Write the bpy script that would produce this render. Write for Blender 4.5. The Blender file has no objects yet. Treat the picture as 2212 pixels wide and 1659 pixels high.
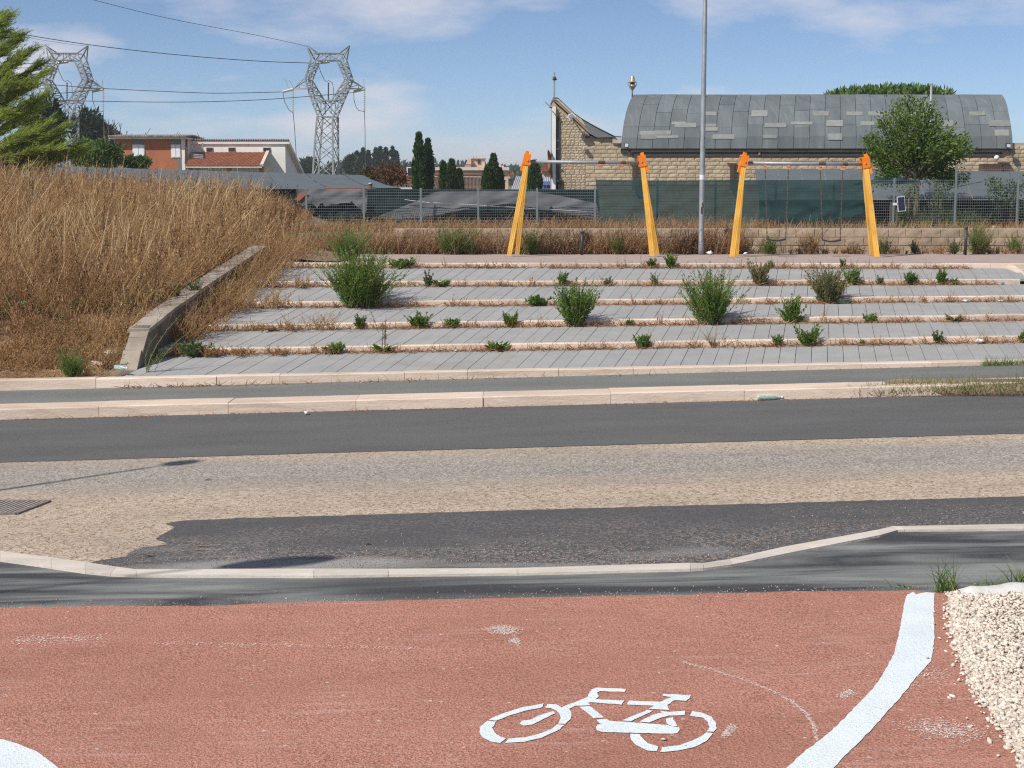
import bpy, math, random
import numpy as np
from mathutils import Vector, Matrix, Quaternion, noise as mnoise

# ------------------------------------------------------------------ camera
sc = bpy.context.scene
W, H, F = 2212.0, 1659.0, 3200.0          # photograph grid used for measuring, focal length in the same units
CAM_Z, HORIZON = 2.9, 410.0
PITCH = math.atan((H/2 - HORIZON)/F)
cam_d = bpy.data.cameras.new('camera'); cam = bpy.data.objects.new('camera', cam_d)
sc.collection.objects.link(cam); sc.camera = cam
cam_d.sensor_width = 36.0; cam_d.lens = 36.0*F/W
cam_d.clip_start = 0.1; cam_d.clip_end = 12000
cam.location = (0, 0, CAM_Z); cam.rotation_euler = (math.pi/2 - PITCH, 0, 0)

# ------------------------------------------------------------------ light
SUN_EL, SUN_AZ = math.radians(45), math.radians(40)   # shadows run right and 40 degrees away from the camera
SUN = Vector((-math.cos(SUN_AZ)*math.cos(SUN_EL), -math.sin(SUN_AZ)*math.cos(SUN_EL), math.sin(SUN_EL)))
sun_d = bpy.data.lights.new('sun', 'SUN'); sun = bpy.data.objects.new('sun', sun_d); sc.collection.objects.link(sun)
sun_d.energy = 5.0; sun_d.angle = math.radians(0.53); sun_d.color = (1.0, 0.945, 0.86)
sun.rotation_euler = SUN.to_track_quat('Z', 'Y').to_euler(); sun.location = (0, 0, 40)
world = bpy.data.worlds.new('World'); sc.world = world; world.use_nodes = True
wn, wl = world.node_tree.nodes, world.node_tree.links
wn.clear()
sky = wn.new('ShaderNodeTexSky'); sky.sky_type = 'NISHITA'; sky.sun_disc = False
sky.sun_elevation = SUN_EL; sky.sun_rotation = math.atan2(SUN.x, SUN.y)
sky.altitude = 60; sky.air_density = 0.55; sky.dust_density = 0.0; sky.ozone_density = 2.6
tc = wn.new('ShaderNodeTexCoord'); sep = wn.new('ShaderNodeSeparateXYZ'); wl.new(tc.outputs['Generated'], sep.inputs[0])
def wmath(op, a, b=None, c=None):
    n = wn.new('ShaderNodeMath'); n.operation = op
    for i, v in enumerate((a, b, c)):
        if v is None: continue
        if isinstance(v, (int, float)): n.inputs[i].default_value = v
        else: wl.new(v, n.inputs[i])
    return n.outputs[0]
# one even cloud layer over the whole sky: the view direction projected on a plane overhead
zz = wmath('ADD', wmath('MAXIMUM', sep.outputs[2], 0.0), 0.26)
cx = wmath('DIVIDE', sep.outputs[0], zz); cy = wmath('DIVIDE', sep.outputs[1], zz)
comb = wn.new('ShaderNodeCombineXYZ'); wl.new(cx, comb.inputs[0]); wl.new(cy, comb.inputs[1]); comb.inputs[2].default_value = 8.0
cn = wn.new('ShaderNodeTexNoise'); cn.inputs['Scale'].default_value = 2.6; cn.inputs['Detail'].default_value = 7; cn.inputs['Roughness'].default_value = 0.52
wl.new(comb.outputs[0], cn.inputs['Vector'])
cr = wn.new('ShaderNodeValToRGB'); cr.color_ramp.elements[0].position = 0.46; cr.color_ramp.elements[1].position = 0.70
cr.color_ramp.elements[0].color = (0, 0, 0, 1); cr.color_ramp.elements[1].color = (1, 1, 1, 1)
wl.new(cn.outputs['Fac'], cr.inputs[0])
cfac = wmath('MULTIPLY', cr.outputs[0], 0.8)
hs = wn.new('ShaderNodeHueSaturation'); hs.inputs['Saturation'].default_value = 1.02; hs.inputs['Value'].default_value = 1.0
wl.new(sky.outputs[0], hs.inputs['Color'])
cmix = wn.new('ShaderNodeMixRGB'); cmix.inputs[2].default_value = (8.2, 7.8, 8.0, 1)
wl.new(cfac, cmix.inputs[0]); wl.new(hs.outputs[0], cmix.inputs[1])
bg = wn.new('ShaderNodeBackground'); bg.inputs['Strength'].default_value = 0.107
wl.new(cmix.outputs[0], bg.inputs[0])
wo = wn.new('ShaderNodeOutputWorld'); wl.new(bg.outputs[0], wo.inputs[0])
vs = sc.view_settings; vs.view_transform = 'Standard'; vs.look = 'None'; vs.exposure = 0.0; vs.gamma = 1.0; vs.use_curve_mapping = False
sc.render.engine = 'CYCLES'
sc.cycles.use_denoising = False
sc.cycles.max_bounces = 6; sc.cycles.diffuse_bounces = 3; sc.cycles.transparent_max_bounces = 16
sc.cycles.filter_width = 1.2

# ------------------------------------------------------------------ measuring helpers
K = 2212/3264.0
ct, st = math.cos(PITCH), math.sin(PITCH)
def ray(px, py):
    u, v = px - W/2, py - H/2
    return Vector((u, F*ct - v*st, -F*st - v*ct))
def D(px, py, y):                       # the point seen at (px, py) standing y metres in front
    r = ray(px, py); t = y/r.y
    return Vector((r.x*t, y, CAM_Z + r.z*t))
def proj(p):
    dep = p.y*ct - (p.z - CAM_Z)*st
    return (W/2 + F*p.x/dep, H/2 - F*(p.y*st + (p.z - CAM_Z)*ct)/dep)
GRADE = 0.026                           # the street climbs to the right
def G(px, py, z0=0.0, s=GRADE):         # the point seen at (px, py) on the plane z = z0 + s*x
    r = ray(px, py); t = (z0 - CAM_Z)/(r.z - s*r.x)
    return Vector((r.x*t, r.y*t, CAM_Z + r.z*t))
def zoomer(x0, y0, k): return lambda X, Y: ((x0 + X/k)*K, (y0 + Y/k)*K)
rng = np.random.default_rng(7); random.seed(7)
def U(a, b, n=None): return rng.uniform(a, b, n)

# ------------------------------------------------------------------ objects
ORG = {}
def link(o): sc.collection.objects.link(o); return o
def tag(o, label=None, cat=None, group=None, kind=None):
    if label: o['label'] = label
    if cat: o['category'] = cat
    if group: o['group'] = group
    if kind: o['kind'] = kind
    return o
def thing(name, label, cat, loc, group=None):
    o = link(bpy.data.objects.new(name, None)); o.location = loc; o.empty_display_size = 0.2
    ORG[o.name] = Vector(loc)
    return tag(o, label, cat, group)
def org(parent): return ORG[parent.name] if parent is not None else Vector((0, 0, 0))
def raw_mesh(name, V, Q, smooth=False):
    """V (n,3); Q (m,4) or (m,3) index array, or list of index tuples"""
    me = bpy.data.meshes.new(name)
    if isinstance(Q, np.ndarray):
        V = np.asarray(V, dtype=np.float32); n = Q.shape[1]
        me.vertices.add(len(V)); me.vertices.foreach_set('co', V.ravel())
        me.loops.add(Q.size); me.loops.foreach_set('vertex_index', Q.astype(np.int32).ravel())
        me.polygons.add(len(Q)); me.polygons.foreach_set('loop_start', np.arange(0, Q.size, n, dtype=np.int32))
        try: me.polygons.foreach_set('loop_total', np.full(len(Q), n, dtype=np.int32))
        except Exception: pass
        me.update(calc_edges=True)
    else:
        me.from_pydata([tuple(v) for v in V], [], [tuple(q) for q in Q]); me.update()
    if smooth: me.polygons.foreach_set('use_smooth', [True]*len(me.polygons))
    return me
def put(name, me, mat, parent=None, loc=None, **tags):
    """link a mesh; its vertices are in world metres (or round loc) and are shifted to the parent's origin"""
    o = bpy.data.objects.new(name, me); link(o)
    if mat is not None and len(me.materials) == 0: me.materials.append(mat)
    o.parent = parent
    p = org(parent)
    base = Vector((0, 0, 0)) if loc is None else Vector(loc)
    o.location = base - p
    ORG[o.name] = base
    tag(o, **tags)
    return o
class MB:
    def __init__(s): s.v = []; s.f = []
    def add(s, V, Fc):
        n = len(s.v); s.v += [Vector(v) for v in V]; s.f += [tuple(i + n for i in f) for f in Fc]; return s
    def hexa(s, c):   # eight corners: bottom 4 counter-clockwise, top 4
        return s.add(c, [(3, 2, 1, 0), (4, 5, 6, 7), (0, 1, 5, 4), (1, 2, 6, 5), (2, 3, 7, 6), (3, 0, 4, 7)])
    def box(s, x0, x1, y0, y1, z0, z1):
        return s.hexa([(x0, y0, z0), (x1, y0, z0), (x1, y1, z0), (x0, y1, z0), (x0, y0, z1), (x1, y0, z1), (x1, y1, z1), (x0, y1, z1)])
    def bar(s, a, b, w, h=None, up=(0, 0, 1)):
        a, b = Vector(a), Vector(b); h = h or w; d = (b - a)
        if d.length < 1e-6: return s
        d.normalize(); up = Vector(up)
        if abs(d.dot(up)) > .97: up = Vector((0, 1, 0))
        x = d.cross(up).normalized()*w/2; y = x.cross(d).normalized()*h/2
        return s.hexa([a - x - y, a + x - y, a + x + y, a - x + y, b - x - y, b + x - y, b + x + y, b - x + y])
    def tube(s, pts, r, n=6, cap=True):
        pts = [Vector(p) for p in pts]; rs = r if isinstance(r, (list, tuple)) else [r]*len(pts)
        base = len(s.v)
        for i, p in enumerate(pts):
            d = (pts[min(i+1, len(pts)-1)] - pts[max(i-1, 0)]).normalized()
            up = Vector((0, 0, 1)) if abs(d.z) < .95 else Vector((0, 1, 0))
            x = d.cross(up).normalized(); y = x.cross(d).normalized()
            for k in range(n):
                a = 2*math.pi*k/n; s.v.append(p + (x*math.cos(a) + y*math.sin(a))*rs[i])
        for i in range(len(pts)-1):
            for k in range(n):
                a, b = base + i*n + k, base + i*n + (k+1) % n
                s.f.append((a, b, b + n, a + n))
        if cap:
            s.f.append(tuple(base + k for k in range(n))[::-1]); e = base + (len(pts)-1)*n
            s.f.append(tuple(e + k for k in range(n)))
        return s
    def lathe(s, prof, loc, n=14):
        base = len(s.v); loc = Vector(loc)
        for r, z in prof:
            for k in range(n):
                a = 2*math.pi*k/n; s.v.append(loc + Vector((r*math.cos(a), r*math.sin(a), z)))
        for i in range(len(prof)-1):
            for k in range(n):
                a, b = base + i*n + k, base + i*n + (k+1) % n
                s.f.append((a, b, b + n, a + n))
        s.f.append(tuple(base + k for k in range(n))[::-1]); e = base + (len(prof)-1)*n
        s.f.append(tuple(e + k for k in range(n)))
        return s
    def slab(s, pts, off):   # polygon extruded along off
        n = len(pts); off = Vector(off); base = len(s.v)
        s.v += [Vector(p) for p in pts] + [Vector(p) + off for p in pts]
        s.f.append(tuple(base + i for i in range(n))); s.f.append(tuple(base + n + i for i in range(n))[::-1])
        for i in range(n):
            j = (i+1) % n; s.f.append((base + j, base + i, base + n + i, base + n + j))
        return s
    def build(s, name, mat, parent=None, smooth=False, **tags):
        p = org(parent)
        me = raw_mesh(name, [v - p for v in s.v], s.f, smooth)
        o = bpy.data.objects.new(name, me); link(o); me.materials.append(mat)
        o.parent = parent; ORG[o.name] = p.copy()
        # a top-level mesh stands on its own base point
        if parent is None and s.v and tags.get('kind') != 'structure':
            c = sum(s.v, Vector())/len(s.v); c.z = min(v.z for v in s.v)
            me.transform(Matrix.Translation(-c)); o.location = c; ORG[o.name] = c
        return tag(o, **tags)
def npbuild(name, V, Q, mat, parent=None, **tags):
    V = np.asarray(V, dtype=np.float32)
    if parent is not None: V = V - np.array(org(parent), dtype=np.float32)
    me = raw_mesh(name, V, Q); me.materials.append(mat)
    o = bpy.data.objects.new(name, me); link(o); o.parent = parent
    ORG[o.name] = org(parent).copy()
    return tag(o, **tags)

# ------------------------------------------------------------------ materials (all procedural)
def new_mat(name):
    m = bpy.data.materials.new(name); m.use_nodes = True; n = m.node_tree.nodes
    return m, n, m.node_tree.links, n['Principled BSDF']
class NT:
    def __init__(s, name):
        s.m, s.n, s.l, s.b = new_mat(name)
        s.pos = s.n.new('ShaderNodeNewGeometry')
    def val(s, sock, v):
        if hasattr(v, 'is_output'): s.l.new(v, sock)
        elif isinstance(v, (tuple, list)) and len(v) == 3 and sock.type == 'RGBA': sock.default_value = (*v, 1)
        else: sock.default_value = v
    def scaled(s, k):
        n = s.n.new('ShaderNodeVectorMath'); n.operation = 'MULTIPLY'; s.l.new(s.pos.outputs['Position'], n.inputs[0])
        n.inputs[1].default_value = k if isinstance(k, tuple) else (k, k, k); return n.outputs[0]
    def noise(s, k, detail=4, rough=.6, dist=0.0):
        n = s.n.new('ShaderNodeTexNoise'); n.inputs['Scale'].default_value = 1; n.inputs['Detail'].default_value = detail
        n.inputs['Roughness'].default_value = rough; n.inputs['Distortion'].default_value = dist
        s.l.new(s.scaled(k), n.inputs['Vector']); return n.outputs['Fac']
    def voro(s, k, out='Color', feat='F1'):
        n = s.n.new('ShaderNodeTexVoronoi'); n.inputs['Scale'].default_value = 1; n.feature = feat
        s.l.new(s.scaled(k), n.inputs['Vector']); return n.outputs[out]
    def ramp(s, fac, stops):
        n = s.n.new('ShaderNodeValToRGB'); e = n.color_ramp.elements
        while len(e) < len(stops): e.new(0.5)
        for el, (p, c) in zip(e, stops):
            el.position = p; el.color = (c, c, c, 1) if isinstance(c, (int, float)) else (*c, 1)
        s.l.new(fac, n.inputs[0]); return n.outputs[0]
    def mix(s, fac, a, b, mode='MIX'):
        n = s.n.new('ShaderNodeMixRGB'); n.blend_type = mode
        for sock, v in zip(n.inputs, (fac, a, b)): s.val(sock, v)
        return n.outputs[0]
    def math(s, op, a, b=0.0):
        n = s.n.new('ShaderNodeMath'); n.operation = op; s.val(n.inputs[0], a); s.val(n.inputs[1], b); return n.outputs[0]
    def sepc(s, c, i):
        n = s.n.new('ShaderNodeSeparateColor'); s.l.new(c, n.inputs[0]); return n.outputs[i]
    def island(s): return s.pos.outputs['Random Per Island']
    def objrand(s): n = s.n.new('ShaderNodeObjectInfo'); return n.outputs['Random']
    def bump(s, h, strength, dist):
        n = s.n.new('ShaderNodeBump'); n.inputs['Strength'].default_value = strength; n.inputs['Distance'].default_value = dist
        s.l.new(h, n.inputs['Height']); s.l.new(n.outputs[0], s.b.inputs['Normal'])
    def done(s, col, rough=.85, metal=0.0, spec=None):
        s.val(s.b.inputs['Base Color'], col); s.val(s.b.inputs['Roughness'], rough); s.b.inputs['Metallic'].default_value = metal
        if spec is not None: s.b.inputs['Specular IOR Level'].default_value = spec
        return s.m
def M(name, c1, c2=None, k=3.0, rough=.85, bump=0, bk=60, metal=0.0, isl=0.0, obj=0.0, spec=None, bd=.01, lo=.35, hi=.65):
    t = NT(name); c2 = c2 or tuple(x*.75 for x in c1)
    col = t.mix(t.ramp(t.noise(k, 5), [(lo, 0.), (hi, 1.)]), c1, c2)
    if isl or obj:
        r = t.island() if isl else t.objrand(); a = isl or obj
        r = t.math('ADD', t.math('MULTIPLY', r, 2*a), 1 - a)
        n = t.n.new('ShaderNodeVectorMath'); n.operation = 'SCALE'; t.l.new(col, n.inputs[0]); t.l.new(r, n.inputs['Scale']); col = n.outputs[0]
    if bump: t.bump(t.noise(bk, 4), bump, bd)
    return t.done(col, rough, metal, spec)
def leafmat(name, c1, c2, c3=None, k=1.5, rough=.6, trans=.25, patch=None):
    """foliage: every leaf has its own tint between c1 and c2 (a few c3), and some light passes through"""
    t = NT(name)
    stops = [(0., c1), (.75 if c3 else 1., c2)] + ([(.97, c3)] if c3 else [])
    col = t.ramp(t.island(), stops)
    col = t.mix(t.math('MULTIPLY', t.ramp(t.noise(k, 3), [(.35, 0.), (.65, 1.)]), .4), col, tuple(x*.55 for x in c1))
    if patch: col = t.mix(t.ramp(t.noise(.55, 4, .6), [(.42, 0.), (.62, .75)]), col, patch)
    m = t.done(col, rough, 0, .25)
    tr = t.n.new('ShaderNodeBsdfTranslucent'); t.val(tr.inputs['Color'], col)
    mx = t.n.new('ShaderNodeMixShader'); mx.inputs[0].default_value = trans
    out = t.n['Material Output']
    t.l.new(t.b.outputs[0], mx.inputs[1]); t.l.new(tr.outputs[0], mx.inputs[2]); t.l.new(mx.outputs[0], out.inputs[0])
    return m

# ================================================================== SETTING: street, kerbs, terraces
def asphalt(name, dark, light, speck, dusty=None):
    t = NT(name)
    fine = t.noise(95, 3, .7); big = t.ramp(t.noise((.35, 1.2, 1), 5), [(.3, 0.), (.7, 1.)])
    col = t.mix(t.ramp(fine, [(.36, 0.), (.66, 1.)]), dark, light)
    col = t.mix(t.math('MULTIPLY', big, .35), col, tuple(x*1.35 for x in light))
    vr = t.voro(90); col = t.mix(t.ramp(t.sepc(vr, 0), [(speck, 0.), (speck + .02, .6)]), col, (.22, .205, .19))
    t.bump(t.noise(110, 3, .7), .7, .012)
    return t.done(col, .9, 0, .2)
m_asph_far = asphalt('asphalt_far_lane', (.070, .070, .071), (.145, .144, .142), .97)
m_side = asphalt('asphalt_sidewalk', (.085, .09, .088), (.23, .235, .22), .90)
# near patch: dust and crumbs gather towards the flush kerb strip
t = NT('asphalt_near_patch')
fine = t.noise(85, 3, .7)
col = t.mix(t.ramp(fine, [(.36, 0.), (.66, 1.)]), (.055, .056, .06), (.125, .124, .126))
vr = t.voro(55); yy = t.n.new('ShaderNodeSeparateXYZ'); t.l.new(t.pos.outputs['Position'], yy.inputs[0])
near = t.n.new('ShaderNodeMapRange'); t.l.new(yy.outputs[1], near.inputs[0])
near.inputs[1].default_value = 13.6; near.inputs[2].default_value = 11.3; near.inputs[3].default_value = 0.0; near.inputs[4].default_value = 1.0
crumb = t.math('MULTIPLY', t.ramp(t.sepc(vr, 0), [(.5, 0.), (.62, 1.)]), t.math('MULTIPLY', near.outputs[0], t.ramp(t.noise((.7, 1.6, 1), 4), [(.35, .2), (.62, 1.)])))
col = t.mix(crumb, col, t.mix(t.sepc(vr, 1), (.22, .17, .14), (.34, .31, .29)))
dust = t.math('MULTIPLY', t.ramp(t.noise((.55, 2.2, 1), 6, .55), [(.52, 0.), (.68, 1.)]), t.math('POWER', near.outputs[0], 3.0))
gd = G(610, 1224)
sx = t.math('DIVIDE', t.math('SUBTRACT', yy.outputs[0], gd.x), 1.35); sy = t.math('DIVIDE', t.math('SUBTRACT', yy.outputs[1], gd.y + .03), .24)
rr = t.math('ADD', t.math('ADD', t.math('MULTIPLY', sx, sx), t.math('MULTIPLY', sy, sy)), t.math('MULTIPLY', t.noise((2.2, 6, 1), 5, .65), 1.4))
col = t.mix(t.ramp(rr, [(.95, .85), (1.0, 0.)]) if False else t.ramp(t.math('MULTIPLY', rr, .5), [(.45, .85), (.95, 0.)]), col, (.33, .325, .31))   # cement dust spilt by the strip
col = t.mix(t.math('MULTIPLY', dust, .8), col, (.27, .27, .26))
t.bump(t.noise(100, 3, .7), .7, .012)
m_asph_near = t.done(col, .9, 0, .2)
# chip-sealed old lane: tan, cream and grey chips in long bands
t = NT('old_chip_lane')
vr = t.voro(50); yb = t.n.new('ShaderNodeSeparateXYZ'); t.l.new(t.pos.outputs['Position'], yb.inputs[0])
yw = t.math('ADD', t.math('MULTIPLY', yb.outputs[1], 1.0), t.math('MULTIPLY', t.noise((.12, 1.2, 1), 4, .6), 1.1))   # wheel tracks wear the middle of the lane grey
band = t.ramp(t.math('DIVIDE', t.math('SUBTRACT', yw, 13.0), 5.0), [(.36, .12), (.50, .85), (.66, .8), (.78, .15)])
chipA = t.ramp(t.sepc(vr, 0), [(0., (.17, .10, .06)), (.18, (.34, .25, .175)), (.55, (.465, .37, .28)), (1., (.60, .50, .40))])
chipB = t.ramp(t.sepc(vr, 1), [(0., (.11, .11, .115)), (.3, (.235, .228, .212)), (.7, (.335, .318, .288)), (1., (.46, .435, .395))])
col = t.mix(band, chipA, chipB)
col = t.mix(t.ramp(t.noise((.4, 1.5, 1), 5), [(.45, 0.), (.75, .35)]), col, (.20, .17, .14))
t.bump(t.voro(50, 'Distance'), .5, .012)
m_chip = t.done(col, .9, 0, .2)
# fresh black asphalt with pale dusty tyre wipes
t = NT('asphalt_fresh_dusty')
col = t.mix(t.ramp(t.noise(90, 3, .7), [(.36, 0.), (.66, 1.)]), (.034, .035, .038), (.075, .076, .08))
wipe = t.math('MULTIPLY', t.ramp(t.noise((.32, 2.6, 1), 6, .6, .8), [(.38, 0.), (.60, 1.)]), t.ramp(t.noise((.35, .8, 1), 3), [(.28, .3), (.5, 1.)]))
col = t.mix(t.math('MULTIPLY', wipe, .85), col, (.27, .28, .27))
t.bump(t.noise(100, 3, .7), .6, .010)
m_asph_fresh = t.done(col, .88, 0, .25)
# red cycle path
t = NT('red_cycle_surface')
g1 = t.noise(60, 3, .75); g2 = t.ramp(t.noise((.9, 1.6, 1), 5, .6), [(.3, 0.), (.7, 1.)])
pit = t.ramp(t.voro(75, 'Distance'), [(.25, 1.), (.75, 0.)])
col = t.mix(t.ramp(t.mix(.30, g1, pit), [(.28, 0.), (.72, 1.)]), (.26, .108, .077), (.70, .355, .27))
col = t.mix(t.math('MULTIPLY', g2, .4), col, (.56, .27, .20))
g3 = t.ramp(t.noise((.45, 1.1, 1), 6, .65, .5), [(.42, 0.), (.66, 1.)])
col = t.mix(t.math('MULTIPLY', g3, .38), col, (.30, .125, .085))
scr = t.math('MULTIPLY', t.ramp(t.noise((1.2, 16, 1), 4, .6), [(.54, 0.), (.68, 1.)]), t.ramp(t.noise((.7, .5, 1), 3), [(.42, 0.), (.62, 1.)]))
col = t.mix(t.math('MULTIPLY', scr, .5), col, (.62, .44, .38))
vr = t.voro(60); col = t.mix(t.ramp(t.sepc(vr, 0), [(.9975, 0.), (.999, 1.)]), col, (.70, .58, .52))
dk = t.math('MULTIPLY', t.ramp(t.voro(38, 'Distance'), [(.55, 0.), (.8, 1.)]), .0)
t.bump(t.noise(62, 3, .75), .95, .02)
m_red = t.done(col, .9, 0, .2)
t = NT('white_road_paint')
col = t.mix(t.ramp(t.noise(3, 4), [(.4, 0.), (.7, 1.)]), (.72, .79, .82), (.64, .72, .76))
col = t.mix(t.ramp(t.noise(75, 3, .7), [(.33, 1.), (.38, 0.)]), col, (.44, .22, .165))
col = t.mix(t.ramp(t.noise((5, 9, 1), 5, .7), [(.60, 0.), (.78, .35)]), col, (.56, .50, .46))
t.bump(t.noise(62, 3, .75), .7, .012)
m_paint = t.done(col, .8, 0, .3)
def stone(name, c1, c2, stain):
    t = NT(name)
    col = t.mix(t.ramp(t.noise((1.2, 8, 22), 6, .65), [(.35, 0.), (.62, 1.)]), c1, c2)
    col = t.mix(t.ramp(t.noise((.8, 3, 5), 6, .65, .8), [(.50, 0.), (.72, .7)]), col, stain)
    col = t.mix(t.ramp(t.noise((3, 9, 16), 5, .7, .4), [(.60, 0.), (.75, .7)]), col, (.80, .73, .66))
    r = t.math('ADD', t.math('MULTIPLY', t.objrand(), .22), .89)
    n = t.n.new('ShaderNodeVectorMath'); n.operation = 'SCALE'; t.l.new(col, n.inputs[0]); t.l.new(r, n.inputs['Scale'])
    t.bump(t.noise((14, 30, 40), 5, .65), .5, .012)
    return t.done(n.outputs[0], .85, 0, .25)
m_trav = stone('travertine_kerb', (.68, .56, .46), (.60, .48, .385), (.38, .29, .215))
m_trav2 = stone('travertine_flush', (.60, .545, .48), (.51, .455, .395), (.42, .395, .36))
t = NT('grey_paver')
col = t.mix(t.ramp(t.noise(2.2, 5), [(.35, 0.), (.65, 1.)]), (.345, .348, .345), (.305, .308, .308))
col = t.mix(t.ramp(t.noise((.7, 1.4, 1), 6, .65, .6), [(.50, 0.), (.72, .5)]), col, (.30, .265, .225))
col = t.mix(t.ramp(t.noise(9, 4, .7), [(.62, 0.), (.70, .45)]), col, (.20, .185, .165))
r = t.math('ADD', t.math('MULTIPLY', t.objrand(), .08), .96); nn = t.n.new('ShaderNodeVectorMath'); nn.operation = 'SCALE'; t.l.new(col, nn.inputs[0]); t.l.new(r, nn.inputs['Scale'])
t.bump(t.noise(120, 4), .35, .01)
m_paver = t.done(nn.outputs[0], .9, 0, .2)
m_bed = M('joint_sand', (.10, .09, .08), (.14, .12, .10), 9)
m_plaza = M('pink_plaza_paving', (.40, .315, .28), (.33, .265, .24), 3, .9, .3, 60)
m_soil = M('dry_soil', (.30, .22, .15), (.20, .145, .10), 1.2, .95, .8, 20, bd=.03)
m_conc = M('weathered_concrete', (.40, .345, .285), (.24, .20, .16), 1.8, .9, .6, 30, bd=.01)

def sheet(name, pts, mat, **tags):
    me = raw_mesh(name, pts, [tuple(range(len(pts)))]); return put(name, me, mat, kind='structure', **tags)
def grid_sheet(name, xs, ys, fz, mat):
    X, Y = np.meshgrid(xs, ys); Z = np.vectorize(fz)(X, Y)
    V = np.stack([X.ravel(), Y.ravel(), Z.ravel()], 1); nx = len(xs)
    i = np.arange(len(ys)-1)[:, None]*nx + np.arange(nx-1)[None]; i = i.ravel()
    me = raw_mesh(name, V, np.stack([i, i+1, i+nx+1, i+nx], 1), True)
    return put(name, me, mat, kind='structure')
def onplane(x, y, z0): return Vector((x, y, z0 + GRADE*x))

# depths of the main lines in front of the camera
Y_KERB = G(1106, 879).y                       # foot of the far street kerb
KH = 0.15
Y_KBACK = G(1106, 844, KH).y                  # back of that kerb's top
Y_K1 = G(1106, 814, KH).y                     # foot of the first terrace kerb
# terrace kerb lines: back edge of the top as seen in the photograph
KLINE = [None,
    [(0, 818), (898, 800), (1472, 791.5), (2134, 775.3)],
    [(898, 744), (1472, 735), (2134, 725)],
    [(898, 694), (1472, 688.5), (2134, 678.2)],
    [(898, 648), (1472, 645), (2134, 637.7)],
    [(898, 605.7), (1472, 605.7), (2134, 602.1)],
    [(898, 567.1), (2134, 568.9)]]
KB = [None] + [Y_K1 + .2 + i*1.72 for i in range(6)]      # depth of each back edge
KW = .15
KFIT = [None]
for i in range(1, 7):
    p = [D(a, b, KB[i]) for a, b in KLINE[i]]
    KFIT.append(np.polyfit([q.x for q in p], [q.z for q in p], 1))
def zk(i, x): return float(np.polyval(KFIT[i], x))
RISE = .095
ZP = zk(6, 3.0)                                # level of the playground plateau
Y_WALL = 35.2                                  # low block wall behind the swings
Y_FENCE = 45.0

def gz(x, y):
    xs = max(-30, min(30, x))
    near = -.14 + GRADE*xs
    if y < Y_K1: z = near
    elif y < Y_WALL:
        a = (y - Y_K1)/(Y_WALL - Y_K1); z = near*(1-a) + (ZP - .35)*a - .1
    else: z = ZP - .2
    if y > Y_WALL + .3: z = ZP + .48 - min(1, (y - Y_WALL)/9)*.20
    if y > 60: z += (min(y, 260) - 60)*.004
    if y > 260: z += min(1, (y - 260)/450)**1.2*7 + 2.0*math.sin(x*.006 + 1.2)*min(1, (y-260)/400)
    return z
ys = sorted(set(list(np.linspace(-60, 20, 9)) + list(np.linspace(20, 60, 60)) + list(np.linspace(60, 300, 30)) + list(np.linspace(300, 900, 30)) + list(np.linspace(900, 6000, 12)) + [Y_WALL + .05, Y_WALL + .35]))
xs = sorted(set(list(np.linspace(-3000, -60, 14)) + list(np.linspace(-60, 60, 40)) + list(np.linspace(60, 3000, 14)) + list(np.linspace(-400, 400, 40))))
m_field_far = M('far_ground', (.20, .17, .095), (.11, .12, .055), .05, .95)
grid_sheet('ground', xs, ys, gz, m_field_far)

# street layers, each a few millimetres above the one below
XL, XR = -16.0, 16.0
sheet('road', [onplane(XL, 9.5, 0), onplane(XR, 9.5, 0), onplane(XR, Y_KERB + .1, 0), onplane(XL, Y_KERB + .1, 0)], m_chip)
z8 = zoomer(0, 1300, 1.8433); z9 = zoomer(1000, 1300, 1.8433); z10 = zoomer(2064, 1600, 1.8433)
z5 = zoomer(0, 700, 1.8433); z6 = zoomer(1000, 750, 1.8433); z7 = zoomer(2064, 750, 1.8433)
def ragged(pts, step=.06, amp=.012):
    out = []
    for a, b in zip(pts, pts[1:]):
        n = max(1, int((b - a).length/step))
        for i in range(n):
            p = a.lerp(b, i/n); j = mnoise.noise(p*7)*amp + U(-amp, amp)*.6
            out.append(Vector((p.x, p.y + j, p.z + 0)))
    return out + [pts[-1]]
def extend(pts):   # carry the first and last segment on to the ends of the street
    a, b = pts[0], pts[1]; c, d = pts[-2], pts[-1]
    la = a + (a - b)*((a.x - XL)/(b.x - a.x)); ld = d + (d - c)*((XR - d.x)/(d.x - c.x))
    return [la] + pts + [ld]
# far lane resurfaced
e1 = extend([G(*q, .005) for q in [z8(0, 320), z8(1100, 288), z8(2212, 255), z9(1100, 236), z9(2212, 205), (2212, 936)]])
sheet('resurfaced_lane', ragged(e1) + [onplane(XR, Y_KERB + .08, .005), onplane(XL, Y_KERB + .08, .005)], m_asph_far)
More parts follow.
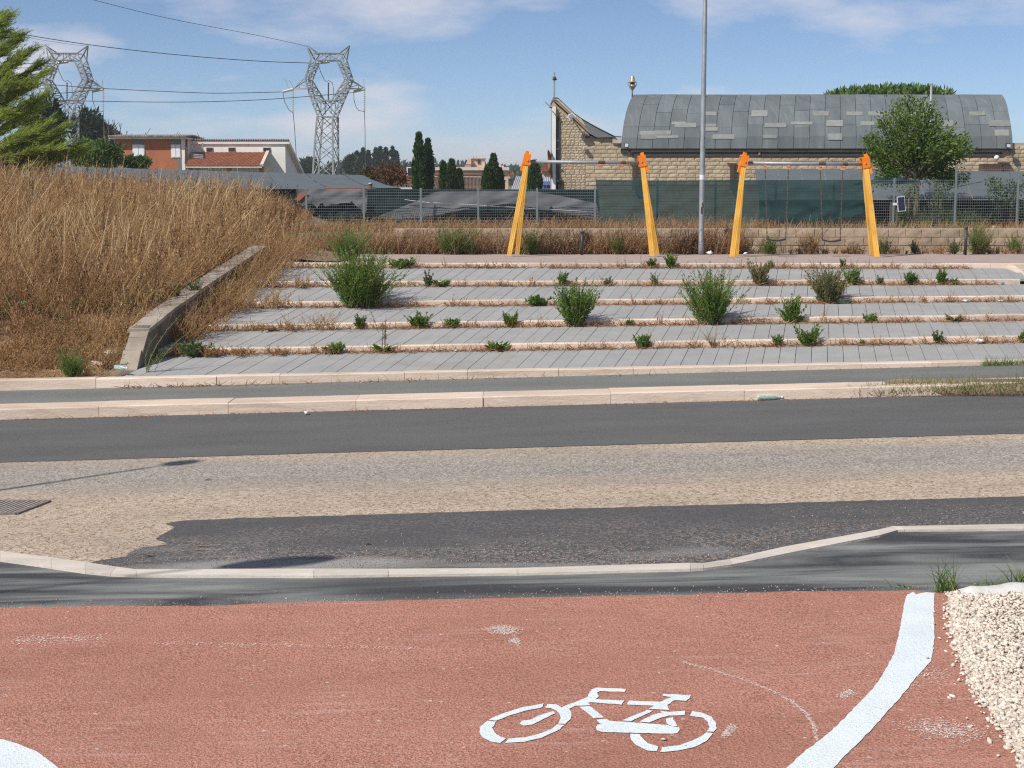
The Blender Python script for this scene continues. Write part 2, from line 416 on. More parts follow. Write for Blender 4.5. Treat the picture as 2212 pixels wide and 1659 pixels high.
# near patch with its torn left end
e2 = [G(*q, .005) for q in [z8(740, 872), z8(760, 850), z8(830, 820), z8(900, 812), z8(985, 800), z8(960, 785), z8(915, 768), z8(960, 740), z8(1030, 700), z8(1000, 688),
      z8(970, 680), z8(1030, 668), z8(1120, 660), z8(1400, 648), z8(2212, 626), z9(1100, 603), z9(2212, 573), (2212, 1072)]]
e2 = e2 + [e2[-1] + (e2[-1] - e2[-2])*((XR - e2[-1].x)/(e2[-1].x - e2[-2].x))]
strip_top = [z8(0, 840), z8(300, 878), z8(500, 905), z8(680, 932), z8(800, 948), z9(0, 944), z9(440, 945), z9(1200, 940), z9(2212, 910), z10(330, 358), z10(480, 335), z10(800, 262), z10(1350, 163), z10(1440, 142), z10(1490, 141), z10(2212, 128)]
strip_bot = [z8(0, 890), z8(300, 932), z8(500, 962), z8(650, 977), z8(800, 983), z9(0, 986), z9(440, 980), z9(1200, 971), z9(2212, 946), z10(330, 389), z10(500, 366), z10(870, 290), z10(1370, 193), z10(1470, 164), z10(1510, 162), z10(2212, 157)]
lo = [onplane(XR, 10.4, .005), onplane(-3.4, 10.4, .005), G(*z8(400, 960), .005), G(*z8(560, 900), .005)]
sheet('resurfaced_patch', ragged(e2, .05, .015) + lo, m_asph_near)
# fresh black asphalt between the strip and the red path
top = extend([G(*q, .010) for q in strip_top]); red_edge = [z8(0, 1172), z8(700, 1163), z8(1200, 1165), z8(1500, 1150), z9(0, 1140), z9(1100, 1118), z9(2212, 1098), z10(300, 540), z10(900, 525), z10(1560, 520), z10(1750, 535)]
sheet('fresh_asphalt', top + [onplane(XR, 9.6, .010), onplane(XL, 9.6, .010)], m_asph_fresh)
re = extend([G(*q, .016) for q in red_edge])
sheet('cycle_path', ragged(re, .04, .012) + [onplane(XR, -3, .016), onplane(XL, -3, .016)], m_red)
# flush kerb strip
ks = sheet('kerb_strip', extend([G(*q, .013) for q in strip_top]) + extend([G(*q, .013) for q in strip_bot])[::-1], m_trav2)
def strip_stones():
    A = extend([G(*q, .03) for q in strip_top]); B = extend([G(*q, .03) for q in strip_bot])
    # split long segments into stones of about a metre
    segs = []
    for i in range(len(A)-1):
        n = max(1, round((A[i+1] - A[i]).length/1.1))
        for k in range(n):
            f, g = k/n, (k+1)/n
            segs.append((A[i].lerp(A[i+1], f), A[i].lerp(A[i+1], g), B[i].lerp(B[i+1], f), B[i].lerp(B[i+1], g)))
    for a, b, c, d in segs:
        g = .0012; L = max(.05, (b - a).length); e = (b - a)*(g/L)
        top = [c + e, d - e, b - e, a + e]
        MB().hexa([p - Vector((0, 0, .12)) for p in top] + top).build('kerb_stone', m_trav2, ks)
strip_stones()

# far street kerb, pavement, terrace kerbs
def kerb_row(name, y0, y1, ztop, h, joints, mat, batter=.012):
    base = MB(); xa, xb = joints[0], joints[-1]
    base.hexa([(xa, y0 + .03, ztop(xa) - h - .1), (xb, y0 + .03, ztop(xb) - h - .1), (xb, y1 - .01, ztop(xb) - h - .1), (xa, y1 - .01, ztop(xa) - h - .1),
               (xa, y0 + .03, ztop(xa) - .03), (xb, y0 + .03, ztop(xb) - .03), (xb, y1 - .01, ztop(xb) - .03), (xa, y1 - .01, ztop(xa) - .03)])
    k = base.build(name, m_bed, kind='structure')
    for a, b in zip(joints, joints[1:]):
        g = .0028; a2, b2 = a + g, b - g; dy = U(-.008, .008); dz = U(-.005, .005); c = .014
        P = []
        for x in (a2, b2):
            zt = ztop(x) + dz
            P.append([(x, y0 + dy, zt - h - .1), (x, y0 + dy + batter, zt - c), (x, y0 + dy + batter + c, zt), (x, y1, zt), (x, y1, zt - h - .1)])
        n = 5; V = P[0] + P[1]
        Fc = [tuple(range(n))[::-1], tuple(range(n, 2*n))] + [(i, (i+1) % n, n + (i+1) % n, n + i) for i in range(n)]
        MB().add(V, Fc).build('kerb_stone', mat, k)
    return k
def jx(srcs, y): return sorted([(s*K - W/2)/F*y*1.0 for s in srcs])
def joints_from(srcs, y, step, lo=XL, hi=XR):
    j = jx(srcs, y*1.02)
    while j[0] > lo: j.insert(0, j[0] - step*U(.9, 1.1))
    while j[-1] < hi: j.append(j[-1] + step*U(.9, 1.1))
    return j
kerb_row('street_kerb', Y_KERB, Y_KBACK, lambda x: KH + GRADE*x, KH, joints_from([326, 735, 1139, 1540, 1944, 2365], Y_KERB, 1.65), m_trav)
sheet('pavement', [onplane(XL, Y_KBACK - .02, KH - .012), onplane(XR, Y_KBACK - .02, KH - .012), onplane(XR, Y_K1 + .1, KH - .012), onplane(XL, Y_K1 + .1, KH - .012)], m_side)
kerb_row('terrace_kerb', Y_K1, KB[1], lambda x: zk(1, x), .14, joints_from([320, 700, 900, 1293, 1491, 1779, 2014, 2370, 2734, 2954], Y_K1, 1.4), m_trav)
# left limits of the treads (at the retaining wall) and right limits (out of frame)
def xwall(y): return D(320, 700, 23.1).x + (y - 23.1)*.065
def zwall(y):
    a, b = D(320, 700.5, 23.1).z, D(588, 533, 31).z
    return a + (y - 23.1)*(b - a)/(31 - 23.1)
XT_R = 9.6
JDIR = (1766 - W/2)/F
for i in range(2, 7):
    j = [xwall(KB[i]) - .05]
    while j[-1] < (XT_R if i < 6 else 11.2): j.append(j[-1] + U(.95, 1.25))
    kerb_row('terrace_kerb', KB[i] - KW, KB[i], lambda x, i=i: zk(i, x), RISE, j, m_trav)
PW = .245
for i in range(1, 6):
    y0, y1 = KB[i], KB[i+1] - KW
    zt = lambda x, y: zk(i, x) + (zk(i+1, x) - RISE - zk(i, x))*(y - y0)/(y1 - y0)
    xa, xb = xwall(y0) - .2, XT_R
    bed = MB().add([(xa, y0 - .02, zt(xa, y0) - .02), (xb, y0 - .02, zt(xb, y0) - .02), (xb, y1 + .02, zt(xb, y1) - .02), (xa, y1 + .02, zt(xa, y1) - .02)], [(0, 1, 2, 3)]).build('terrace_tread', m_bed, kind='structure')
    x = xa + U(0, .2)
    while x < xb + .2:
        sh = JDIR*(y1 - y0); g = .0042; dz = U(-.003, .003); w = PW*1.0
        # a slight wobble in the joint, as the slabs were laid in short lengths
        c = [(x + g, y0), (x + w - g, y0), (x + w - g + sh, y1), (x + g + sh, y1)]
        low = [(a, b, zt(a, b) - .045 + dz) for a, b in c]; up = [(a, b, zt(a, b) + dz) for a, b in c]
        MB().hexa(low + up).build('paver', m_paver, bed)
        x += w
# plateau
sheet('playground_paving', [(xwall(31) - .4, KB[6] - .01, ZP - .004), (14, KB[6] - .01, ZP - .004), (14, Y_WALL + .3, ZP - .004), (-9, Y_WALL + .3, ZP - .004), (-9, 33.5, ZP - .004)], m_plaza)
# side kerb closing the terraces on the right
a, b = D(2172, 574, KB[6] - .1), D(2226, 612, KB[5] + .1)
MB().hexa([(a.x, a.y, a.z - .25), (a.x + .16, a.y, a.z - .25), (b.x + .16, b.y, b.z - .25), (b.x, b.y, b.z - .25), (a.x, a.y, a.z + .02), (a.x + .16, a.y, a.z + .02), (b.x + .16, b.y, b.z + .02), (b.x, b.y, b.z + .02)]).build('side_kerb', m_trav, kind='structure')

# left bank
def fz(x, y):
    e = max(0., min(1., (y - 22.3)/2.2))
    top = zwall(max(23.1, min(y, 31.))) - .06
    if y > 31: top += min(1., (y - 31)/9)*.62
    top += .42*max(0., min(1., (-x - 7.5)/5))*min(1., max(0., (y - 25)/9))
    low = zk(1, x) - .02
    z = low*(1 - e) + top*e - .02*max(0, -x - 6)*(1 - e)
    if y > 30.5:                         # runs out to the plateau on the right
        r = max(0., min(1., (x + 6.6)/2.6)); z = z*(1 - r) + (ZP + .02)*r
    return z + .05*mnoise.noise(Vector((x*.9, y*.9, 3)))
xs = np.concatenate([np.linspace(-40, -14, 12), np.linspace(-13.5, -5.9, 26)])
ysb = np.concatenate([np.linspace(Y_K1 + .19, 31, 30)])
def fz1(x, y): return fz(x, y)
X, Y = np.meshgrid(xs, ysb)
V = np.array([[min(x, xwall(y) - .02) if x > -6.2 else x, y, fz(x, y)] for x, y in zip(X.ravel(), Y.ravel())])
nx = len(xs); ii = (np.arange(len(ysb)-1)[:, None]*nx + np.arange(nx-1)[None]).ravel()
put('field_bank', raw_mesh('field_bank', V, np.stack([ii, ii+1, ii+nx+1, ii+nx], 1), True), m_soil, kind='structure')
grid_sheet('field', np.concatenate([np.linspace(-60, -14, 14), np.linspace(-13.5, -3.6, 30)]), np.linspace(31, 62, 40), fz, m_soil)

# retaining wall with its broken, sloping end
wy = [22.45, 22.6, 22.75, 22.95, 23.12, 24.3, 26, 28, 30, 31.2]
def wtop(y):
    if y >= 23.1: return zwall(y)
    f = (y - 22.45)/.65; a = zk(1, xwall(22.45)) + .04
    return a + (zwall(23.1) - .03 - a)*f**.8
WT = .27
wall = thing('retaining_wall', 'low sloping concrete retaining wall with a broken end beside the dry field', 'wall', (xwall(22.5), 22.5, zk(1, xwall(22.5)) - .1))
mb = MB(); V = []; Fc = []
for y in wy:
    x = xwall(y); j = .01*mnoise.noise(Vector((0, y*3, 0)))
    V += [(x + j, y, zk(1, x) - .3), (x + j, y, wtop(y) - .055), (x - WT, y, wtop(y) - .055), (x - WT, y, zk(1, x) - .3)]
for i in range(len(wy)-1):
    a, b = i*4, i*4 + 4
    Fc += [(a, b, b+1, a+1), (a+1, b+1, b+2, a+2), (a+2, b+2, b+3, a+3)]
Fc += [(0, 1, 2, 3), tuple(len(V) - 4 + k for k in (3, 2, 1, 0))]
mb.add(V, Fc).build('wall_body', M('shade_dark_concrete', (.24, .19, .145), (.12, .095, .07), 2.2, .95, .6, 30), wall)  # body colour darkened to stand in for shade on the tread-side face
for ya, yb_ in ((22.47, 22.72), (22.73, 22.93), (22.94, 23.04)):     # broken pieces of coping on the sloping end
    zt_ = [wtop(ya) - .055, wtop(yb_) - .055]; j_ = U(-.02, .02)
    MB().hexa([(xwall(ya) - WT + j_, ya, zt_[0] - .03), (xwall(ya) + .01 + j_, ya, zt_[0] - .03), (xwall(yb_) + .01 + j_, yb_, zt_[1] - .03), (xwall(yb_) - WT + j_, yb_, zt_[1] - .03),
               (xwall(ya) - WT + j_, ya, zt_[0] + .025), (xwall(ya) + .01 + j_, ya, zt_[0] + .02), (xwall(yb_) + .01 + j_, yb_, zt_[1] + .03), (xwall(yb_) - WT + j_, yb_, zt_[1] + .02)]).build('coping_slab', m_conc, wall)
y = 23.05
while y < 31:
    L = min(U(1.1, 1.6), 31.2 - y); a, b = y, y + L - .012; dz = U(-.012, .012)
    MB().hexa([(xwall(a) - WT - .03, a, wtop(a) - .06 + dz), (xwall(a) + .03, a, wtop(a) - .06 + dz), (xwall(b) + .03, b, wtop(b) - .06 + dz), (xwall(b) - WT - .03, b, wtop(b) - .06 + dz),
               (xwall(a) - WT - .03, a, wtop(a) + dz), (xwall(a) + .03, a, wtop(a) + dz), (xwall(b) + .03, b, wtop(b) + dz), (xwall(b) - WT - .03, b, wtop(b) + dz)]).build('coping_slab', m_conc, wall)
    y += L

# low block wall behind the swings (three courses, stepped up on the right)
def blockmesh(name, seed, n=2):
    r = np.random.default_rng(seed); c = .055
    V = []; Fc = []
    # back frame, bevelled and bossed front with a jittered grid
    gx = np.linspace(-.5, .5, 4); gzv = np.linspace(-.5, .5, 3)
    for zv in gzv:
        for xv in gx:
            edge = (abs(xv) > .49) or (abs(zv) > .49)
            V.append((xv*(1 - .03) + r.uniform(-.012, .012), -1 + (.28 if edge else 0) + r.uniform(-.16, .16), zv*(1 - .06) + r.uniform(-.02, .02)))
    for j in range(2):
        for i in range(3):
            a = j*4 + i; Fc.append((a, a+1, a+5, a+4))
    b = len(V); V += [(-.5, 0, -.5), (.5, 0, -.5), (.5, 0, .5), (-.5, 0, .5)]
    Fc += [(b, b+1, 3, 2, 1, 0), (b+1, b+2, 11, 7, 3), (b+2, b+3, 8, 9, 10, 11), (b+3, b, 0, 4, 8)]
    return raw_mesh(name, V, Fc)
BLOCKS = [blockmesh('stone_block', s) for s in range(8)]
def block_variants(mat):
    out = []
    for b in BLOCKS:
        c = b.copy(); c.materials.clear(); c.materials.append(mat); out.append(c)
    return out
def place_block(variants, parent, x0, x1, z0, z1, y, depth, gap=.008, name='block'):
    me = variants[int(rng.integers(len(variants)))]
    o = bpy.data.objects.new(name, me); link(o); o.parent = parent
    p = Vector(((x0 + x1)/2, y, (z0 + z1)/2)); o.location = p - org(parent)
    o.scale = ((x1 - x0 - gap)*(1 if rng.random() < .5 else -1) if False else (x1 - x0 - gap), depth*U(.8, 1.25), z1 - z0 - gap)
    return o
m_block = M('tufa_garden_block', (.42, .325, .235), (.31, .235, .165), 3.0, .92, .6, 45, obj=.16)
m_mortar = M('pale_mortar', (.42, .36, .29), (.34, .28, .22), 5, .95)
gw = thing('garden_wall', 'low pale block wall with three courses behind the swings', 'wall', (3, Y_WALL, ZP))
WX0, WX1 = -2.8, 13.5
MB().box(WX0, WX1, Y_WALL + .03, Y_WALL + .26, ZP - .1, ZP + .585).build('wall_core', m_mortar, gw)
bv = block_variants(m_block)
for r_ in range(3):
    x = WX0 - U(0, .4)
    while x < WX1:
        w = U(.36, .50); place_block(bv, gw, max(x, WX0), min(x + w, WX1), ZP - .02 + r_*.2, ZP + .18 + r_*.2, Y_WALL + .03, .024, .011); x += w

# ================================================================== painted marks on the cycle path
def paint_poly(mb, pts, z0=.0205, amp=.0032):
    P = [G(*q, z0) for q in pts]; out = []
    for a, b in zip(P, P[1:] + P[:1]):
        n = max(1, int((b - a).length/.03))
        for i in range(n):
            p = a.lerp(b, i/n); x, y = p.x + U(-amp, amp), p.y + U(-amp, amp)
            out.append(Vector((x, y, z0 + GRADE*x)))
    mb.add(out, [tuple(range(len(out)))])
zb = zoomer(1400, 2100, 2.212)
def zs(l): return [zb(*q) for q in l]
wheelF = [[(735,315),(600,338),(450,383),(345,430),(405,434),(480,403),(610,364),(727,343)],
 [(338,437),(288,480),(280,515),(305,555),(365,582),(432,592),(475,558),(430,548),(388,522),(375,485),(400,441)],
 [(468,592),(600,586),(720,556),(830,508),(885,466),(832,462),(790,495),(700,530),(600,552),(492,562)],
 [(805,367),(815,384),(660,462),(600,472),(570,458),(585,437),(640,428),(700,402)]]
frame = [[(745,345),(765,318),(828,322),(862,342),(1050,268),(1055,240),(1075,215),(1110,203),(1290,210),(1320,217),(1308,233),(1135,227),(1115,240),(1125,262),(1108,278),(1100,284),(1305,293),(1282,322),(1065,306),(1050,312),(1068,328),(962,330),(915,352),(935,385),(928,425),(888,459),(834,456),(855,420),(850,385),(825,362),(785,348)],
 [(1340,294),(1560,303),(1600,285),(1640,270),(1575,258),(1580,246),(1775,256),(1768,275),(1735,297),(1660,290),(1610,325),(1620,360),(1480,354),(1510,330),(1320,322)],
 [(990,338),(1062,334),(1165,412),(1092,420)],
 [(1110,428),(1175,422),(1200,436),(1600,465),(1690,482),(1700,500),(1680,525),(1640,528),(1150,516),(1108,502),(1108,480),(1120,462),(1140,460)],
 [(1470,358),(1510,366),(1350,440),(1285,434)],
 [(1595,420),(1645,412),(1680,476),(1640,474),(1612,462)]]
wheelR = [[(1555,366),(1620,374),(1740,366),(1730,396),(1620,400),(1560,415),(1480,448),(1415,442),(1500,396),(1570,378)],
 [(1780,367),(1860,380),(1920,410),(1955,455),(1955,490),(1935,515),(1888,512),(1905,480),(1895,445),(1860,415),(1768,400)],
 [(1932,522),(1890,575),(1800,620),(1700,645),(1558,658),(1572,622),(1690,610),(1790,575),(1850,545),(1882,520)],
 [(1345,528),(1415,530),(1430,560),(1470,595),(1545,618),(1532,652),(1470,648),(1400,615),(1350,570)]]
bm = thing('bicycle_marking', 'white stencilled bicycle symbol painted on the red cycle path', 'road marking', G(*zb(1100, 430), .0205))
for nm, group in (('front_wheel', wheelF), ('frame', frame), ('rear_wheel', wheelR)):
    mb = MB()
    for poly in group: paint_poly(mb, zs(poly))
    mb.build(nm, m_paint, bm)
mb = MB()
left = [(1525,545),(1510,590),(1490,700),(1460,850),(1420,940),(1340,1075),(1200,1225),(1060,1360),(900,1485),(815,1563),(640,1690)]
right = [(1685,535),(1682,640),(1685,780),(1672,905),(1650,950),(1580,1030),(1500,1130),(1420,1220),(1330,1320),(1240,1415),(1160,1490),(1090,1563),(930,1690)]
top = [(1560, 528), (1575, 542), (1640, 530)]
def smooth(l, k=4):
    out = []
    for i in range(len(l)-1):
        a, b, c, d = (np.array(l[max(0, min(len(l)-1, i+j))], float) for j in (-1, 0, 1, 2))
        for s_ in range(k):
            u = s_/k; out.append(tuple(.5*((2*b) + (c - a)*u + (2*a - 5*b + 4*c - d)*u*u + (3*b - a - 3*c + d)*u**3)))
    return out + [l[-1]]
paint_poly(mb, [z10(*q) for q in smooth(left)[::-1] + top + smooth(right)])
mb.build('edge_line', m_paint, label='wide curving white edge line on the red path beside the gravel', cat='road marking')
z12 = zoomer(0, 1900, 1.8433)
arc = [z12(*q) for q in [(-260,815),(-120,818),(0,838),(100,865),(200,905),(270,950),(320,990),(365,1030),(400,1090),(300,1160),(0,1200),(-260,1200)]]
mb = MB(); paint_poly(mb, arc); mb.build('round_marking', m_paint, label='rounded white painted patch cut off in the corner of the red path', cat='road marking')
# scuffs of paint and lime on the red surface: flecks on the proud grains, thinning outwards
m_sc = M('pale_scuff', (.82, .71, .65), (.70, .54, .48), 40, .9)
def flecks(label, pts, spread, n, size=(.004, .011)):
    """pts: measured spots; flecks gather round the line through them"""
    P = [G(*q, .0195) for q in pts]; mb = MB()
    for _ in range(n):
        i = int(rng.integers(0, max(1, len(P)-1))); c = P[i].lerp(P[min(i+1, len(P)-1)], U(0, 1)); x, y = c.x + rng.normal(0, spread[0]), c.y + rng.normal(0, spread[1])
        l, w, an = U(*size), U(*size)*.6, U(-.5, .5); dx, dy = math.cos(an), math.sin(an)
        mb.add([(x + u*dx - v*dy, y + u*dy + v*dx, .0195 + GRADE*(x + u*dx - v*dy)) for u, v in ((-l, 0), (-.2*l, -w), (l, -.2*w), (.3*l, w))], [(0, 1, 2, 3)])
    mb.build('paint_scuff', m_sc, label=label, cat='scuff', kind='stuff')
flecks('pale chalky smear on the red path above the bicycle symbol', [(1068, 1359), (1104, 1361)], (.035, .045), 420)
flecks('faint tail of the chalky smear above the bicycle symbol', [(1108, 1380), (1118, 1388)], (.02, .03), 110)
flecks('short pale paint smear beside the rear wheel of the bicycle symbol', [(1566, 1590), (1584, 1568)], (.008, .02), 170)
flecks('small pale smear between bicycle symbol and curving edge line', [(1818, 1504), (1840, 1493)], (.012, .02), 170)
arcp = [z10(*q) for q in [(205,940),(380,985),(560,1040),(740,1110),(860,1180),(940,1250),(980,1320),(995,1400)]]
flecks('thin curved chalk setting-out line between bicycle symbol and edge line', arcp, (.006, .012), 620, (.003, .008))
flecks('dusty pale smear right of the edge line where it bends', [(1900, 1475), (2040, 1450)], (.10, .10), 420, (.003, .008))
flecks('dusty pale smear on the red path low beside the gravel bed', [(1985, 1565), (2090, 1585)], (.09, .07), 700, (.003, .009))
flecks('long pale scratch marks on the red path toward the black asphalt', [(40, 1382), (220, 1378)], (.05, .05), 300, (.004, .010))
flecks('faint scratch line along the red path before the black asphalt', [(330, 1387), (900, 1400)], (.02, .02), 260, (.004, .009))

# ================================================================== gravel bed
GB = [z10(*q) for q in [(1765,540),(1770,620),(1785,740),(1810,850),(1850,960),(1910,1090),(2010,1230),(2110,1380),(2180,1500),(2240,1620)]]
gpts = [G(*q, .018) for q in GB]
y_back = gpts[0].y + .05
bedpts = [Vector((p.x, p.y, .0225 + GRADE*p.x)) for p in gpts]
sheet('gravel_bed', bedpts + [onplane(bedpts[-1].x + .3, bedpts[-1].y - 1.5, .0225), onplane(6.5, bedpts[-1].y - 1.5, .0225), onplane(6.5, y_back, .0225)], M('gravel_base', (.62, .53, .445), (.5, .42, .34), 30, .95))
def rockproto(seed):
    r = np.random.default_rng(seed); ph = (1 + 5**.5)/2
    V = np.array([(-1,ph,0),(1,ph,0),(-1,-ph,0),(1,-ph,0),(0,-1,ph),(0,1,ph),(0,-1,-ph),(0,1,-ph),(ph,0,-1),(ph,0,1),(-ph,0,-1),(-ph,0,1)], dtype=float)
    V /= np.linalg.norm(V[0]); V *= r.uniform(.5, 1.35, (12, 1)); V *= np.array([1.15, r.uniform(.55, .9), r.uniform(.4, .75)])
    Q = np.array([(0,11,5),(0,5,1),(0,1,7),(0,7,10),(0,10,11),(1,5,9),(5,11,4),(11,10,2),(10,7,6),(7,1,8),(3,9,4),(3,4,2),(3,2,6),(3,6,8),(3,8,9),(4,9,5),(2,4,11),(6,2,10),(8,6,7),(9,8,1)])
    return V, Q
ROCKS = [rockproto(s) for s in range(6)]
def rotz(a):
    c, s_, z = np.cos(a), np.sin(a), np.zeros_like(a); o = np.ones_like(a)
    return np.stack([np.stack([c, -s_, z], -1), np.stack([s_, c, z], -1), np.stack([z, z, o], -1)], -2)
def randrot(n):
    q = rng.normal(size=(n, 4)); q /= np.linalg.norm(q, axis=1, keepdims=True); w, x, y, z = q.T
    return np.stack([np.stack([1-2*(y*y+z*z), 2*(x*y-z*w), 2*(x*z+y*w)], -1), np.stack([2*(x*y+z*w), 1-2*(x*x+z*z), 2*(y*z-x*w)], -1), np.stack([2*(x*z-y*w), 2*(y*z+x*w), 1-2*(x*x+y*y)], -1)], -2)
def merge(V, Q, R, S, P):
    n = len(P); out = np.einsum('nij,kj->nki', R, V)*S[:, None, None] + P[:, None, :]
    q = (Q[None] + (np.arange(n)*len(V))[:, None, None]).reshape(-1, Q.shape[1])
    return out.reshape(-1, 3), q
def cat(parts):
    Vs, Qs, o = [], [], 0
    for v, q in parts:
        Vs.append(v); Qs.append(q + o); o += len(v)
    return np.concatenate(Vs), np.concatenate(Qs)
def tilt(n):      # lying nearly flat, tipped a little any way
    a, b = rng.normal(0, .38, n), rng.normal(0, .38, n); ca, sa, cb, sb, z, o = np.cos(a), np.sin(a), np.cos(b), np.sin(b), np.zeros(n), np.ones(n)
    X = np.stack([np.stack([o, z, z], -1), np.stack([z, ca, -sa], -1), np.stack([z, sa, ca], -1)], -2); Yr = np.stack([np.stack([cb, z, sb], -1), np.stack([z, o, z], -1), np.stack([-sb, z, cb], -1)], -2)
    return np.einsum('nij,njk->nik', X, Yr)
def stones(pos, size, tumbled=True):
    parts = []; k = rng.integers(0, 6, len(pos))
    for i in range(6):
        m = k == i
        if m.any():
            n = int(m.sum()); R = randrot(n) if tumbled else np.einsum('nij,njk->nik', tilt(n), rotz(U(0, 6.28, n))); parts.append(merge(*ROCKS[i], R, size[m], pos[m]))
    return cat(parts)
bx = np.array([p.x for p in gpts]); by = np.array([p.y for p in gpts]); o_ = np.argsort(by)
n = 26000; X_, Y_ = U(2.4, 4.6, n), U(by.min() - .6, y_back - .02, n)
lim = np.interp(Y_, by[o_], bx[o_]); keep = (X_ > lim + np.where(U(0, 1, n) < .045, -.30*U(0, 1, n)**2, U(-.05, .04, n))); X_, Y_ = X_[keep], Y_[keep]; lim = lim[keep]
lift = np.clip((X_ - lim)/.4, 0, 1)*.028
pos = np.stack([X_, Y_, GRADE*X_ + .024 + U(0, 1, len(X_))*lift + U(-.004, .004, len(X_))], 1)
m_gravel = M('cream_gravel', (.70, .615, .53), (.60, .515, .44), 9, .95, .2, 80, isl=.24, spec=.1)
V, Q = stones(pos, .008 + .016*U(0, 1, len(pos))**1.5, False); npbuild('gravel', V, Q, m_gravel, label='cream crushed limestone gravel beside the red path', cat='gravel', kind='stuff')
# stray crumbs on the fresh asphalt, at the red edge and along the strip
ns = 3600; px = U(-60, 2260, ns); X_, Y_, Z_ = [], [], []
for a in px[:600]:
    p = G(a, np.interp(a, [q[0] for q in red_edge], [q[1] for q in red_edge]) - abs(rng.normal(0, 7)), .012); X_.append(p)
for a in px[600:]:
    e = np.interp(a, [q[0] for q in strip_top], [q[1] for q in strip_top]); dens = math.exp(-((a - 1150)/600)**2)
    if rng.random() > .25 + .75*dens: continue
    p = G(a, e - abs(rng.normal(0, 34)) - 2, .007); X_.append(p)
pos = np.array([tuple(p) for p in X_]); V, Q = stones(pos, U(.003, .009, len(pos)))
t = NT('loose_stone'); m_loose = t.done(t.ramp(t.island(), [(0., (.30, .17, .12)), (.45, (.34, .27, .22)), (.85, (.24, .22, .21)), (1., (.5, .44, .4))]), .9)
npbuild('loose_stones', V, Q, m_loose, label='loose pinkish stone crumbs strewn along the flush kerb strip', cat='gravel', kind='stuff')
# geotextile edge
zf = lambda X, Y, z: G(*z10(X, Y), z)
m_fab = M('white_geotextile', (.62, .62, .59), (.50, .50, .475), 14, .95, .5, 60)
fab = thing('geotextile_edge', 'crumpled white geotextile cloth folded over at the back of the gravel bed', 'cloth', zf(1840, 535, .03))
V = []; nx_, nz_ = 60, 6
x0, x1 = zf(1832, 530, .03).x, 5.5
for i in range(nx_):
    x = x0 + (x1 - x0)*i/(nx_-1)
    for j in range(nz_):
        f = j/(nz_-1); h = .065*(math.sin(f*math.pi)**.6)*(.75 + .5*mnoise.noise(Vector((x*3.2, 0, 1))) + .3*mnoise.noise(Vector((x*9, f*3, 1))))*(min(1, i/4 + .5))
        V.append((x + .04*mnoise.noise(Vector((x*14, f*5, 2))), y_back + .05 - .20*f + .05*mnoise.noise(Vector((x*5, f*2, 7))), .02 + GRADE*x + h))
Q = [(i*nz_ + j, (i+1)*nz_ + j, (i+1)*nz_ + j+1, i*nz_ + j+1) for i in range(nx_-1) for j in range(nz_-1)]
MB().add(V, Q).build('fold', m_fab, fab, True)

# drain grate
zg = lambda X, Y: G(*z8(X, Y), .009)
m_iron = M('rusty_iron', (.30, .25, .225), (.19, .16, .15), 12, .75, .4, 60, metal=.3)
c = [zg(-330, 622), zg(95, 622), zg(292, 547), zg(-150, 547)]
gr = thing('drain_grate', 'rusty iron drain grate in the old road surface', 'grate', (c[0] + c[2])/2)
for a, b in zip(c, c[1:] + c[:1]):
    MB().bar(a, b, .035, .02).build('rim', m_iron, gr)
m_bar = M('worn_grate_bar', (.42, .37, .34), (.30, .26, .235), 12, .6, metal=.3)
for k in range(1, 15):
    f = k/15; MB().bar(c[0].lerp(c[1], f), c[3].lerp(c[2], f), .028, .014).build('grate_bar', m_bar, gr)
MB().add([p - Vector((0, 0, .004)) for p in c], [(0, 1, 2, 3)]).build('pit', M('dark_pit', (.012, .012, .012)), gr)

# ================================================================== light pole, swings, posts
m_galv = M('galvanised_steel', (.36, .39, .42), (.27, .30, .33), 6, .55, .2, 60, metal=.35)
pp = D(1514, 553, 34.6); pp.z = ZP
lp = thing('light_pole', 'tall tapered galvanised light pole with white sticker between the swing sets', 'light pole', pp)
MB().lathe([(.062, -.02), (.062, .25), (.060, .26), (.060, 2.2), (.052, 5.0), (.040, 8.2), (.03, 8.21)], pp, 16).build('pole', m_galv, lp, True)
m_white = M('white_plastic', (.74, .75, .76), (.66, .67, .68), 4, .5)
m_dkrust = M('dark_scrape', (.05, .04, .035), (.12, .06, .04), 20, .9)
zl = lambda py: D(1514, py, 34.6).z
MB().lathe([(.0625, zl(388) - pp.z), (.0625, zl(378) - pp.z)], pp, 16).build('sticker', m_white, lp)
for y0, y1, a in ((462, 447, 4.6), (448, 438, 5.0), (300, 296, 5.3)):
    b = pp + Vector((.058*math.cos(a), .058*math.sin(a), 0))
    MB().hexa([b + Vector((dx, dy, zz)) for zz in (zl(y0) - pp.z, zl(y1) - pp.z) for dx, dy in ((-.02, -.006), (.02, -.006), (.012, .01), (-.012, .01))]).build('scrape', m_dkrust, lp)
# luminaire high above the frame
MB().bar(pp + Vector((0, 0, 8.15)), pp + Vector((0, -1.2, 8.35)), .05).build('arm', m_galv, lp)
MB().box(pp.x - .15, pp.x + .15, pp.y - 1.8, pp.y - 1.1, pp.z + 8.3, pp.z + 8.4).build('lamp_head', m_galv, lp)

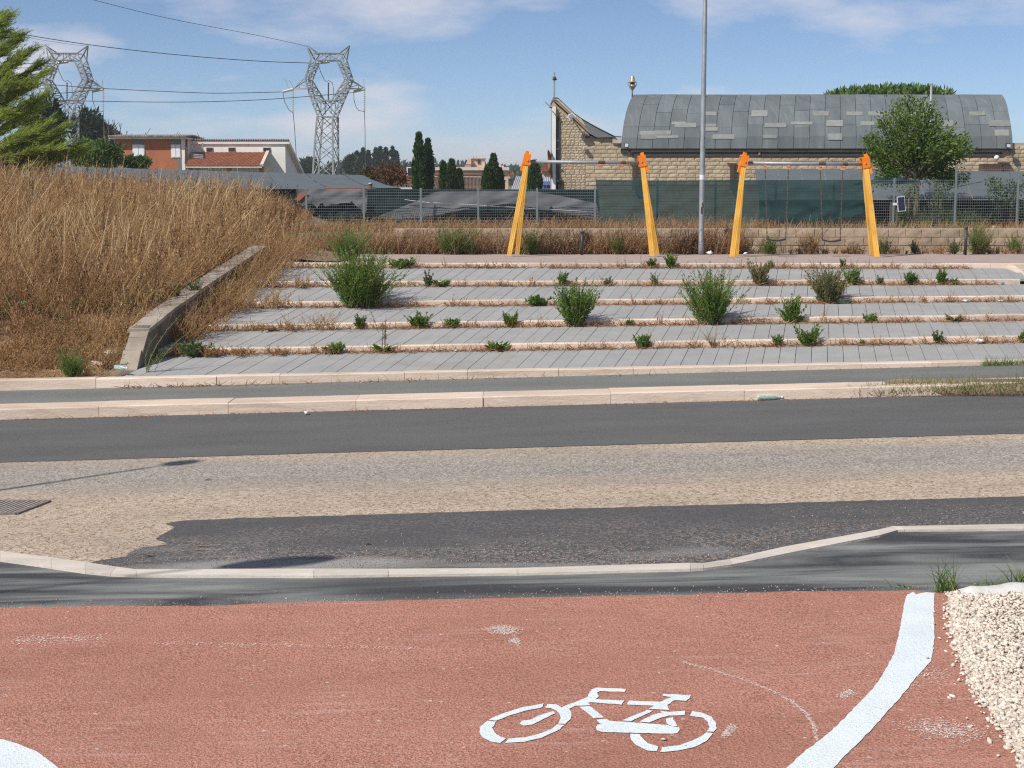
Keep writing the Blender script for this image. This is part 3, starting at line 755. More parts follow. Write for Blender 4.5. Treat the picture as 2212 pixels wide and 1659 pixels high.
m_yel = M('yellow_swing_paint', (.80, .48, .10), (.66, .35, .06), 2.2, .6, .3, 60, spec=.3)
m_org = M('orange_plastic', (.85, .24, .012), (.78, .19, .01), 5, .45, spec=.4)
m_chain = M('chain_steel', (.10, .085, .07), (.17, .12, .09), 30, .6, metal=.5)
m_rub = M('black_rubber', (.02, .022, .03), (.03, .032, .045), 8, .7)
def grooved_leg(a, b, w, d):
    """square profile with three ribs on the faces: core plus raised ribs"""
    mb = MB(); a, b = Vector(a), Vector(b); ax = (b - a).normalized()
    side = ax.cross(Vector((0, 1, 0))).normalized(); dep = side.cross(ax).normalized()
    mb.bar(a, b, w*.86, d*.86, dep)
    for k in (-1, 0, 1):
        o = side*(k*w*.36); mb.bar(a + o, b + o, w*.20, d, dep)
    for k in (-1, 0, 1):
        o = dep*(k*d*.36); mb.bar(a + o, b + o, w, d*.20, dep)
    return mb
def swing(label, ltop, rtop, lfeet, rfeet, hangers, seats, depth, grp):
    root = thing('swing_set', label, 'swing', D(lfeet[0][0], 555, depth) - Vector((0, 0, D(lfeet[0][0], 555, depth).z - ZP)), grp)
    A, B = D(*ltop, depth), D(*rtop, depth)
    for top, feet, s in ((A, lfeet, -1), (B, rfeet, 1)):
        for k, (fx, fd) in enumerate(feet):
            f = D(fx, 556, depth + fd); f.z = ZP - .02
            t_ = top + Vector((.0, .07*(1 if k else -1), .02))
            grooved_leg(t_, f, .105, .105).build('leg', m_yel, root)
            MB().box(f.x - .09, f.x + .09, f.y - .09, f.y + .09, ZP - .01, ZP + .012).build('foot_plate', m_galv, root)
        # orange clamp: a bent plate over the leg heads and a slanting wing
        mb = MB(); c = top + Vector((0, 0, .03)); tl = Vector((-s*.16, 0, 1)).normalized(); sd = Vector((tl.z, 0, -tl.x))
        q = [c + sd*x*.082 + tl*z for x, z in ((-1, -.11), (1, -.11), (1, .12), (-1, .12))]
        mb.slab([p + Vector((0, -.16, 0)) for p in q], (0, .05, 0)); mb.slab([p + Vector((0, .11, 0)) for p in q], (0, .05, 0))
        mb.slab([c + sd*x*.082 + Vector((0, y, 0)) + tl*.11 for x, y in ((-1, -.15), (1, -.15), (1, .15), (-1, .15))], tl*.03)
        mb.build('clamp', m_org, root)
        w0 = c + Vector((-s*.02, -.10, .20)); w1 = c + Vector((s*.12, -.12, -.24))
        MB().bar(w0, w1, .055, .08).build('clamp_wing', m_org, root)
        MB().lathe([(.018, -.004), (.018, .02)], c + Vector((-s*.02, -.165, -.02)), 8).build('bolt', m_galv, root)
    beam = MB().tube([A + Vector((.05, 0, 0)), B - Vector((.05, 0, 0))], .038, 12).build('beam', m_galv, root, True)
    m_dk = m_dkrust
    for f0, f1 in ((.62, .68), (.82, .86)):
        MB().tube([A.lerp(B, f0), A.lerp(B, f1)], .0395, 12).build('worn_band', m_dk, beam)
    for px in hangers:
        f = (px - ltop[0])/(rtop[0] - ltop[0]); p = A.lerp(B, f)
        h = MB().box(p.x - .028, p.x + .028, p.y - .03, p.y + .03, p.z - .075, p.z - .036)
        h.box(p.x - .045, p.x + .045, p.y - .02, p.y + .02, p.z - .13, p.z - .075); h.build('hanger', M('worn_orange', (.62, .30, .16), (.5, .22, .1), 9), root)
    for (h0, h1, s0, s1, sy) in seats:
        P = []
        for h_, s_ in ((h0, s0), (h1, s1)):
            f = (h_ - ltop[0])/(rtop[0] - ltop[0]); a = A.lerp(B, f) - Vector((0, 0, .12)); b = D(s_, sy, a.y); P.append(b)
            ch = MB(); n = int((a - b).length/.055)
            for k in range(n):
                u, v = a.lerp(b, k/n), a.lerp(b, (k + .92)/n)
                ch.bar(u, v, .030 if k % 2 else .012, .012 if k % 2 else .030)
            ch.build('chain', m_chain, root)
        seat = MB(); n = 8; V = []
        for k in range(n+1):
            f = k/n; p = P[0].lerp(P[1], f); z = -.035*math.sin(f*math.pi)
            V += [p + Vector((0, -.10, z - .02)), p + Vector((0, .10, z - .02)), p + Vector((0, .10, z + .012)), p + Vector((0, -.10, z + .012))]
        Fc = []
        for k in range(n):
            a = k*4
            for j in range(4): Fc.append((a + j, a + (j+1) % 4, a + 4 + (j+1) % 4, a + 4 + j))
        Fc += [(3, 2, 1, 0), tuple(n*4 + j for j in range(4))]
        seat.add(V, Fc).build('seat', m_rub, root)
    return root
swing('yellow swing frame with bare beam and no seats left, nearer the pylons', (1138, 349), (1387, 352), [(1099, -.45), (1117, .45)], [(1409, -.45), (1420, .45)], [1229, 1295, 1344], [], 33.9, 'yellow swing frames')
swing('yellow swing frame with two black seats hanging on chains, by the leafy tree', (1606, 352), (1868, 355), [(1581, -.45), (1590, .35)], [(1895, -.45), (1884, .4)], [1653, 1703.6, 1772, 1821],
      [(1653, 1703.6, 1657, 1697, 516), (1772, 1821, 1777, 1815, 518)], 33.6, 'yellow swing frames')
m_blk = M('black_post_paint', (.02, .022, .025), (.04, .04, .045), 6, .5)
for px, top, lab in ((1257, 499, 'thin black post in the dry weeds under the empty swing beam'), (2085, 490, 'thin black post beside a green bush at the low block wall')):
    b = D(px, 552, 34.4); b.z = ZP; h = D(px, top, 34.4).z - ZP
    po = thing('bollard', lab, 'bollard', b, 'black posts')
    MB().lathe([(.035, 0), (.035, h - .05)], b, 12).build('post', m_blk, po, True)
    MB().lathe([(.042, h - .05), (.042, h - .012), (.03, h)], b, 12).build('cap', m_blk, po, True)

# ================================================================== mesh fence and shade cloth
m_wire = M('fence_wire', (.235, .265, .275), (.20, .225, .235), 3, .5, metal=.3)
FZ = gz(0, Y_FENCE)
fence = thing('mesh_fence', 'grey welded mesh fence on posts behind the swings', 'fence', (0, Y_FENCE, FZ))
posts = [536, 662, 786, 909, 1033, 1160, 1285, 1420, 1545, 1675, 1800, 1930, 2063, 2197, 2330]
tops = [452, 420, 407, 408, 408, 408, 408, 389, 388, 388, 388, 387, 361, 361, 361]
low = [520, 510, 500, 500, 500, 500, 500, 495, 495, 495, 497, 497, 480, 478, 478]
PX = [D(p, 450, Y_FENCE).x for p in posts]; PT = [D(p, t_, Y_FENCE).z for p, t_ in zip(posts, tops)]; PB = [D(p, t_, Y_FENCE).z for p, t_ in zip(posts, low)]
for x, z1, z0 in zip(PX, PT, PB):
    MB().box(x - .03, x + .03, Y_FENCE - .02, Y_FENCE + .02, z0 - .5, z1 + .03).build('post', m_wire, fence)
for i in range(len(PX)-1):
    mb = MB(); zt = max(min(PT[i], PT[i+1]), 0) if i not in (6, 11) else PT[i+1]; zt = PT[i] if i in (11,) else zt
    if i == 11: zt = PT[11]
    z = min(PB[i], PB[i+1]); rows = []
    while z < zt: rows.append(z); z += .083
    for z in rows: mb.box(PX[i] + .03, PX[i+1] - .03, Y_FENCE - .008, Y_FENCE, z - .0045, z + .0045)
    x = PX[i] + .06
    while x < PX[i+1] - .04:
        mb.box(x - .0018, x + .0018, Y_FENCE - .014, Y_FENCE - .008, rows[0], zt); x += .066
    mb.build('mesh_panel', m_wire, fence)

def clothmat(name, c1, c2, trans, veil=0.0):
    t = NT(name)
    w = t.math('MULTIPLY', t.noise((40, 40, 40), 2), .4)
    col = t.mix(t.ramp(t.noise((1.2, 1, 1.6), 5), [(.3, 0.), (.7, 1.)]), c1, c2); col = t.mix(w, col, tuple(x*.6 for x in c1))
    m = t.done(col, .9, 0, .15)
    tr = t.n.new('ShaderNodeBsdfTranslucent'); t.val(tr.inputs['Color'], col); mx = t.n.new('ShaderNodeMixShader'); mx.inputs[0].default_value = trans
    t.l.new(t.b.outputs[0], mx.inputs[1]); t.l.new(tr.outputs[0], mx.inputs[2])
    last = mx.outputs[0]
    if veil:      # open weave: a little shows through
        tp_ = t.n.new('ShaderNodeBsdfTransparent'); m2 = t.n.new('ShaderNodeMixShader'); m2.inputs[0].default_value = veil
        t.l.new(last, m2.inputs[1]); t.l.new(tp_.outputs[0], m2.inputs[2]); last = m2.outputs[0]
    t.l.new(last, t.n['Material Output'].inputs[0]); return m
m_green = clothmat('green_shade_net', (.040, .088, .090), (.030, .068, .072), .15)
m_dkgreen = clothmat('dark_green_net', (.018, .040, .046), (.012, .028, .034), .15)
m_grey = clothmat('grey_shade_net', (.205, .215, .235), (.165, .175, .195), .1)
m_greenv = clothmat('green_shade_net_veil', (.040, .088, .090), (.030, .068, .072), .15, .14)
def drape(name, corners, depth, mat, label, nx=40, nz=14, fold=.05, holes=None, jag=.0, cat='shade cloth', dslope=0.0, group=None):
    """corners: list of top pixels and matching bottom pixels along the cloth"""
    tops_, bots = corners; tx = [p[0] for p in tops_]; ty = [p[1] for p in tops_]; bx_ = [p[0] for p in bots]; by_ = [p[1] for p in bots]
    V = []; f_t = np.linspace(0, 1, len(tx)); f_b = np.linspace(0, 1, len(bx_))
    for i in range(nx+1):
        f = i/nx; a = (np.interp(f, f_t, tx), np.interp(f, f_t, ty)); b = (np.interp(f, f_b, bx_), np.interp(f, f_b, by_))
        jj = jag*mnoise.noise(Vector((f*17, 5, 1)))
        for j in range(nz+1):
            g = j/nz; px, py = a[0]*(1-g) + b[0]*g, a[1]*(1-g) + (b[1] + jj)*g
            n1 = mnoise.noise(Vector((px*.03, py*.05, depth))) + .6*mnoise.noise(Vector((px*.012, py*.08 + px*.03, 9.)))
            p = D(px, py, depth + dslope*(g)) ; p.y += fold*n1 + .0; V.append(p)
    Fc = [(i*(nz+1) + j, (i+1)*(nz+1) + j, (i+1)*(nz+1) + j+1, i*(nz+1) + j+1) for i in range(nx) for j in range(nz)]
    return MB().add(V, Fc).build(name, mat, None, True, label=label, cat=cat, group=group)
drape('shade_cloth', ([(1286, 388), (1420, 390), (1560, 389), (1700, 389), (1880, 388)], [(1298, 486), (1420, 490), (1560, 484), (1700, 478), (1800, 476), (1862, 462)]), Y_FENCE - .13, m_greenv, 'dark green shade cloth hung taut along the fence between the two swings', 90, 16, .05, jag=4)
drape('shade_cloth', ([(786, 409), (1030, 409), (1292, 409)], [(790, 498), (1030, 500), (1300, 500)]), Y_FENCE + .75, m_dkgreen, 'blackish green net behind the fence, showing round the torn grey sheet', 60, 12, .06)
z2 = zoomer(1000, 200, 2.212)
tp = [z2(*q) for q in [(412,1098),(700,985),(860,908),(1200,903),(1560,905),(1800,950),(1990,990)]]; bt = [z2(*q) for q in [(415,1100),(640,1100),(800,1085),(1150,1020),(1390,990),(1700,1050),(2035,1108)]]
drape('torn_sheet', (tp, bt), Y_FENCE + .35, m_grey, 'torn pale grey sheet sagging behind the mesh fence, left of the green cloth', 70, 10, .05)
drape('shade_cloth', ([(640, 424), (700, 422), (786, 412)], [(640, 512), (700, 505), (790, 492)]), Y_FENCE + .5, m_dkgreen, 'dark green net low behind the fence at the edge of the dry field', 30, 10, .06)
tp = [z2(*q) for q in [(-120,890),(120,890),(330,890),(378,900)]]; bt = [z2(*q) for q in [(-120,1000),(60,1005),(270,985),(372,1070)]]
drape('torn_sheet', (tp, bt), Y_FENCE + .3, m_grey, 'pale grey sheet with a ragged hem hung on the fence by the dry field', 30, 10, .06, jag=10)
# white tie line across the torn sheet
mb = MB(); mb.tube([D(*z2(*q), Y_FENCE + .26) for q in [(640, 965), (800, 985), (1150, 1003), (1570, 1030), (1980, 1052)]], .008, 4); mb.build('tie_rope', m_white, label='thin white rope strung across the torn grey sheet', cat='rope')

# ================================================================== shade-cloth sheds
m_roofnet = clothmat('grey_roof_net', (.150, .175, .195), (.115, .140, .158), .08)
m_wood = M('weathered_wood', (.13, .10, .08), (.08, .06, .05), 8, .9)
m_dark = M('dark_interior_shade', (.012, .014, .016), (.02, .022, .024), 2)  # near-black colour standing in for the shade inside the shed
def strip_roof(root, tl, tr, bl, br, dt, db, n, mat, sag=.05, name='cloth_strip', slant=0.0):
    """a sloping roof covered with n strips of netting"""
    for k in range(n):
        V = []; m = 8
        for s_ in range(2):
            f = (k + (s_*.985))/n
            for j in range(m+1):
                g = j/m; ff = min(1, max(0, f + slant*(g-.5)))
                a = D(tl[0]*(1-ff) + tr[0]*ff, tl[1]*(1-ff) + tr[1]*ff, dt); b = D(bl[0]*(1-ff) + br[0]*ff, bl[1]*(1-ff) + br[1]*ff, db)
                p = a.lerp(b, g); p.z -= sag*math.sin(g*math.pi)*(.6 + .5*mnoise.noise(Vector((f*9, g*3, 1)))) - (.012 if (k % 2) else 0); V.append(p)
        Fc = [(j, j+1, m+2+j, m+1+j) for j in range(m)]
        MB().add(V, Fc).build(name, mat, root, True)
def posts_row(root, pxs, py, depth):
    for px in pxs:
        p = D(px, py, depth); MB().bar((p.x, p.y, gz(p.x, p.y) - .2), p, .07).build('post', m_wood, root)
s1 = thing('net_shed', 'long low shed roofed with grey netting behind the dry field', 'shed', (D(500, 400, 54).x, 54, gz(-10, 54)))
strip_roof(s1, (120, 359), (785, 379), (60, 412), (866, 407), 60, 50, 16, m_roofnet, .12)
posts_row(s1, (100, 260, 420, 600, 760, 850), 410, 50.1); posts_row(s1, (140, 400, 600, 780), 381, 60)
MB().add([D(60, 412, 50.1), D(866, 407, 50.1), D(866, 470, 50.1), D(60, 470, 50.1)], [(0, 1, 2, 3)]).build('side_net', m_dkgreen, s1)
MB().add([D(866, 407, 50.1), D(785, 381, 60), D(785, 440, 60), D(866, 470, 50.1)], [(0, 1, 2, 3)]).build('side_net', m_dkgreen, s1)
mb = MB(); a, b = D(*z2(170, 888), 49.9), D(866, 407, 49.9); mb.bar(D(700, 407.5, 49.95), D(800, 407, 49.95), .05); mb.build('rusty_batten', M('rust_red', (.30, .09, .05), (.2, .06, .04), 6), s1)
# terracotta sheet patch on the lower net
pq = [D(*z2(X, Y), Y_FENCE + .22) for X, Y in [(-120, 930), (-70, 930), (-100, 970), (-148, 970)]]
zz3 = zoomer(900, 500, 4.424)
pq = [D(*zz3(X, Y), Y_FENCE + .22) for X, Y in [(240, 515), (355, 515), (240, 620), (165, 605)]]
MB().slab(pq, (0, .02, 0)).build('clay_sheet', M('clay_sheet', (.42, .13, .075), (.34, .10, .06), 6), label='small clay-red sheet lying on the pale net by the dry field', cat='sheet')
for X, Y0, Y1, lab in ((512, 525, 690, 'rusty flue pipe with tin cap rising by the clay-red sheet'), (1243, 385, 470, 'short brown flue pipe with tin cap at the end of the net shed')):
    a, b = D(*zz3(X, Y1), Y_FENCE + .9), D(*zz3(X, Y0), Y_FENCE + .9)
    fl = thing('flue_pipe', lab, 'pipe', (a.x, a.y, gz(a.x, a.y)), 'flue pipes of the net sheds')
    MB().tube([(a.x, a.y, gz(a.x, a.y) - .1), b], .055, 10).build('pipe', m_dkrust, fl, True)
    MB().lathe([(.075, -.01), (.075, .02), (.02, .055)], b, 10).build('cap', m_galv, fl, True)
s2 = thing('net_shed', 'low shed roofed with grey netting in front of the church, behind the leafy tree', 'shed', (D(2000, 400, 51).x, 51, gz(14, 51)))
strip_roof(s2, (1630, 365), (2330, 372), (1640, 431), (2360, 432), 54, 48.5, 14, m_roofnet, .10)
posts_row(s2, (1660, 1800, 1925, 2060, 2200), 431, 48.6)
MB().add([D(1640, 432, 53), D(2360, 432, 53), D(2360, 500, 53), D(1640, 500, 53)], [(0, 1, 2, 3)]).build('interior_shade_sheet', m_dark, s2)  # dark sheet painted as the shaded interior under the roof
MB().add([D(1640, 434, 48.7), D(1880, 434, 48.7), D(1880, 500, 48.7), D(1640, 500, 48.7)], [(0, 1, 2, 3)]).build('side_net', m_dark, s2)  # same shade-coloured sheet closing the front
for a_, b_ in (((2040, 425), (2060, 470)), ((2105, 455), (2160, 436)), ((2070, 440), (2095, 475)), ((1905, 455), (1975, 440))):
    MB().tube([D(*a_, 49.5), D(*b_, 49.8)], .02, 5).build('pole', m_wood, s2)
# green net flap thrown over the fence end
drape('net_flap', ([(1846, 398), (1900, 384), (1945, 384), (1990, 391)], [(1846, 400), (1900, 396), (1945, 398), (1990, 396)]), Y_FENCE + .3, m_green, 'bunched green net rolled over the fence top under the leafy tree', 30, 6, .12)

# ================================================================== church
YC = 56.0
z13 = zoomer(1700, 220, 4.1475); z3 = zoomer(1700, 200, 2.37); z4 = zoomer(2464, 200, 2.37)
def C(q, dy=0.0): return D(q[0], q[1], YC + dy)
m_tufa = M('church_tufa', (.52, .42, .305), (.42, .335, .24), 1.5, .92, .6, 25, obj=.12)
m_tufaI = M('church_tufa_small', (.52, .42, .305), (.42, .335, .24), 1.5, .92, .6, 25, isl=.12)
m_cmort = M('church_mortar', (.44, .36, .275), (.36, .295, .22), 4, .95)
m_lead = NT('bitumen_roof'); t = m_lead
col = t.mix(t.ramp(t.noise((2.2, .6, .5), 5, .6), [(.3, 0.), (.7, 1.)]), (.115, .135, .148), (.165, .185, .192))
col = t.mix(t.ramp(t.noise((7, .8, .6), 4), [(.55, 0.), (.75, .55)]), col, (.23, .24, .235))
r = t.math('ADD', t.math('MULTIPLY', t.objrand(), .26), .87); nn = t.n.new('ShaderNodeVectorMath'); nn.operation = 'SCALE'; t.l.new(col, nn.inputs[0]); t.l.new(r, nn.inputs['Scale'])
t.bump(t.noise(30, 4), .3, .01); m_lead = t.done(nn.outputs[0], .85, 0, .25)
m_patch = M('roof_patch', (.255, .265, .245), (.205, .215, .205), 5, .9, .2, 50, obj=.12)
m_fasc = M('pale_fascia', (.52, .48, .42), (.40, .35, .29), 5, .8)
m_rustfasc = M('rusty_fascia', (.40, .29, .20), (.30, .20, .13), 4, .85)
m_glass = M('dark_glass', (.03, .025, .025), (.05, .04, .035), 3, .25)
m_colwhite = M('white_column', (.78, .78, .77), (.72, .72, .71), 3, .7)
m_eave = M('dark_eave_metal', (.055, .05, .05), (.08, .07, .065), 4, .6)
m_band = M('grey_clerestory', (.20, .215, .25), (.17, .18, .21), 2, .4)
CG = gz(10, YC)
church = thing('church', 'small tufa block church with grey barrel roof and a pointed sail tower', 'church', (C((1700, 390)).x, YC, CG))
def Cx(px): return D(px, 400, YC).x
# walls
xl, xm, xr = C(z13(695, 905)).x, C(z3(740, 700)).x, C(z4(1735, 690)).x
z_hi, z_mid, z_lo = C(z13(700, 905)).z, C(z3(700, 650)).z, C(z3(900, 703)).z
xstep = C(z3(665, 600)).x; x_end = C((2330, 300)).x
wall = MB().box(xl, x_end, YC + .04, YC + 10, CG - .3, z_lo).build('wall', m_cmort, church)
MB().box(xl, xstep, YC + .041, YC + 3, z_lo - .01, z_hi - .02).build('wall_corner', m_cmort, church)
MB().box(xstep - .01, xm, YC + .042, YC + 3, z_lo - .011, z_mid - .01).build('wall_step', m_cmort, church)
xr0 = C(z4(1740, 600)).x
MB().box(xr0, x_end, YC + .043, YC + 3, z_lo - .012, C(z4(1850, 605)).z).build('wall_corner', m_cmort, church)
bvc = block_variants(m_tufa); CH = .148
def in_main(x, z):
    if x < xstep: return z < z_hi - .03
    if x < xm: return z < z_mid - .02
    if x < xr0: return z < z_lo - .01
    return z < C(z4(1850, 605)).z - .02
z_vis = C((1500, 392)).z; row = 0; z = z_vis - 2*CH; cnt = 0; rest = []
while z < z_hi:
    x = xl - U(0, .15) if row % 2 else xl
    while x < x_end - .05:
        w = U(.25, .40) if rng.random() > .15 else U(.42, .5); a, b = max(x, xl), min(x + w, x_end)
        x += w
        if not in_main((a + b)/2, z + CH - .02) or b - a < .06: continue
        # the 300 stones that show largest are objects, the others one joined part
        if cnt < 300 and z >= z_vis - .02 and a < C((2205, 300)).x:
            place_block(bvc, church, a, b, z, z + CH, YC + .045, .032, .012, 'stone_block'); cnt += 1
        elif z >= z_vis - .2: rest.append((a, b, z, z + CH))
    z += CH; row += 1
def joined_blocks(lst, y, depth, gap=.014):
    mb = MB()
    for a, b, z0, z1 in lst:
        src = BLOCKS[int(rng.integers(8))]; c = Vector(((a+b)/2, y, (z0+z1)/2))
        mb.add([c + Vector((v.co.x*(b-a-gap), v.co.y*depth, v.co.z*(z1-z0-gap))) for v in src.vertices], [tuple(p.vertices) for p in src.polygons])
    return mb
joined_blocks(rest, YC + .045, .032, .012).build('small_stones', m_tufaI, church, kind='stuff')
MB().box(xl - .03, xstep, YC - .04, YC + .35, z_hi - .02, z_hi + .05).build('coping', m_eave, church)
MB().box(C(z13(1045, 900)).x, C(z13(1168, 900)).x, YC - .06, YC + .3, C(z13(1100, 982)).z, C(z13(1100, 897)).z).build('parapet_stone', m_fasc, church)
MB().box(xm - .02, xr0, YC - .03, YC + .4, z_lo - .01, z_lo + .07).build('sill', m_eave, church)
MB().box(xm, xr0, YC + .10, YC + 9, z_lo + .03, C((1700, 326)).z).build('clerestory', m_band, church)
# tower: wedge body, small stones, sail roof, slit window, column
xt0, xt1 = C(z13(262, 430)).x, C(z13(700, 905)).x
body = [C(z13(262, 430), .05), C(z13(450, 590), .05), C(z13(740, 850), .05), C(z13(740, 930), .05)]
body += [Vector((body[-1].x, YC + .05, CG - .3)), Vector((xt0, YC + .05, CG - .3))]
MB().slab(body, (0, 3.2, 0)).build('tower_wall', m_cmort, church)
sl = [C(z13(*q)) for q in [(262, 430), (450, 590), (740, 850)]]
def tower_top(x): return np.interp(x, [p.x for p in sl], [p.z for p in sl])
xw1 = C(z13(345, 700)).x; zw1 = C(z13(320, 632)).z; xd1 = C(z13(402, 1500)).x; zd1 = C(z13(350, 1480)).z
lst = []; z = CG + .3; row = 0; TH = .098
while z < sl[0].z:
    x = xt0 + (0 if row % 2 else -.06)
    while x < xl:
        w = U(.13, .22); a, b = max(x, xt0), min(x + w, xl); x += w
        if b - a < .04: continue
        if z + TH > tower_top(a) - .02 or z + TH > tower_top(b) - .0: continue
        if a < xw1 and z + TH > CG and z < zw1: 
            if b > xw1 + .05: a = xw1
            else: continue
        if a < xd1 and z < zd1:
            if b > xd1 + .05: a = xd1
            else: continue
        lst.append((a, b, z, z + TH))
    z += TH; row += 1
joined_blocks(lst, YC + .055, .035, .012).build('tower_stones', m_tufaI, church, kind='stuff')
up = [(255,383),(320,383),(420,475),(540,590),(640,660),(760,730),(900,805),(1075,892)]; dn = [(256,408),(300,440),(450,575),(610,722),(740,850),(815,890),(850,905),(1075,900)]
def sail(y0, y1, upper, lower, name, mat):
    A = [C(z13(*q), y0) for q in upper]; B = [C(z13(*q), y0) for q in lower]; n = len(A); off = Vector((0, y1 - y0, 0)); mb = MB()
    V = A + B + [p + off for p in A] + [p + off for p in B]; Fc = []
    for i in range(n-1):
        Fc += [(i, i+1, n+i+1, n+i), (2*n+i, 3*n+i, 3*n+i+1, 2*n+i+1), (i, 2*n+i, 2*n+i+1, i+1), (n+i, n+i+1, 3*n+i+1, 3*n+i)]
    Fc += [(0, n, 3*n, 2*n), (n-1, 3*n-1, 4*n-1, 2*n-1)]
    mb.add(V, Fc).build(name, mat, church)
mid = [((u[0] + d[0])/2 + 6, (u[1]*.45 + d[1]*.55)) for u, d in zip(up, dn)]
sail(-.13, 3.6, up[:5], mid[:5], 'sail_roof', m_fasc); sail(-.09, 3.5, [(x-2, y+.5) for x, y in mid[:5]], dn[:5], 'sail_soffit', m_rustfasc)
sail(-.11, 3.55, up[4:], [(740, 850)] + dn[5:], 'sail_tail', m_lead)
sail(-.15, 3.7, [(x+4, y-7) for x, y in up], [(x+2, y-1) for x, y in up], 'sail_capping', m_eave)
a, b = C(z13(250, 500), -.12), C(z13(298, 500), -.12)
MB().box(a.x, b.x, YC - .12, YC + .3, CG - .2, C(z13(270, 500), -.12).z).build('column', m_colwhite, church)
wx0, wx1 = C(z13(300, 600)).x, xw1
win = MB().box(wx0, wx1 - .01, YC + .0, YC + .045, CG, zw1).build('window', m_glass, church)
for y in (945, 1058, 1480):
    MB().box(wx0, wx1 - .005, YC - .03, YC - .002, C(z13(320, y + 8)).z, C(z13(320, y - 8)).z).build('glazing_bar', m_galv, win)
MB().box(wx1 - .025, wx1, YC - .04, YC - .002, CG, zw1).build('frame', m_eave, win)
MB().box(wx0 + .06, xd1, YC + .0, YC + .047, CG, zd1).build('door', m_glass, church)
# cross
cp = C(z13(278, 383), .1); ct_ = C(z13(280, 40), .1)
cr_ = thing('cross', 'slim weathered metal cross on the point of the church tower', 'cross', cp)
MB().bar(cp - Vector((0, 0, .15)), ct_, .06).build('upright', m_galv, cr_)
h = C(z13(278, 128), .1); d_ = Vector((.22, .97, 0))
MB().bar(h - d_*.38, h + d_*.38, .06).build('crossbar', m_galv, cr_)
MB().box(h.x - .065, h.x + .065, h.y - .05, h.y + .05, h.z - .05, h.z + .07).build('collar', m_dkrust, cr_)
# antenna and lamps on the church
an = thing('wall_antenna', 'small grey antenna on a bracket at the tower tip', 'antenna', C(z13(245, 510), -.3))
MB().tube([C(z13(250, 515), -.3), C(z13(215, 500), -.3)], .03, 6).build('bracket', m_dkrust, an)
MB().tube([C(z13(230, 510), -.3), C(z13(160, 435), -.3)], .022, 6).build('rod', m_galv, an)
def lampbox(name, label, pts, dy, d, mat, cat_, group=None, extra=None):
    P = [C(z13(*q), dy) for q in pts]; o = thing(name, label, cat_, sum(P, Vector())/len(P), group)
    MB().slab(P, (0, d, 0)).build('housing', mat, o)
    c = sum(P, Vector())/len(P); Q_ = [c + (p - c)*.72 + Vector((0, -.012, 0)) for p in P]; MB().slab(Q_, (0, .02, 0)).build('lens', m_white if mat is m_eave else m_galv, o)
    MB().bar(c + Vector((0, d, 0)), c + Vector((0, d + .4, 0)), .03).build('bracket', m_eave, o)
    return o
lampbox('floodlight', 'white floodlight fixed under the sloping tower roof', [(445, 640), (465, 598), (520, 582), (562, 622), (555, 640), (475, 664)], -.62, .2, m_white, 'lamp')
lampbox('floodlight', 'small white wall lamp at the corner where tower meets nave', [(652, 1060), (660, 1035), (690, 1018), (702, 1024), (702, 1064)], -.2, .15, m_white, 'lamp')
lampbox('floodlight', 'square black floodlight at the roof end nearest the bell', [(1202, 1038), (1208, 975), (1264, 978), (1258, 1040)], -.45, .12, m_eave, 'lamp')
z4p = [z4(*q) for q in [(1762, 637), (1762, 606), (1800, 608), (1798, 637)]]
P = [D(*q, YC - .45) for q in z4p]; fo = thing('floodlight', 'square black floodlight at the roof end away from the bell', 'lamp', sum(P, Vector())/4)
MB().slab(P, (0, .12, 0)).build('housing', m_eave, fo); c = sum(P, Vector())/4
MB().slab([c + (p - c)*.7 + Vector((0, -.012, -.02)) for p in P], (0, .02, 0)).build('lens', m_white, fo)
MB().bar(c + Vector((0, .12, 0)), c + Vector((0, .5, 0)), .03).build('bracket', m_eave, fo)
# downpipes with stone hoppers
for (Z, X, Y0, Y1) in ((z3, 762, 775, 960), (z3, 1500, 775, 960), (z4, 822, 775, 960), (z4, 1750, 770, 960)):
    a, b = C(Z(X, Y0), -.12), C(Z(X, Y1), -.12)
    dp = MB().bar(a, b, .13).build('downpipe', m_dkrust, church)
    MB().hexa([a + Vector((x, y, zz)) for zz, s_ in ((-.02, .08), (.09, .19)) for x, y in ((-s_, -s_*.7), (s_, -s_*.7), (s_, .15), (-s_, .15))]).build('hopper', m_tufa, dp)
MB().box(C(z4(1555, 800)).x, C(z4(1698, 800)).x, YC - .5, YC + .03, C(z4(1600, 842)).z, C(z4(1600, 765)).z).build('vent_hood', m_dkrust, church)
MB().lathe([(.03, -.1), (.09, -.05), (.1, .03), (.05, .09)], C(z4(1690, 718), -.2), 10).build('camera_dome', m_white, church, True)
for Z, X, Y0, Y1 in ((z3, 1708, 697, 672), (z4, 740, 697, 672)):
    a = C(Z(X, Y0), -.02); MB().tube([a, C(Z(X, Y1), -.02)], .05, 8).build('vent_pipe', M('clay_vent', (.45, .2, .15)), church)
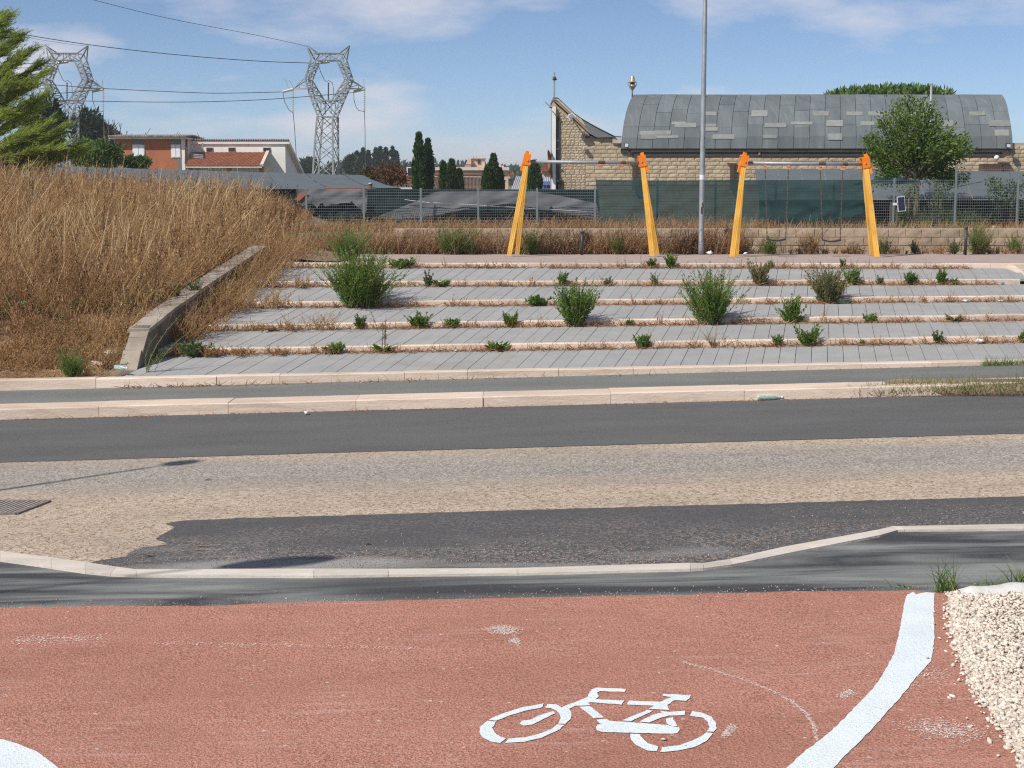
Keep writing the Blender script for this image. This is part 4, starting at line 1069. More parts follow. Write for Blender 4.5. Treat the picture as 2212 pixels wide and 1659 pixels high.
# barrel roof
th_n = 14; y_e, y_c = YC - .10, YC + 5.0
ze = D(1700, 321, y_e).z; zc = D(1700, 207, y_c).z
Lp = [(322, 1341), (300, 1343), (268, 1347), (240, 1353), (222, 1359), (212, 1364), (206, 1369)]
Rp = [(322, 2187), (298, 2187), (267, 2183), (230, 2176), (215, 2171), (205, 2164)]
def roofP(u, th, off=0.0):
    s_, c_ = math.sin(th), math.cos(th); y = y_c - (y_c - y_e)*c_ ; z = ze + (zc - ze)*s_
    n_ = Vector((0, -c_*(zc - ze), s_*(y_c - y_e))).normalized()
    # apparent row of this height gives the slanted roof ends
    dep = y*ct - (z - CAM_Z)*st; py = H/2 - F*(y*st + (z - CAM_Z)*ct)/dep
    lx = np.interp(-py, [-q[0] for q in Lp], [q[1] for q in Lp]); rx = np.interp(-py, [-q[0] for q in Rp], [q[1] for q in Rp])
    xl_, xr_ = (lx - W/2)/F*dep, (rx - W/2)/F*dep
    return Vector((xl_ + (xr_ - xl_)*u, y, z)) + n_*off
V = []; NU = 2
ths = np.linspace(0, math.pi/2, th_n)
for th in ths: V += [roofP(0, th), roofP(1, th)]
back = [Vector((v.x*(2*y_c - v.y)/v.y + (.25 if i % 2 == 0 else -.25), 2*y_c - v.y, v.z)) for i, v in enumerate(V)]   # the far side splays a little
V2 = V + back; Fc = []
m_ = len(ths)
for i in range(m_-1):
    a = i*2; Fc += [(a, a+1, a+3, a+2), (2*m_ + a, 2*m_ + a+2, 2*m_ + a+3, 2*m_ + a+1)]
    Fc += [(a, a+2, 2*m_ + a+2, 2*m_ + a), (a+1, 2*m_ + a+1, 2*m_ + a+3, a+3)]
roof = MB().add(V2, Fc).build('roof', m_eave, church)
def roof_panel(u0, u1, t0, t1, off, mat, name):
    n = max(2, int((t1 - t0)/.14)); V = []
    for k in range(n+1):
        th = t0 + (t1 - t0)*k/n
        V += [roofP(u0, th, 0.004), roofP(u0, th, off), roofP(u1, th, off), roofP(u1, th, 0.004)]
    Fc = [(0, 1, 2, 3), tuple(n*4 + j for j in (3, 2, 1, 0))]
    for k in range(n):
        a = k*4
        for j in range(3): Fc.append((a+j, a+4+j, a+5+j, a+1+j))
    MB().add(V, Fc).build(name, mat, roof)
NS = 25
for k in range(NS):
    cuts = [0.0, U(.34, .42), U(.62, .85), math.pi/2]; lapped = U(.0, .012)
    for a, b in zip(cuts, cuts[1:]):
        roof_panel(k/NS + .0006, (k+1)/NS - .0006, a + .002, b - .002, .02 + lapped + U(0, .012), m_lead, 'roof_panel')
def th_at(py): return min(np.linspace(0.02, 1.5, 200), key=lambda th: abs(proj(roofP(.5, th))[1] - py))
rows_ = {247: [5, 8.2, 12.2, 14.4, 15.8, 18.6, 22.4], 268: [3.1, 10.8, 13.1, 15.3, 16.3, 20.3, 23.6], 272: [3.3, 5.0, 9.1], 288: [1.1, 2.1, 23.9], 296: [1.2, 2.2, 5.8, 9.0, 13.2], 280: [5.1], 252: [17.4]}
for py, ks_ in rows_.items():
    for k in ks_:
        h_ = rng.choice([6, 8, 9, 13]); t0, t1 = th_at(py + h_/2), th_at(py - h_/2); w_ = rng.choice([.9, 1.0, 1.05, 1.4])
        roof_panel(max(.002, k/NS), min(.998, (k + w_)/NS), min(t0, t1), max(t0, t1), .042, m_patch, 'roof_patch')
MB().add([roofP(0, 0, 0), roofP(1, 0, 0), roofP(1, 0, 0) + Vector((0, .02, -.13)), roofP(0, 0, 0) + Vector((0, .02, -.13)),
          roofP(0, 0, 0) + Vector((0, .5, 0)), roofP(1, 0, 0) + Vector((0, .5, 0)), roofP(1, 0, 0) + Vector((0, .5, -.13)), roofP(0, 0, 0) + Vector((0, .5, -.13))],
         [(0, 1, 2, 3), (3, 2, 6, 7), (0, 4, 5, 1), (4, 7, 6, 5), (0, 3, 7, 4), (1, 5, 6, 2)]).build('gutter', m_eave, church)
# bell finial
bp = roofP(.002, 1.45); bp = C(z13(1308, 355), 4.6); s_ = .00318
prof = [(r_*s_, (355 - y)*s_) for r_, y in [(10, 370), (9, 300), (14, 280), (30, 262), (45, 238), (50, 222), (30, 215)]]
bell = thing('bell', 'pale gold bell over a cup finial at the end of the church roof ridge', 'bell', bp)
m_gold = M('pale_gold', (.62, .50, .36), (.5, .39, .27), 8, .35, metal=.6)
MB().lathe(prof, bp, 16).build('cup', m_gold, bell, True)
MB().lathe([(r_*s_, (355 - y)*s_) for r_, y in [(58, 186), (54, 182), (38, 172), (30, 150), (26, 125), (20, 108), (6, 102)]], bp, 16).build('bell_body', m_gold, bell, True)
MB().lathe([(r_*s_, (355 - y)*s_) for r_, y in [(22, 216), (20, 186)]], bp, 10).build('neck', m_dkrust, bell)
for a in range(6):
    an_ = a*math.pi/3; o_ = Vector((math.cos(an_), math.sin(an_), 0))*.175
    MB().bar(bp + o_ + Vector((0, 0, .40)), bp + o_ + Vector((0, 0, .545)), .018).build('cage_bar', m_dkrust, bell)
# bronze figure on the column, one continuous body
def skinned(name, nodes, edges, mat, root, **tags):
    o0 = nodes[root][0]; me = raw_mesh(name, [n[0] - o0 for n in nodes], []); 
    me = bpy.data.meshes.new(name); me.from_pydata([tuple(n[0] - o0) for n in nodes], edges, []); me.update()
    o = link(bpy.data.objects.new(name, me)); o.location = o0; me.materials.append(mat)
    sm = o.modifiers.new('skin', 'SKIN'); sm.use_smooth_shade = True; o.modifiers.new('sub', 'SUBSURF').levels = 1; o.modifiers['sub'].render_levels = 2
    if not me.skin_vertices: 
        pass
    for i, n in enumerate(nodes):
        sv = me.skin_vertices[0].data[i]; sv.radius = (n[1], n[1]); sv.use_root = (i == root)
    return tag(o, **tags)
m_bronze = M('reddish_bronze', (.24, .105, .055), (.14, .065, .04), 12, .55, metal=.3)
pt = lambda X, Y, dy=-.22: C(z13(X, Y), dy)
nodes = [(pt(222, 1255), .085), (pt(216, 1200), .075), (pt(214, 1150), .085), (pt(212, 1122), .04), (pt(206, 1090, -0.29), .055),
         (pt(210, 1320, -0.33), .075), (pt(226, 1390), .05), (pt(230, 1455, -0.25), .035), (pt(228, 1320, -0.15), .07), (pt(238, 1390, -0.17), .05), (pt(242, 1450, -0.19), .035),
         (pt(236, 1140, -0.15), .045), (pt(246, 1105, -0.07), .035), (pt(250, 1072, -0.05), .03), (pt(200, 1135, -0.33), .04), (pt(196, 1100, -0.41), .033), (pt(200, 1068, -0.47), .028)]
skinned('statue', nodes, [(0,1),(1,2),(2,3),(3,4),(0,5),(5,6),(6,7),(0,8),(8,9),(9,10),(2,11),(11,12),(12,13),(2,14),(14,15),(15,16)], m_bronze, 0, label='reddish bronze figure with raised arms fixed to the white church column', cat='statue')
# steel mast in front of the church roof
a, b = D(*z4(1193, 700), 50), D(*z4(1196, 172), 50); a.z = gz(a.x, 50)
ma = thing('mast', 'thin grey steel mast rising through the leafy tree before the church roof', 'mast', a)
MB().tube([a, b], .04, 8).build('pole', m_galv, ma, True); MB().box(b.x - .05, b.x + .05, b.y - .03, b.y + .03, b.z - .02, b.z + .06).build('cap', m_galv, ma)
# solar panel on its post
zp_ = zoomer(2650, 480, 3.6026)
P = [D(*zp_(*q), Y_FENCE - .35) for q in [(765, 702), (855, 693), (840, 523), (752, 530)]]
so = thing('solar_charger', 'small tilted solar panel on a post at the mesh fence', 'solar panel', (P[0].x, Y_FENCE - .3, gz(P[0].x, Y_FENCE)))
MB().slab(P, (0, .03, 0)).build('frame', m_white, so); c = sum(P, Vector())/4
m_cell = M('solar_cell', (.012, .016, .04), (.02, .025, .055), 8, .2)
ux, uz = (P[1] - P[0]), (P[3] - P[0])
for i in range(3):
    for j in range(5):
        o_ = P[0] + ux*(.08 + i*.285) + uz*(.05 + j*.182) + Vector((0, -.006, 0))
        MB().slab([o_, o_ + ux*.27, o_ + ux*.27 + uz*.172, o_ + uz*.172], (0, .008, 0)).build('cell', m_cell, so)
MB().bar((c.x - .1, c.y + .08, gz(c.x, c.y) - .1), c + Vector((-.1, .08, .1)), .04).build('post', m_wood, so)
MB().box(c.x - .24, c.x - .1, c.y, c.y + .06, c.z - .04, c.z + .03).build('box', m_white, so)

# ================================================================== house by the pylons
YH = 110.0
zh = zoomer(340, 400, 3.456)
def Hh(X, Y, dy=0.0): return D(*zh(X, Y), YH + dy)
m_brick = M('orange_brick_house', (.40, .145, .07), (.33, .115, .058), .8, .9, .3, 30)
m_plast = M('white_plaster', (.78, .76, .73), (.70, .68, .65), .7, .85)
m_tile = M('clay_tiles', (.46, .19, .105), (.36, .14, .08), 1.6, .85, isl=.12)
m_tileold = M('old_pale_tiles', (.50, .42, .35), (.28, .22, .18), 3, .9, isl=.2)
m_greycon = M('grey_lintel', (.20, .19, .175), (.15, .145, .14), 2, .9)
m_shut = M('white_shutter', (.76, .79, .84), (.70, .73, .78), 2, .6)
m_trim = M('pale_trim', (.66, .58, .52), (.56, .48, .42), 2, .8)
def tile_field(root, a0, a1, b0, b1, cols, rows, mat, name='tiles', amp=.05):
    """barrel-tile slope: columns of rounded tiles overlapping in rows; a = top edge, b = bottom edge"""
    mb = MB(); a0, a1, b0, b1 = map(Vector, (a0, a1, b0, b1)); n_ = (a1 - a0).cross(b0 - a0).normalized(); n_ = n_ if n_.z > 0 else -n_
    for r_ in range(rows):
        g0, g1 = r_/rows, (r_ + 1.12)/rows
        for c_ in range(cols):
            V = []
            for f_, h_ in ((0, 0), (.25, .75), (.5, 1), (.75, .75), (1, 0)):
                f = (c_ + f_*.9 + .05)/cols; tp_, bt_ = a0.lerp(a1, f), b0.lerp(b1, f)
                V += [tp_.lerp(bt_, g0) + n_*(amp*h_), tp_.lerp(bt_, min(g1, 1.02)) + n_*(amp*h_ + .03)]
            mb.add(V, [(0, 1, 3, 2), (2, 3, 5, 4), (4, 5, 7, 6), (6, 7, 9, 8), (1, 9, 7, 5, 3)])
    return mb.build(name, mat, root)
HG = gz(-25, YH)
house = thing('brick_house', 'flat orange brick house block with two white-shuttered windows and pale tiled eave', 'house', (Hh(480, 300).x, YH, HG))
x0, x1 = Hh(95, 300).x, Hh(862, 300).x; zt = Hh(480, 150).z
MB().box(x0, x1 - .6, YH, YH + 6, HG - .5, zt).build('wall', m_brick, house)
MB().box(x1 - .6, x1 - .25, YH - .02, YH + 6, HG - .5, zt).build('corner_pier', m_greycon, house)
MB().box(x1 - .25, x1, YH - .01, YH + 6, HG - .5, zt).build('side_wall', m_plast, house)
MB().box(x0 - .3, x1 + .2, YH - .5, YH + 6.3, zt, zt + .12).build('eave_slab', m_trim, house)
r0 = zt + .12; tile_field(house, (x0 - .3, YH + 3, Hh(480, 116, 3).z), (x1 + .1, YH + 3, Hh(480, 116, 3).z), (x0 - .35, YH - .55, r0 + .02), (x1 + .25, YH - .55, r0 + .02), 34, 4, m_tileold, 'roof_tiles', .1)
tile_field(house, (x0 - .3, YH + 3, Hh(480, 116, 3).z), (x1 + .1, YH + 3, Hh(480, 116, 3).z), (x0 - .35, YH + 6.4, r0 + .02), (x1 + .25, YH + 6.4, r0 + .02), 34, 4, m_tileold, 'roof_tiles', .1)
for (X0, X1, Y0, Y1, yl) in ((280, 408, 212, 345, 150), (705, 806, 212, 355, 150)):
    MB().box(Hh(X0, 0).x, Hh(X1, 0).x, YH - .03, YH + .1, Hh(X0, Y0).z, Hh(X0, yl + 5).z).build('lintel', m_greycon, house)
    w_ = MB().box(Hh(X0 - 4, 0).x, Hh(X1 + 4, 0).x, YH - .05, YH + .1, Hh(X0, Y1 + 4).z, Hh(X0, Y0 - 3).z).build('window', m_trim, house)
    xm_ = (Hh(X0, 0).x + Hh(X1, 0).x)/2
    for a, b in ((Hh(X0 + 5, 0).x, xm_ - .02), (xm_ + .02, Hh(X1 - 5, 0).x)):
        MB().box(a, b, YH - .08, YH - .045, Hh(X0, Y1 - 8).z, Hh(X0, Y0 + 4).z).build('shutter', m_shut, w_)
MB().bar(Hh(880, 150, -.1), Hh(872, 425, -.1), .14).build('downpipe', m_dkrust, house)
# white wing
YH -= 2.8
wing = thing('white_house', 'white plastered house wing with three small windows and a clay tile porch roof', 'house', (Hh(1500, 400, 5).x, YH + 5, HG))
wx0, wx1 = Hh(925, 0, 5).x, Hh(1962, 0, 5).x; wz = Hh(1500, 200, 5).z
sidez = Hh(2075, 400, 12).z
MB().hexa([(wx0, YH + 5, HG - .5), (wx1, YH + 5, HG - .5), (wx1, YH + 14, HG - .5), (wx0, YH + 14, HG - .5), (wx0, YH + 5, wz), (wx1, YH + 5, wz), (wx1, YH + 14, wz - 2.6), (wx0, YH + 14, wz - 2.6)]).build('wall', m_plast, wing)
ov_ = .35
MB().hexa([(wx0 - .2, YH + 4.86, wz - .02), (wx1 + ov_, YH + 4.86, wz - .02), (wx1 + ov_, YH + 15.5, wz - 3.2), (wx0 - .2, YH + 15.5, wz - 3.2), (wx0 - .2, YH + 4.86, wz + .22), (wx1 + ov_, YH + 4.86, wz + .22), (wx1 + ov_, YH + 15.5, wz - 2.95), (wx0 - .2, YH + 15.5, wz - 2.95)]).build('roof_slab', m_plast, wing)
tile_field(wing, (wx0 - .2, YH + 8, wz - .75), (wx1 + ov_, YH + 8, wz - .75), (wx0 - .2, YH + 4.8, wz + .24), (wx1 + ov_, YH + 4.8, wz + .24), 44, 4, m_tile, 'roof_tiles', .09)
for X0, X1 in ((1095, 1160), (1338, 1406), (1722, 1796)):
    w_ = MB().box(Hh(X0 - 10, 0, 5).x, Hh(X1 + 3, 0, 5).x, YH + 4.94, YH + 5.1, Hh(X0, 292, 5).z, Hh(X0, 238, 5).z).build('window', m_trim, wing)
    MB().box(Hh(X0, 0, 5).x, Hh(X1, 0, 5).x, YH + 4.91, YH + 4.945, Hh(X0, 284, 5).z, Hh(X0, 246, 5).z).build('pane', m_glass, w_)
pa, pb = Hh(935, 297, 4.9), Hh(1775, 297, 4.9); qa, qb = Hh(872, 447, 1.2), Hh(1708, 447, 1.2)
MB().hexa([qa - Vector((0, 0, .12)), qb - Vector((0, 0, .12)), pb - Vector((0, 0, .12)), pa - Vector((0, 0, .12)), qa, qb, pb, pa]).build('porch_deck', m_trim, wing)
tile_field(wing, pa, pb, qa, qb, 60, 13, m_tile, 'porch_tiles', .05)
MB().bar(pb + Vector((0, 0, .06)), qb + Vector((0, 0, .06)), .22, .16).build('verge', m_trim, wing)
for X in (1335, 1690, 900):
    MB().box(Hh(X - 22, 0, 1.6).x, Hh(X + 22, 0, 1.6).x, YH + 1.5, YH + 1.9, HG - .3, Hh(X, 452, 1.5).z).build('porch_pillar', m_brick, wing)
MB().bar(Hh(1055, 190, 4.5), Hh(1060, 285, 4.7), .12).build('downpipe', m_trim, wing)
for Y in (318, 335, 352):
    MB().bar(Hh(925, Y - 4, 3), Hh(1065, Y + 8, 3), .07).build('rack_bar', m_galv, wing)
YH += 2.8
# ================================================================== buildings beyond, between cypress trees
def B2(X, Y, d): return D(*z2(X, Y), d)
m_pink = M('pink_plaster', (.62, .45, .36), (.54, .38, .30), .6, .85)
m_brown = M('brown_corrugated', (.21, .135, .10), (.16, .10, .075), .9, .85)
def boxb(mb, X0, X1, Y0, Y1, d, dep):
    a, b = B2(X0, Y1, d), B2(X1, Y0, d); return mb.box(a.x, b.x, d, d + dep, a.z, b.z)
tb = thing('terrace_house', 'pink flat-roofed house with a roof stair turret among the cypress trees', 'house', B2(1100, 900, 150))
boxb(MB(), 835, 1372, 745, 960, 150, 9).build('wall', m_pink, tb)
boxb(MB(), 828, 1378, 736, 758, 149.6, 9.8).build('parapet', m_trim, tb)
boxb(MB(), 838, 1200, 775, 790, 149.3, .6).build('canopy', m_brown, tb)
tu = boxb(MB(), 1108, 1206, 673, 740, 151.5, 4).build('turret', m_pink, tb)
boxb(MB(), 1155, 1175, 685, 712, 151.4, .2).build('window', m_glass, tu)
boxb(MB(), 1104, 1210, 668, 675, 151.3, 4.4).build('turret_cap', m_trim, tu)
a, b = B2(1062, 736, 151), B2(1110, 675, 151); MB().hexa([(a.x, 151, a.z), (b.x, 151, a.z), (b.x, 153, a.z), (a.x, 153, a.z), (b.x - .3, 151, b.z), (b.x, 151, b.z), (b.x, 153, b.z), (b.x - .3, 153, b.z)]).build('stair_side', m_pink, tb)
for k in range(12):
    X = 1060 + k*7; MB().bar(B2(X, 738, 150.2), B2(X, 716, 150.2), .05).build('rail_bar', m_eave, tb)
MB().bar(B2(1058, 718, 150.2), B2(1140, 718, 150.2), .06).build('rail_top', m_eave, tb)
boxb(MB(), 1285, 1320, 713, 745, 150.5, 2).build('chimney', m_trim, tb)
boxb(MB(), 1325, 1340, 725, 745, 150.5, 1).build('chimney', m_trim, tb)
rb = thing('long_roof_building', 'low building with a brown ribbed roof below the pink house', 'building', B2(1000, 900, 132))
a0, a1, b0, b1 = B2(820, 808, 138), B2(1235, 812, 138), B2(800, 900, 131), B2(1245, 900, 131)
tile_field(rb, a0, a1, b0, b1, 44, 1, m_brown, 'ribbed_roof', .14)
boxb(MB(), 812, 1240, 880, 960, 132, 6).build('wall', m_pink, rb)
MB().bar(a0, a1, .25).build('ridge', m_trim, rb)
ob = thing('orange_roof_house', 'house with a faded orange tile roof behind the scorched tree', 'house', B2(600, 900, 128))
a0, a1, b0, b1 = B2(520, 782, 134), B2(690, 790, 134), B2(500, 862, 127), B2(690, 845, 127)
tile_field(ob, a0, a1, b0, b1, 26, 4, m_tile, 'roof_tiles', .12)
boxb(MB(), 515, 690, 850, 960, 128, 5).build('wall', m_plast, ob)
boxb(MB(), 560, 700, 880, 888, 126.5, .3).build('handrail', m_white, ob)
sk = boxb(MB(), 655, 700, 735, 800, 129, 1.5).build('dormer', m_white, ob); boxb(MB(), 663, 696, 742, 795, 128.9, .2).build('pane', m_cell, sk)
bb = thing('solar_roof_building', 'building with a pale ribbed roof and blue panels beside the church tower', 'building', B2(1550, 900, 118))
tile_field(bb, B2(1425, 805, 124), B2(1695, 812, 124), B2(1390, 905, 117), B2(1695, 905, 117), 22, 1, M('pale_ribbed', (.50, .52, .56), (.42, .44, .48), .8), 'ribbed_roof', .1)
m_pv = M('blue_panels', (.06, .10, .24), (.05, .08, .2), .9, .25)
for i in range(3):
    for j in range(2):
        X = 1612 + i*28; Y = 836 + j*28; MB().slab([B2(X, Y, 116.8), B2(X + 26, Y, 116.8), B2(X + 26, Y + 26, 116.2), B2(X, Y + 26, 116.2)], (0, .1, -.05)).build('panel', m_pv, bb)
boxb(MB(), 1400, 1695, 895, 960, 118, 5).build('wall', m_pink, bb)
rb2 = thing('red_roof_house', 'small house with a bright clay tile roof beside the white church column', 'house', B2(1640, 800, 135))
tile_field(rb2, B2(1635, 705, 140), B2(1720, 712, 140), B2(1590, 765, 134), B2(1720, 765, 134), 14, 6, m_tile, 'roof_tiles', .1)
boxb(MB(), 1598, 1720, 760, 900, 135, 5).build('wall', m_pink, rb2)
fh = thing('far_house', 'tiny orange-roofed house far off between the cypress trees', 'house', B2(1390, 800, 260))
boxb(MB(), 1372, 1410, 790, 815, 260, 6).build('wall', m_pink, fh)
tile_field(fh, B2(1378, 774, 264), B2(1404, 774, 264), B2(1368, 792, 259), B2(1414, 792, 259), 12, 3, m_tile, 'roof_tiles', .2)

# ================================================================== pylons and wires
z14 = zoomer(860, 120, 3.685)
m_steel = M('pylon_steel', (.34, .36, .365), (.25, .27, .275), .8, .6, metal=.25)
m_cable = M('dark_cable', (.05, .055, .06), (.07, .075, .08), 1, .6)
m_ins = M('glass_insulator', (.50, .50, .47), (.40, .40, .38), 4, .3)
m_maroon = M('maroon_porcelain', (.055, .015, .022), (.08, .02, .03), 5, .35)
def pylon(off, YP, label):
    def q(X, Y, dy=0.0):
        px, py = z14(X, Y); p = D(px + off, py, YP); return p + Vector((dy*.17, dy, 0))
    base = q(655, 1640); base.z = gz(base.x, YP)
    root = thing('pylon', label, 'pylon', base, 'lattice pylons')
    FB = (-.95, .95)
    legsL, legsR = [(535, 1660), (562, 1250), (590, 930)], [(775, 1660), (772, 1250), (770, 930)]
    outL, outR = [(590, 930), (500, 700), (440, 490), (510, 265)], [(770, 930), (870, 690), (955, 495), (880, 265)]
    inL, inR = [(640, 770), (475, 500), (560, 285)], [(730, 770), (905, 500), (812, 275)]
    def path(mb, pts, dy, w):
        for a, b in zip(pts, pts[1:]): mb.bar(q(*a, dy), q(*b, dy), w)
    for dy in FB:
        for L in (legsL, legsR):
            mb = MB(); path(mb, L, dy, .17); g = q(*L[0], dy); mb.bar((g.x, g.y, gz(g.x, g.y) - .3), g, .17); mb.build('leg', m_steel, root)
    cross = MB()
    lev = [930, 1095, 1265, 1440, 1640]
    fx = lambda pts, y: np.interp(-y, [-p[1] for p in pts], [p[0] for p in pts])
    for a, b in zip(lev, lev[1:]):
        for dy in FB:
            cross.bar(q(fx(legsL, a), a, dy), q(fx(legsR, b), b, dy), .075); cross.bar(q(fx(legsR, a), a, dy), q(fx(legsL, b), b, dy), .075)
        for L in (legsL, legsR):
            cross.bar(q(fx(L, a), a, FB[0]), q(fx(L, b), b, FB[1]), .07); cross.bar(q(fx(L, a), a, FB[1]), q(fx(L, b), b, FB[0]), .07)
    cross.build('leg_bracing', m_steel, root)
    head = MB()
    for dy in FB:
        d = dy*.75
        path(head, outL, d, .15); path(head, outR, d, .15); path(head, inL, d, .12); path(head, inR, d, .12)
        for seg in ([(510, 740), (850, 740)], [(590, 930), (770, 930)], [(535, 188), (852, 188)], [(560, 272), (812, 268)], [(580, 265), (682, 192), (790, 265)], [(683, 188), (683, 270)],
                    [(620, 740), (770, 915)], [(745, 740), (590, 915)], [(625, 745), (625, 900)], [(745, 745), (745, 900)], [(510, 265), (560, 190)], [(880, 265), (845, 190), (800, 262)]): path(head, seg, d, .095)
        for O, I in ((outL, inL), (outR, inR)):     # lacing between outer and inner chord
            n = 9
            for k in range(n):
                y = 300 + k*52; y2 = y + 26
                xo, xi = np.interp(y, [p[1] for p in O[::-1]], [p[0] for p in O[::-1]]), np.interp(y2, [p[1] for p in I[::-1]], [p[0] for p in I[::-1]])
                xo2 = np.interp(y + 52, [p[1] for p in O[::-1]], [p[0] for p in O[::-1]])
                head.bar(q(xo, y, d), q(xi, y2, d), .07); head.bar(q(xi, y2, d), q(xo2, y + 52, d), .07)
    for O in (outL, outR, inL, inR, [(535, 188), (850, 188)], [(560, 272), (812, 270)]):
        for a, b in zip(O, O[1:]):
            for k in range(3):
                f = k/3; x, y = a[0] + (b[0]-a[0])*f, a[1] + (b[1]-a[1])*f; x2, y2 = a[0] + (b[0]-a[0])*(f + .33), a[1] + (b[1]-a[1])*(f + .33)
                head.bar(q(x, y, -.7), q(x, y, .7), .07); head.bar(q(x, y, -.7), q(x2, y2, .7), .06)
    head.build('head_frame', m_steel, root)
    for tip, feet in (((440, 97), ((510, 262), (560, 190))), ((935, 95), ((880, 262), (845, 190)))):
        mb = MB()
        for f in feet:
            for dy in (-.7, .7): mb.bar(q(*f, dy), q(*tip), .11)
        mb.build('horn', m_steel, root)
    for tip, f1, f2 in (((280, 600), (415, 492), (475, 598)), ((1120, 600), (962, 508), (915, 598))):
        mb = MB(); s_ = 1 if tip[0] > 600 else -1
        for dy in (-.6, .6): mb.bar(q(*f1, dy), q(*tip), .09); mb.bar(q(*f2, dy), q(*tip), .09)
        m1 = ((f1[0] + tip[0])/2, (f1[1] + tip[1])/2); mb.bar(q(*m1), q(m1[0], 598), .06); mb.bar(q(*m1), q(f2[0], 590), .06); mb.build('cross_arm', m_steel, root)
        mb = MB(); a, b = q(tip[0] - 8, 612), q(tip[0] - 8, 862); n = 11
        for k in range(n):
            p = a.lerp(b, (k + .5)/n); mb.lathe([(.02, .06), (.125, .02), (.125, -.01), (.02, -.03)], p, 8)
        mb.tube([a, b], .025, 5); mb.build('insulator', m_ins, root)
        t0 = (150, 636) if s_ < 0 else (985, 634)
        MB().tube([q(*t0), q(tip[0] - 5, 604)], [.13, .15], 8).build('tension_insulator', m_ins, root)
        pts = [(t0[0], t0[1]), (t0[0] + 25, 755), (t0[0] + 75, 850), (tip[0] - 5, 884)] if s_ < 0 else [t0, (990, 740), (1015, 820), (1045, 856), (tip[0] - 10, 868)]
        MB().tube([q(*p) for p in pts], .03, 5).build('jumper_cable', m_cable, root)
        e = q(tip[0] + (45 if s_ < 0 else 3), 1640)
        MB().tube([q(tip[0] - 8, 860), q(tip[0] + 12 if s_ < 0 else tip[0] - 2, 1080), e], .035, 5).build('down_cable', m_cable, root)
        for dx, l in ((-110, 120), (-50, 95)) if s_ < 0 else ((-80, 100), (-15, 110)):
            x = tip[0] + dx; MB().tube([q(x + 50 if s_ < 0 else x + 5, 596), q(x + 15 if s_ < 0 else x, 596 - l*.8), q(x - 8 if s_ < 0 else x - 8, 596 - l)], .025, 5).build('arcing_horn', m_steel, root)
    mb = MB(); a, b = q(688, 528), q(688, 732); mb.tube([a, b], .05, 8)
    for k in range(10): mb.lathe([(.06, .03), (.10, 0), (.06, -.03)], a.lerp(b, (k + .5)/10), 8)
    mb.build('arrester', m_maroon, root)
    MB().tube([q(*p) for p in [(568, 318), (600, 410), (640, 495), (668, 520), (688, 503), (735, 530), (747, 590), (749, 722)]], .03, 5).build('jumper_cable', m_cable, root)
    MB().tube([q(560, 303), q(700, 284)], [.10, .13], 8).build('tension_insulator', m_ins, root)
    return q
YP = 150.0
qR = pylon(0, YP, 'grey lattice pylon standing to the right of the white house')
qL = pylon(-564.5, YP + 2, 'grey lattice pylon half hidden by the feathery conifer')
z1 = zoomer(0, 0, 1.8433)
def wire(pts, d0, d1, label, r=.035):
    n = len(pts); ds = np.linspace(d0, d1, n)
    # smooth curve through the measured points
    P = [D(*z1(*p), d) for p, d in zip(pts, ds)]; out = []
    for i in range(n-1):
        a, b, c, d = P[max(i-1, 0)], P[i], P[i+1], P[min(i+2, n-1)]
        for k in range(6):
            t_ = k/6; out.append(.5*((2*b) + (c - a)*t_ + (2*a - 5*b + 4*c - d)*t_*t_ + (3*b - a - 3*c + d)*t_**3))
    out.append(P[-1]); MB().tube(out, r, 5).build('power_line', m_cable, label=label, cat='power line', group='power lines')
wire([(1880, 372), (1500, 358), (1000, 318), (520, 262), (40, 187), (-120, 160)], 150, 128, 'thick power line running from the top of the right pylon past the other pylon')
wire([(1805, 272), (1500, 205), (1000, 110), (550, 0), (330, -60)], 150, 120, 'thin earth wire rising steeply from the right pylon horn out of view', .022)
wire([(1655, 540), (1350, 547), (1130, 544), (610, 520), (300, 497), (60, 470)], 150, 146, 'power line from the left arm of the right pylon across to the conifer')
wire([(2085, 543), (1700, 575), (1400, 592), (1000, 600), (440, 592), (200, 580)], 149, 147, 'lower power line from the right arm of the right pylon, crossing both pylons')
wire([(320, 372), (180, 374), (40, 376)], 152, 145, 'short power line from the left pylon top into the conifer')
wire([(510, 270), (430, 262), (300, 243), (60, 205)], 152, 130, 'faint thin earth wire from the left pylon horn', .015)
wire([(545, 530), (430, 542), (240, 556), (100, 566)], 151, 147, 'low power line from the left pylon arm into the conifer')

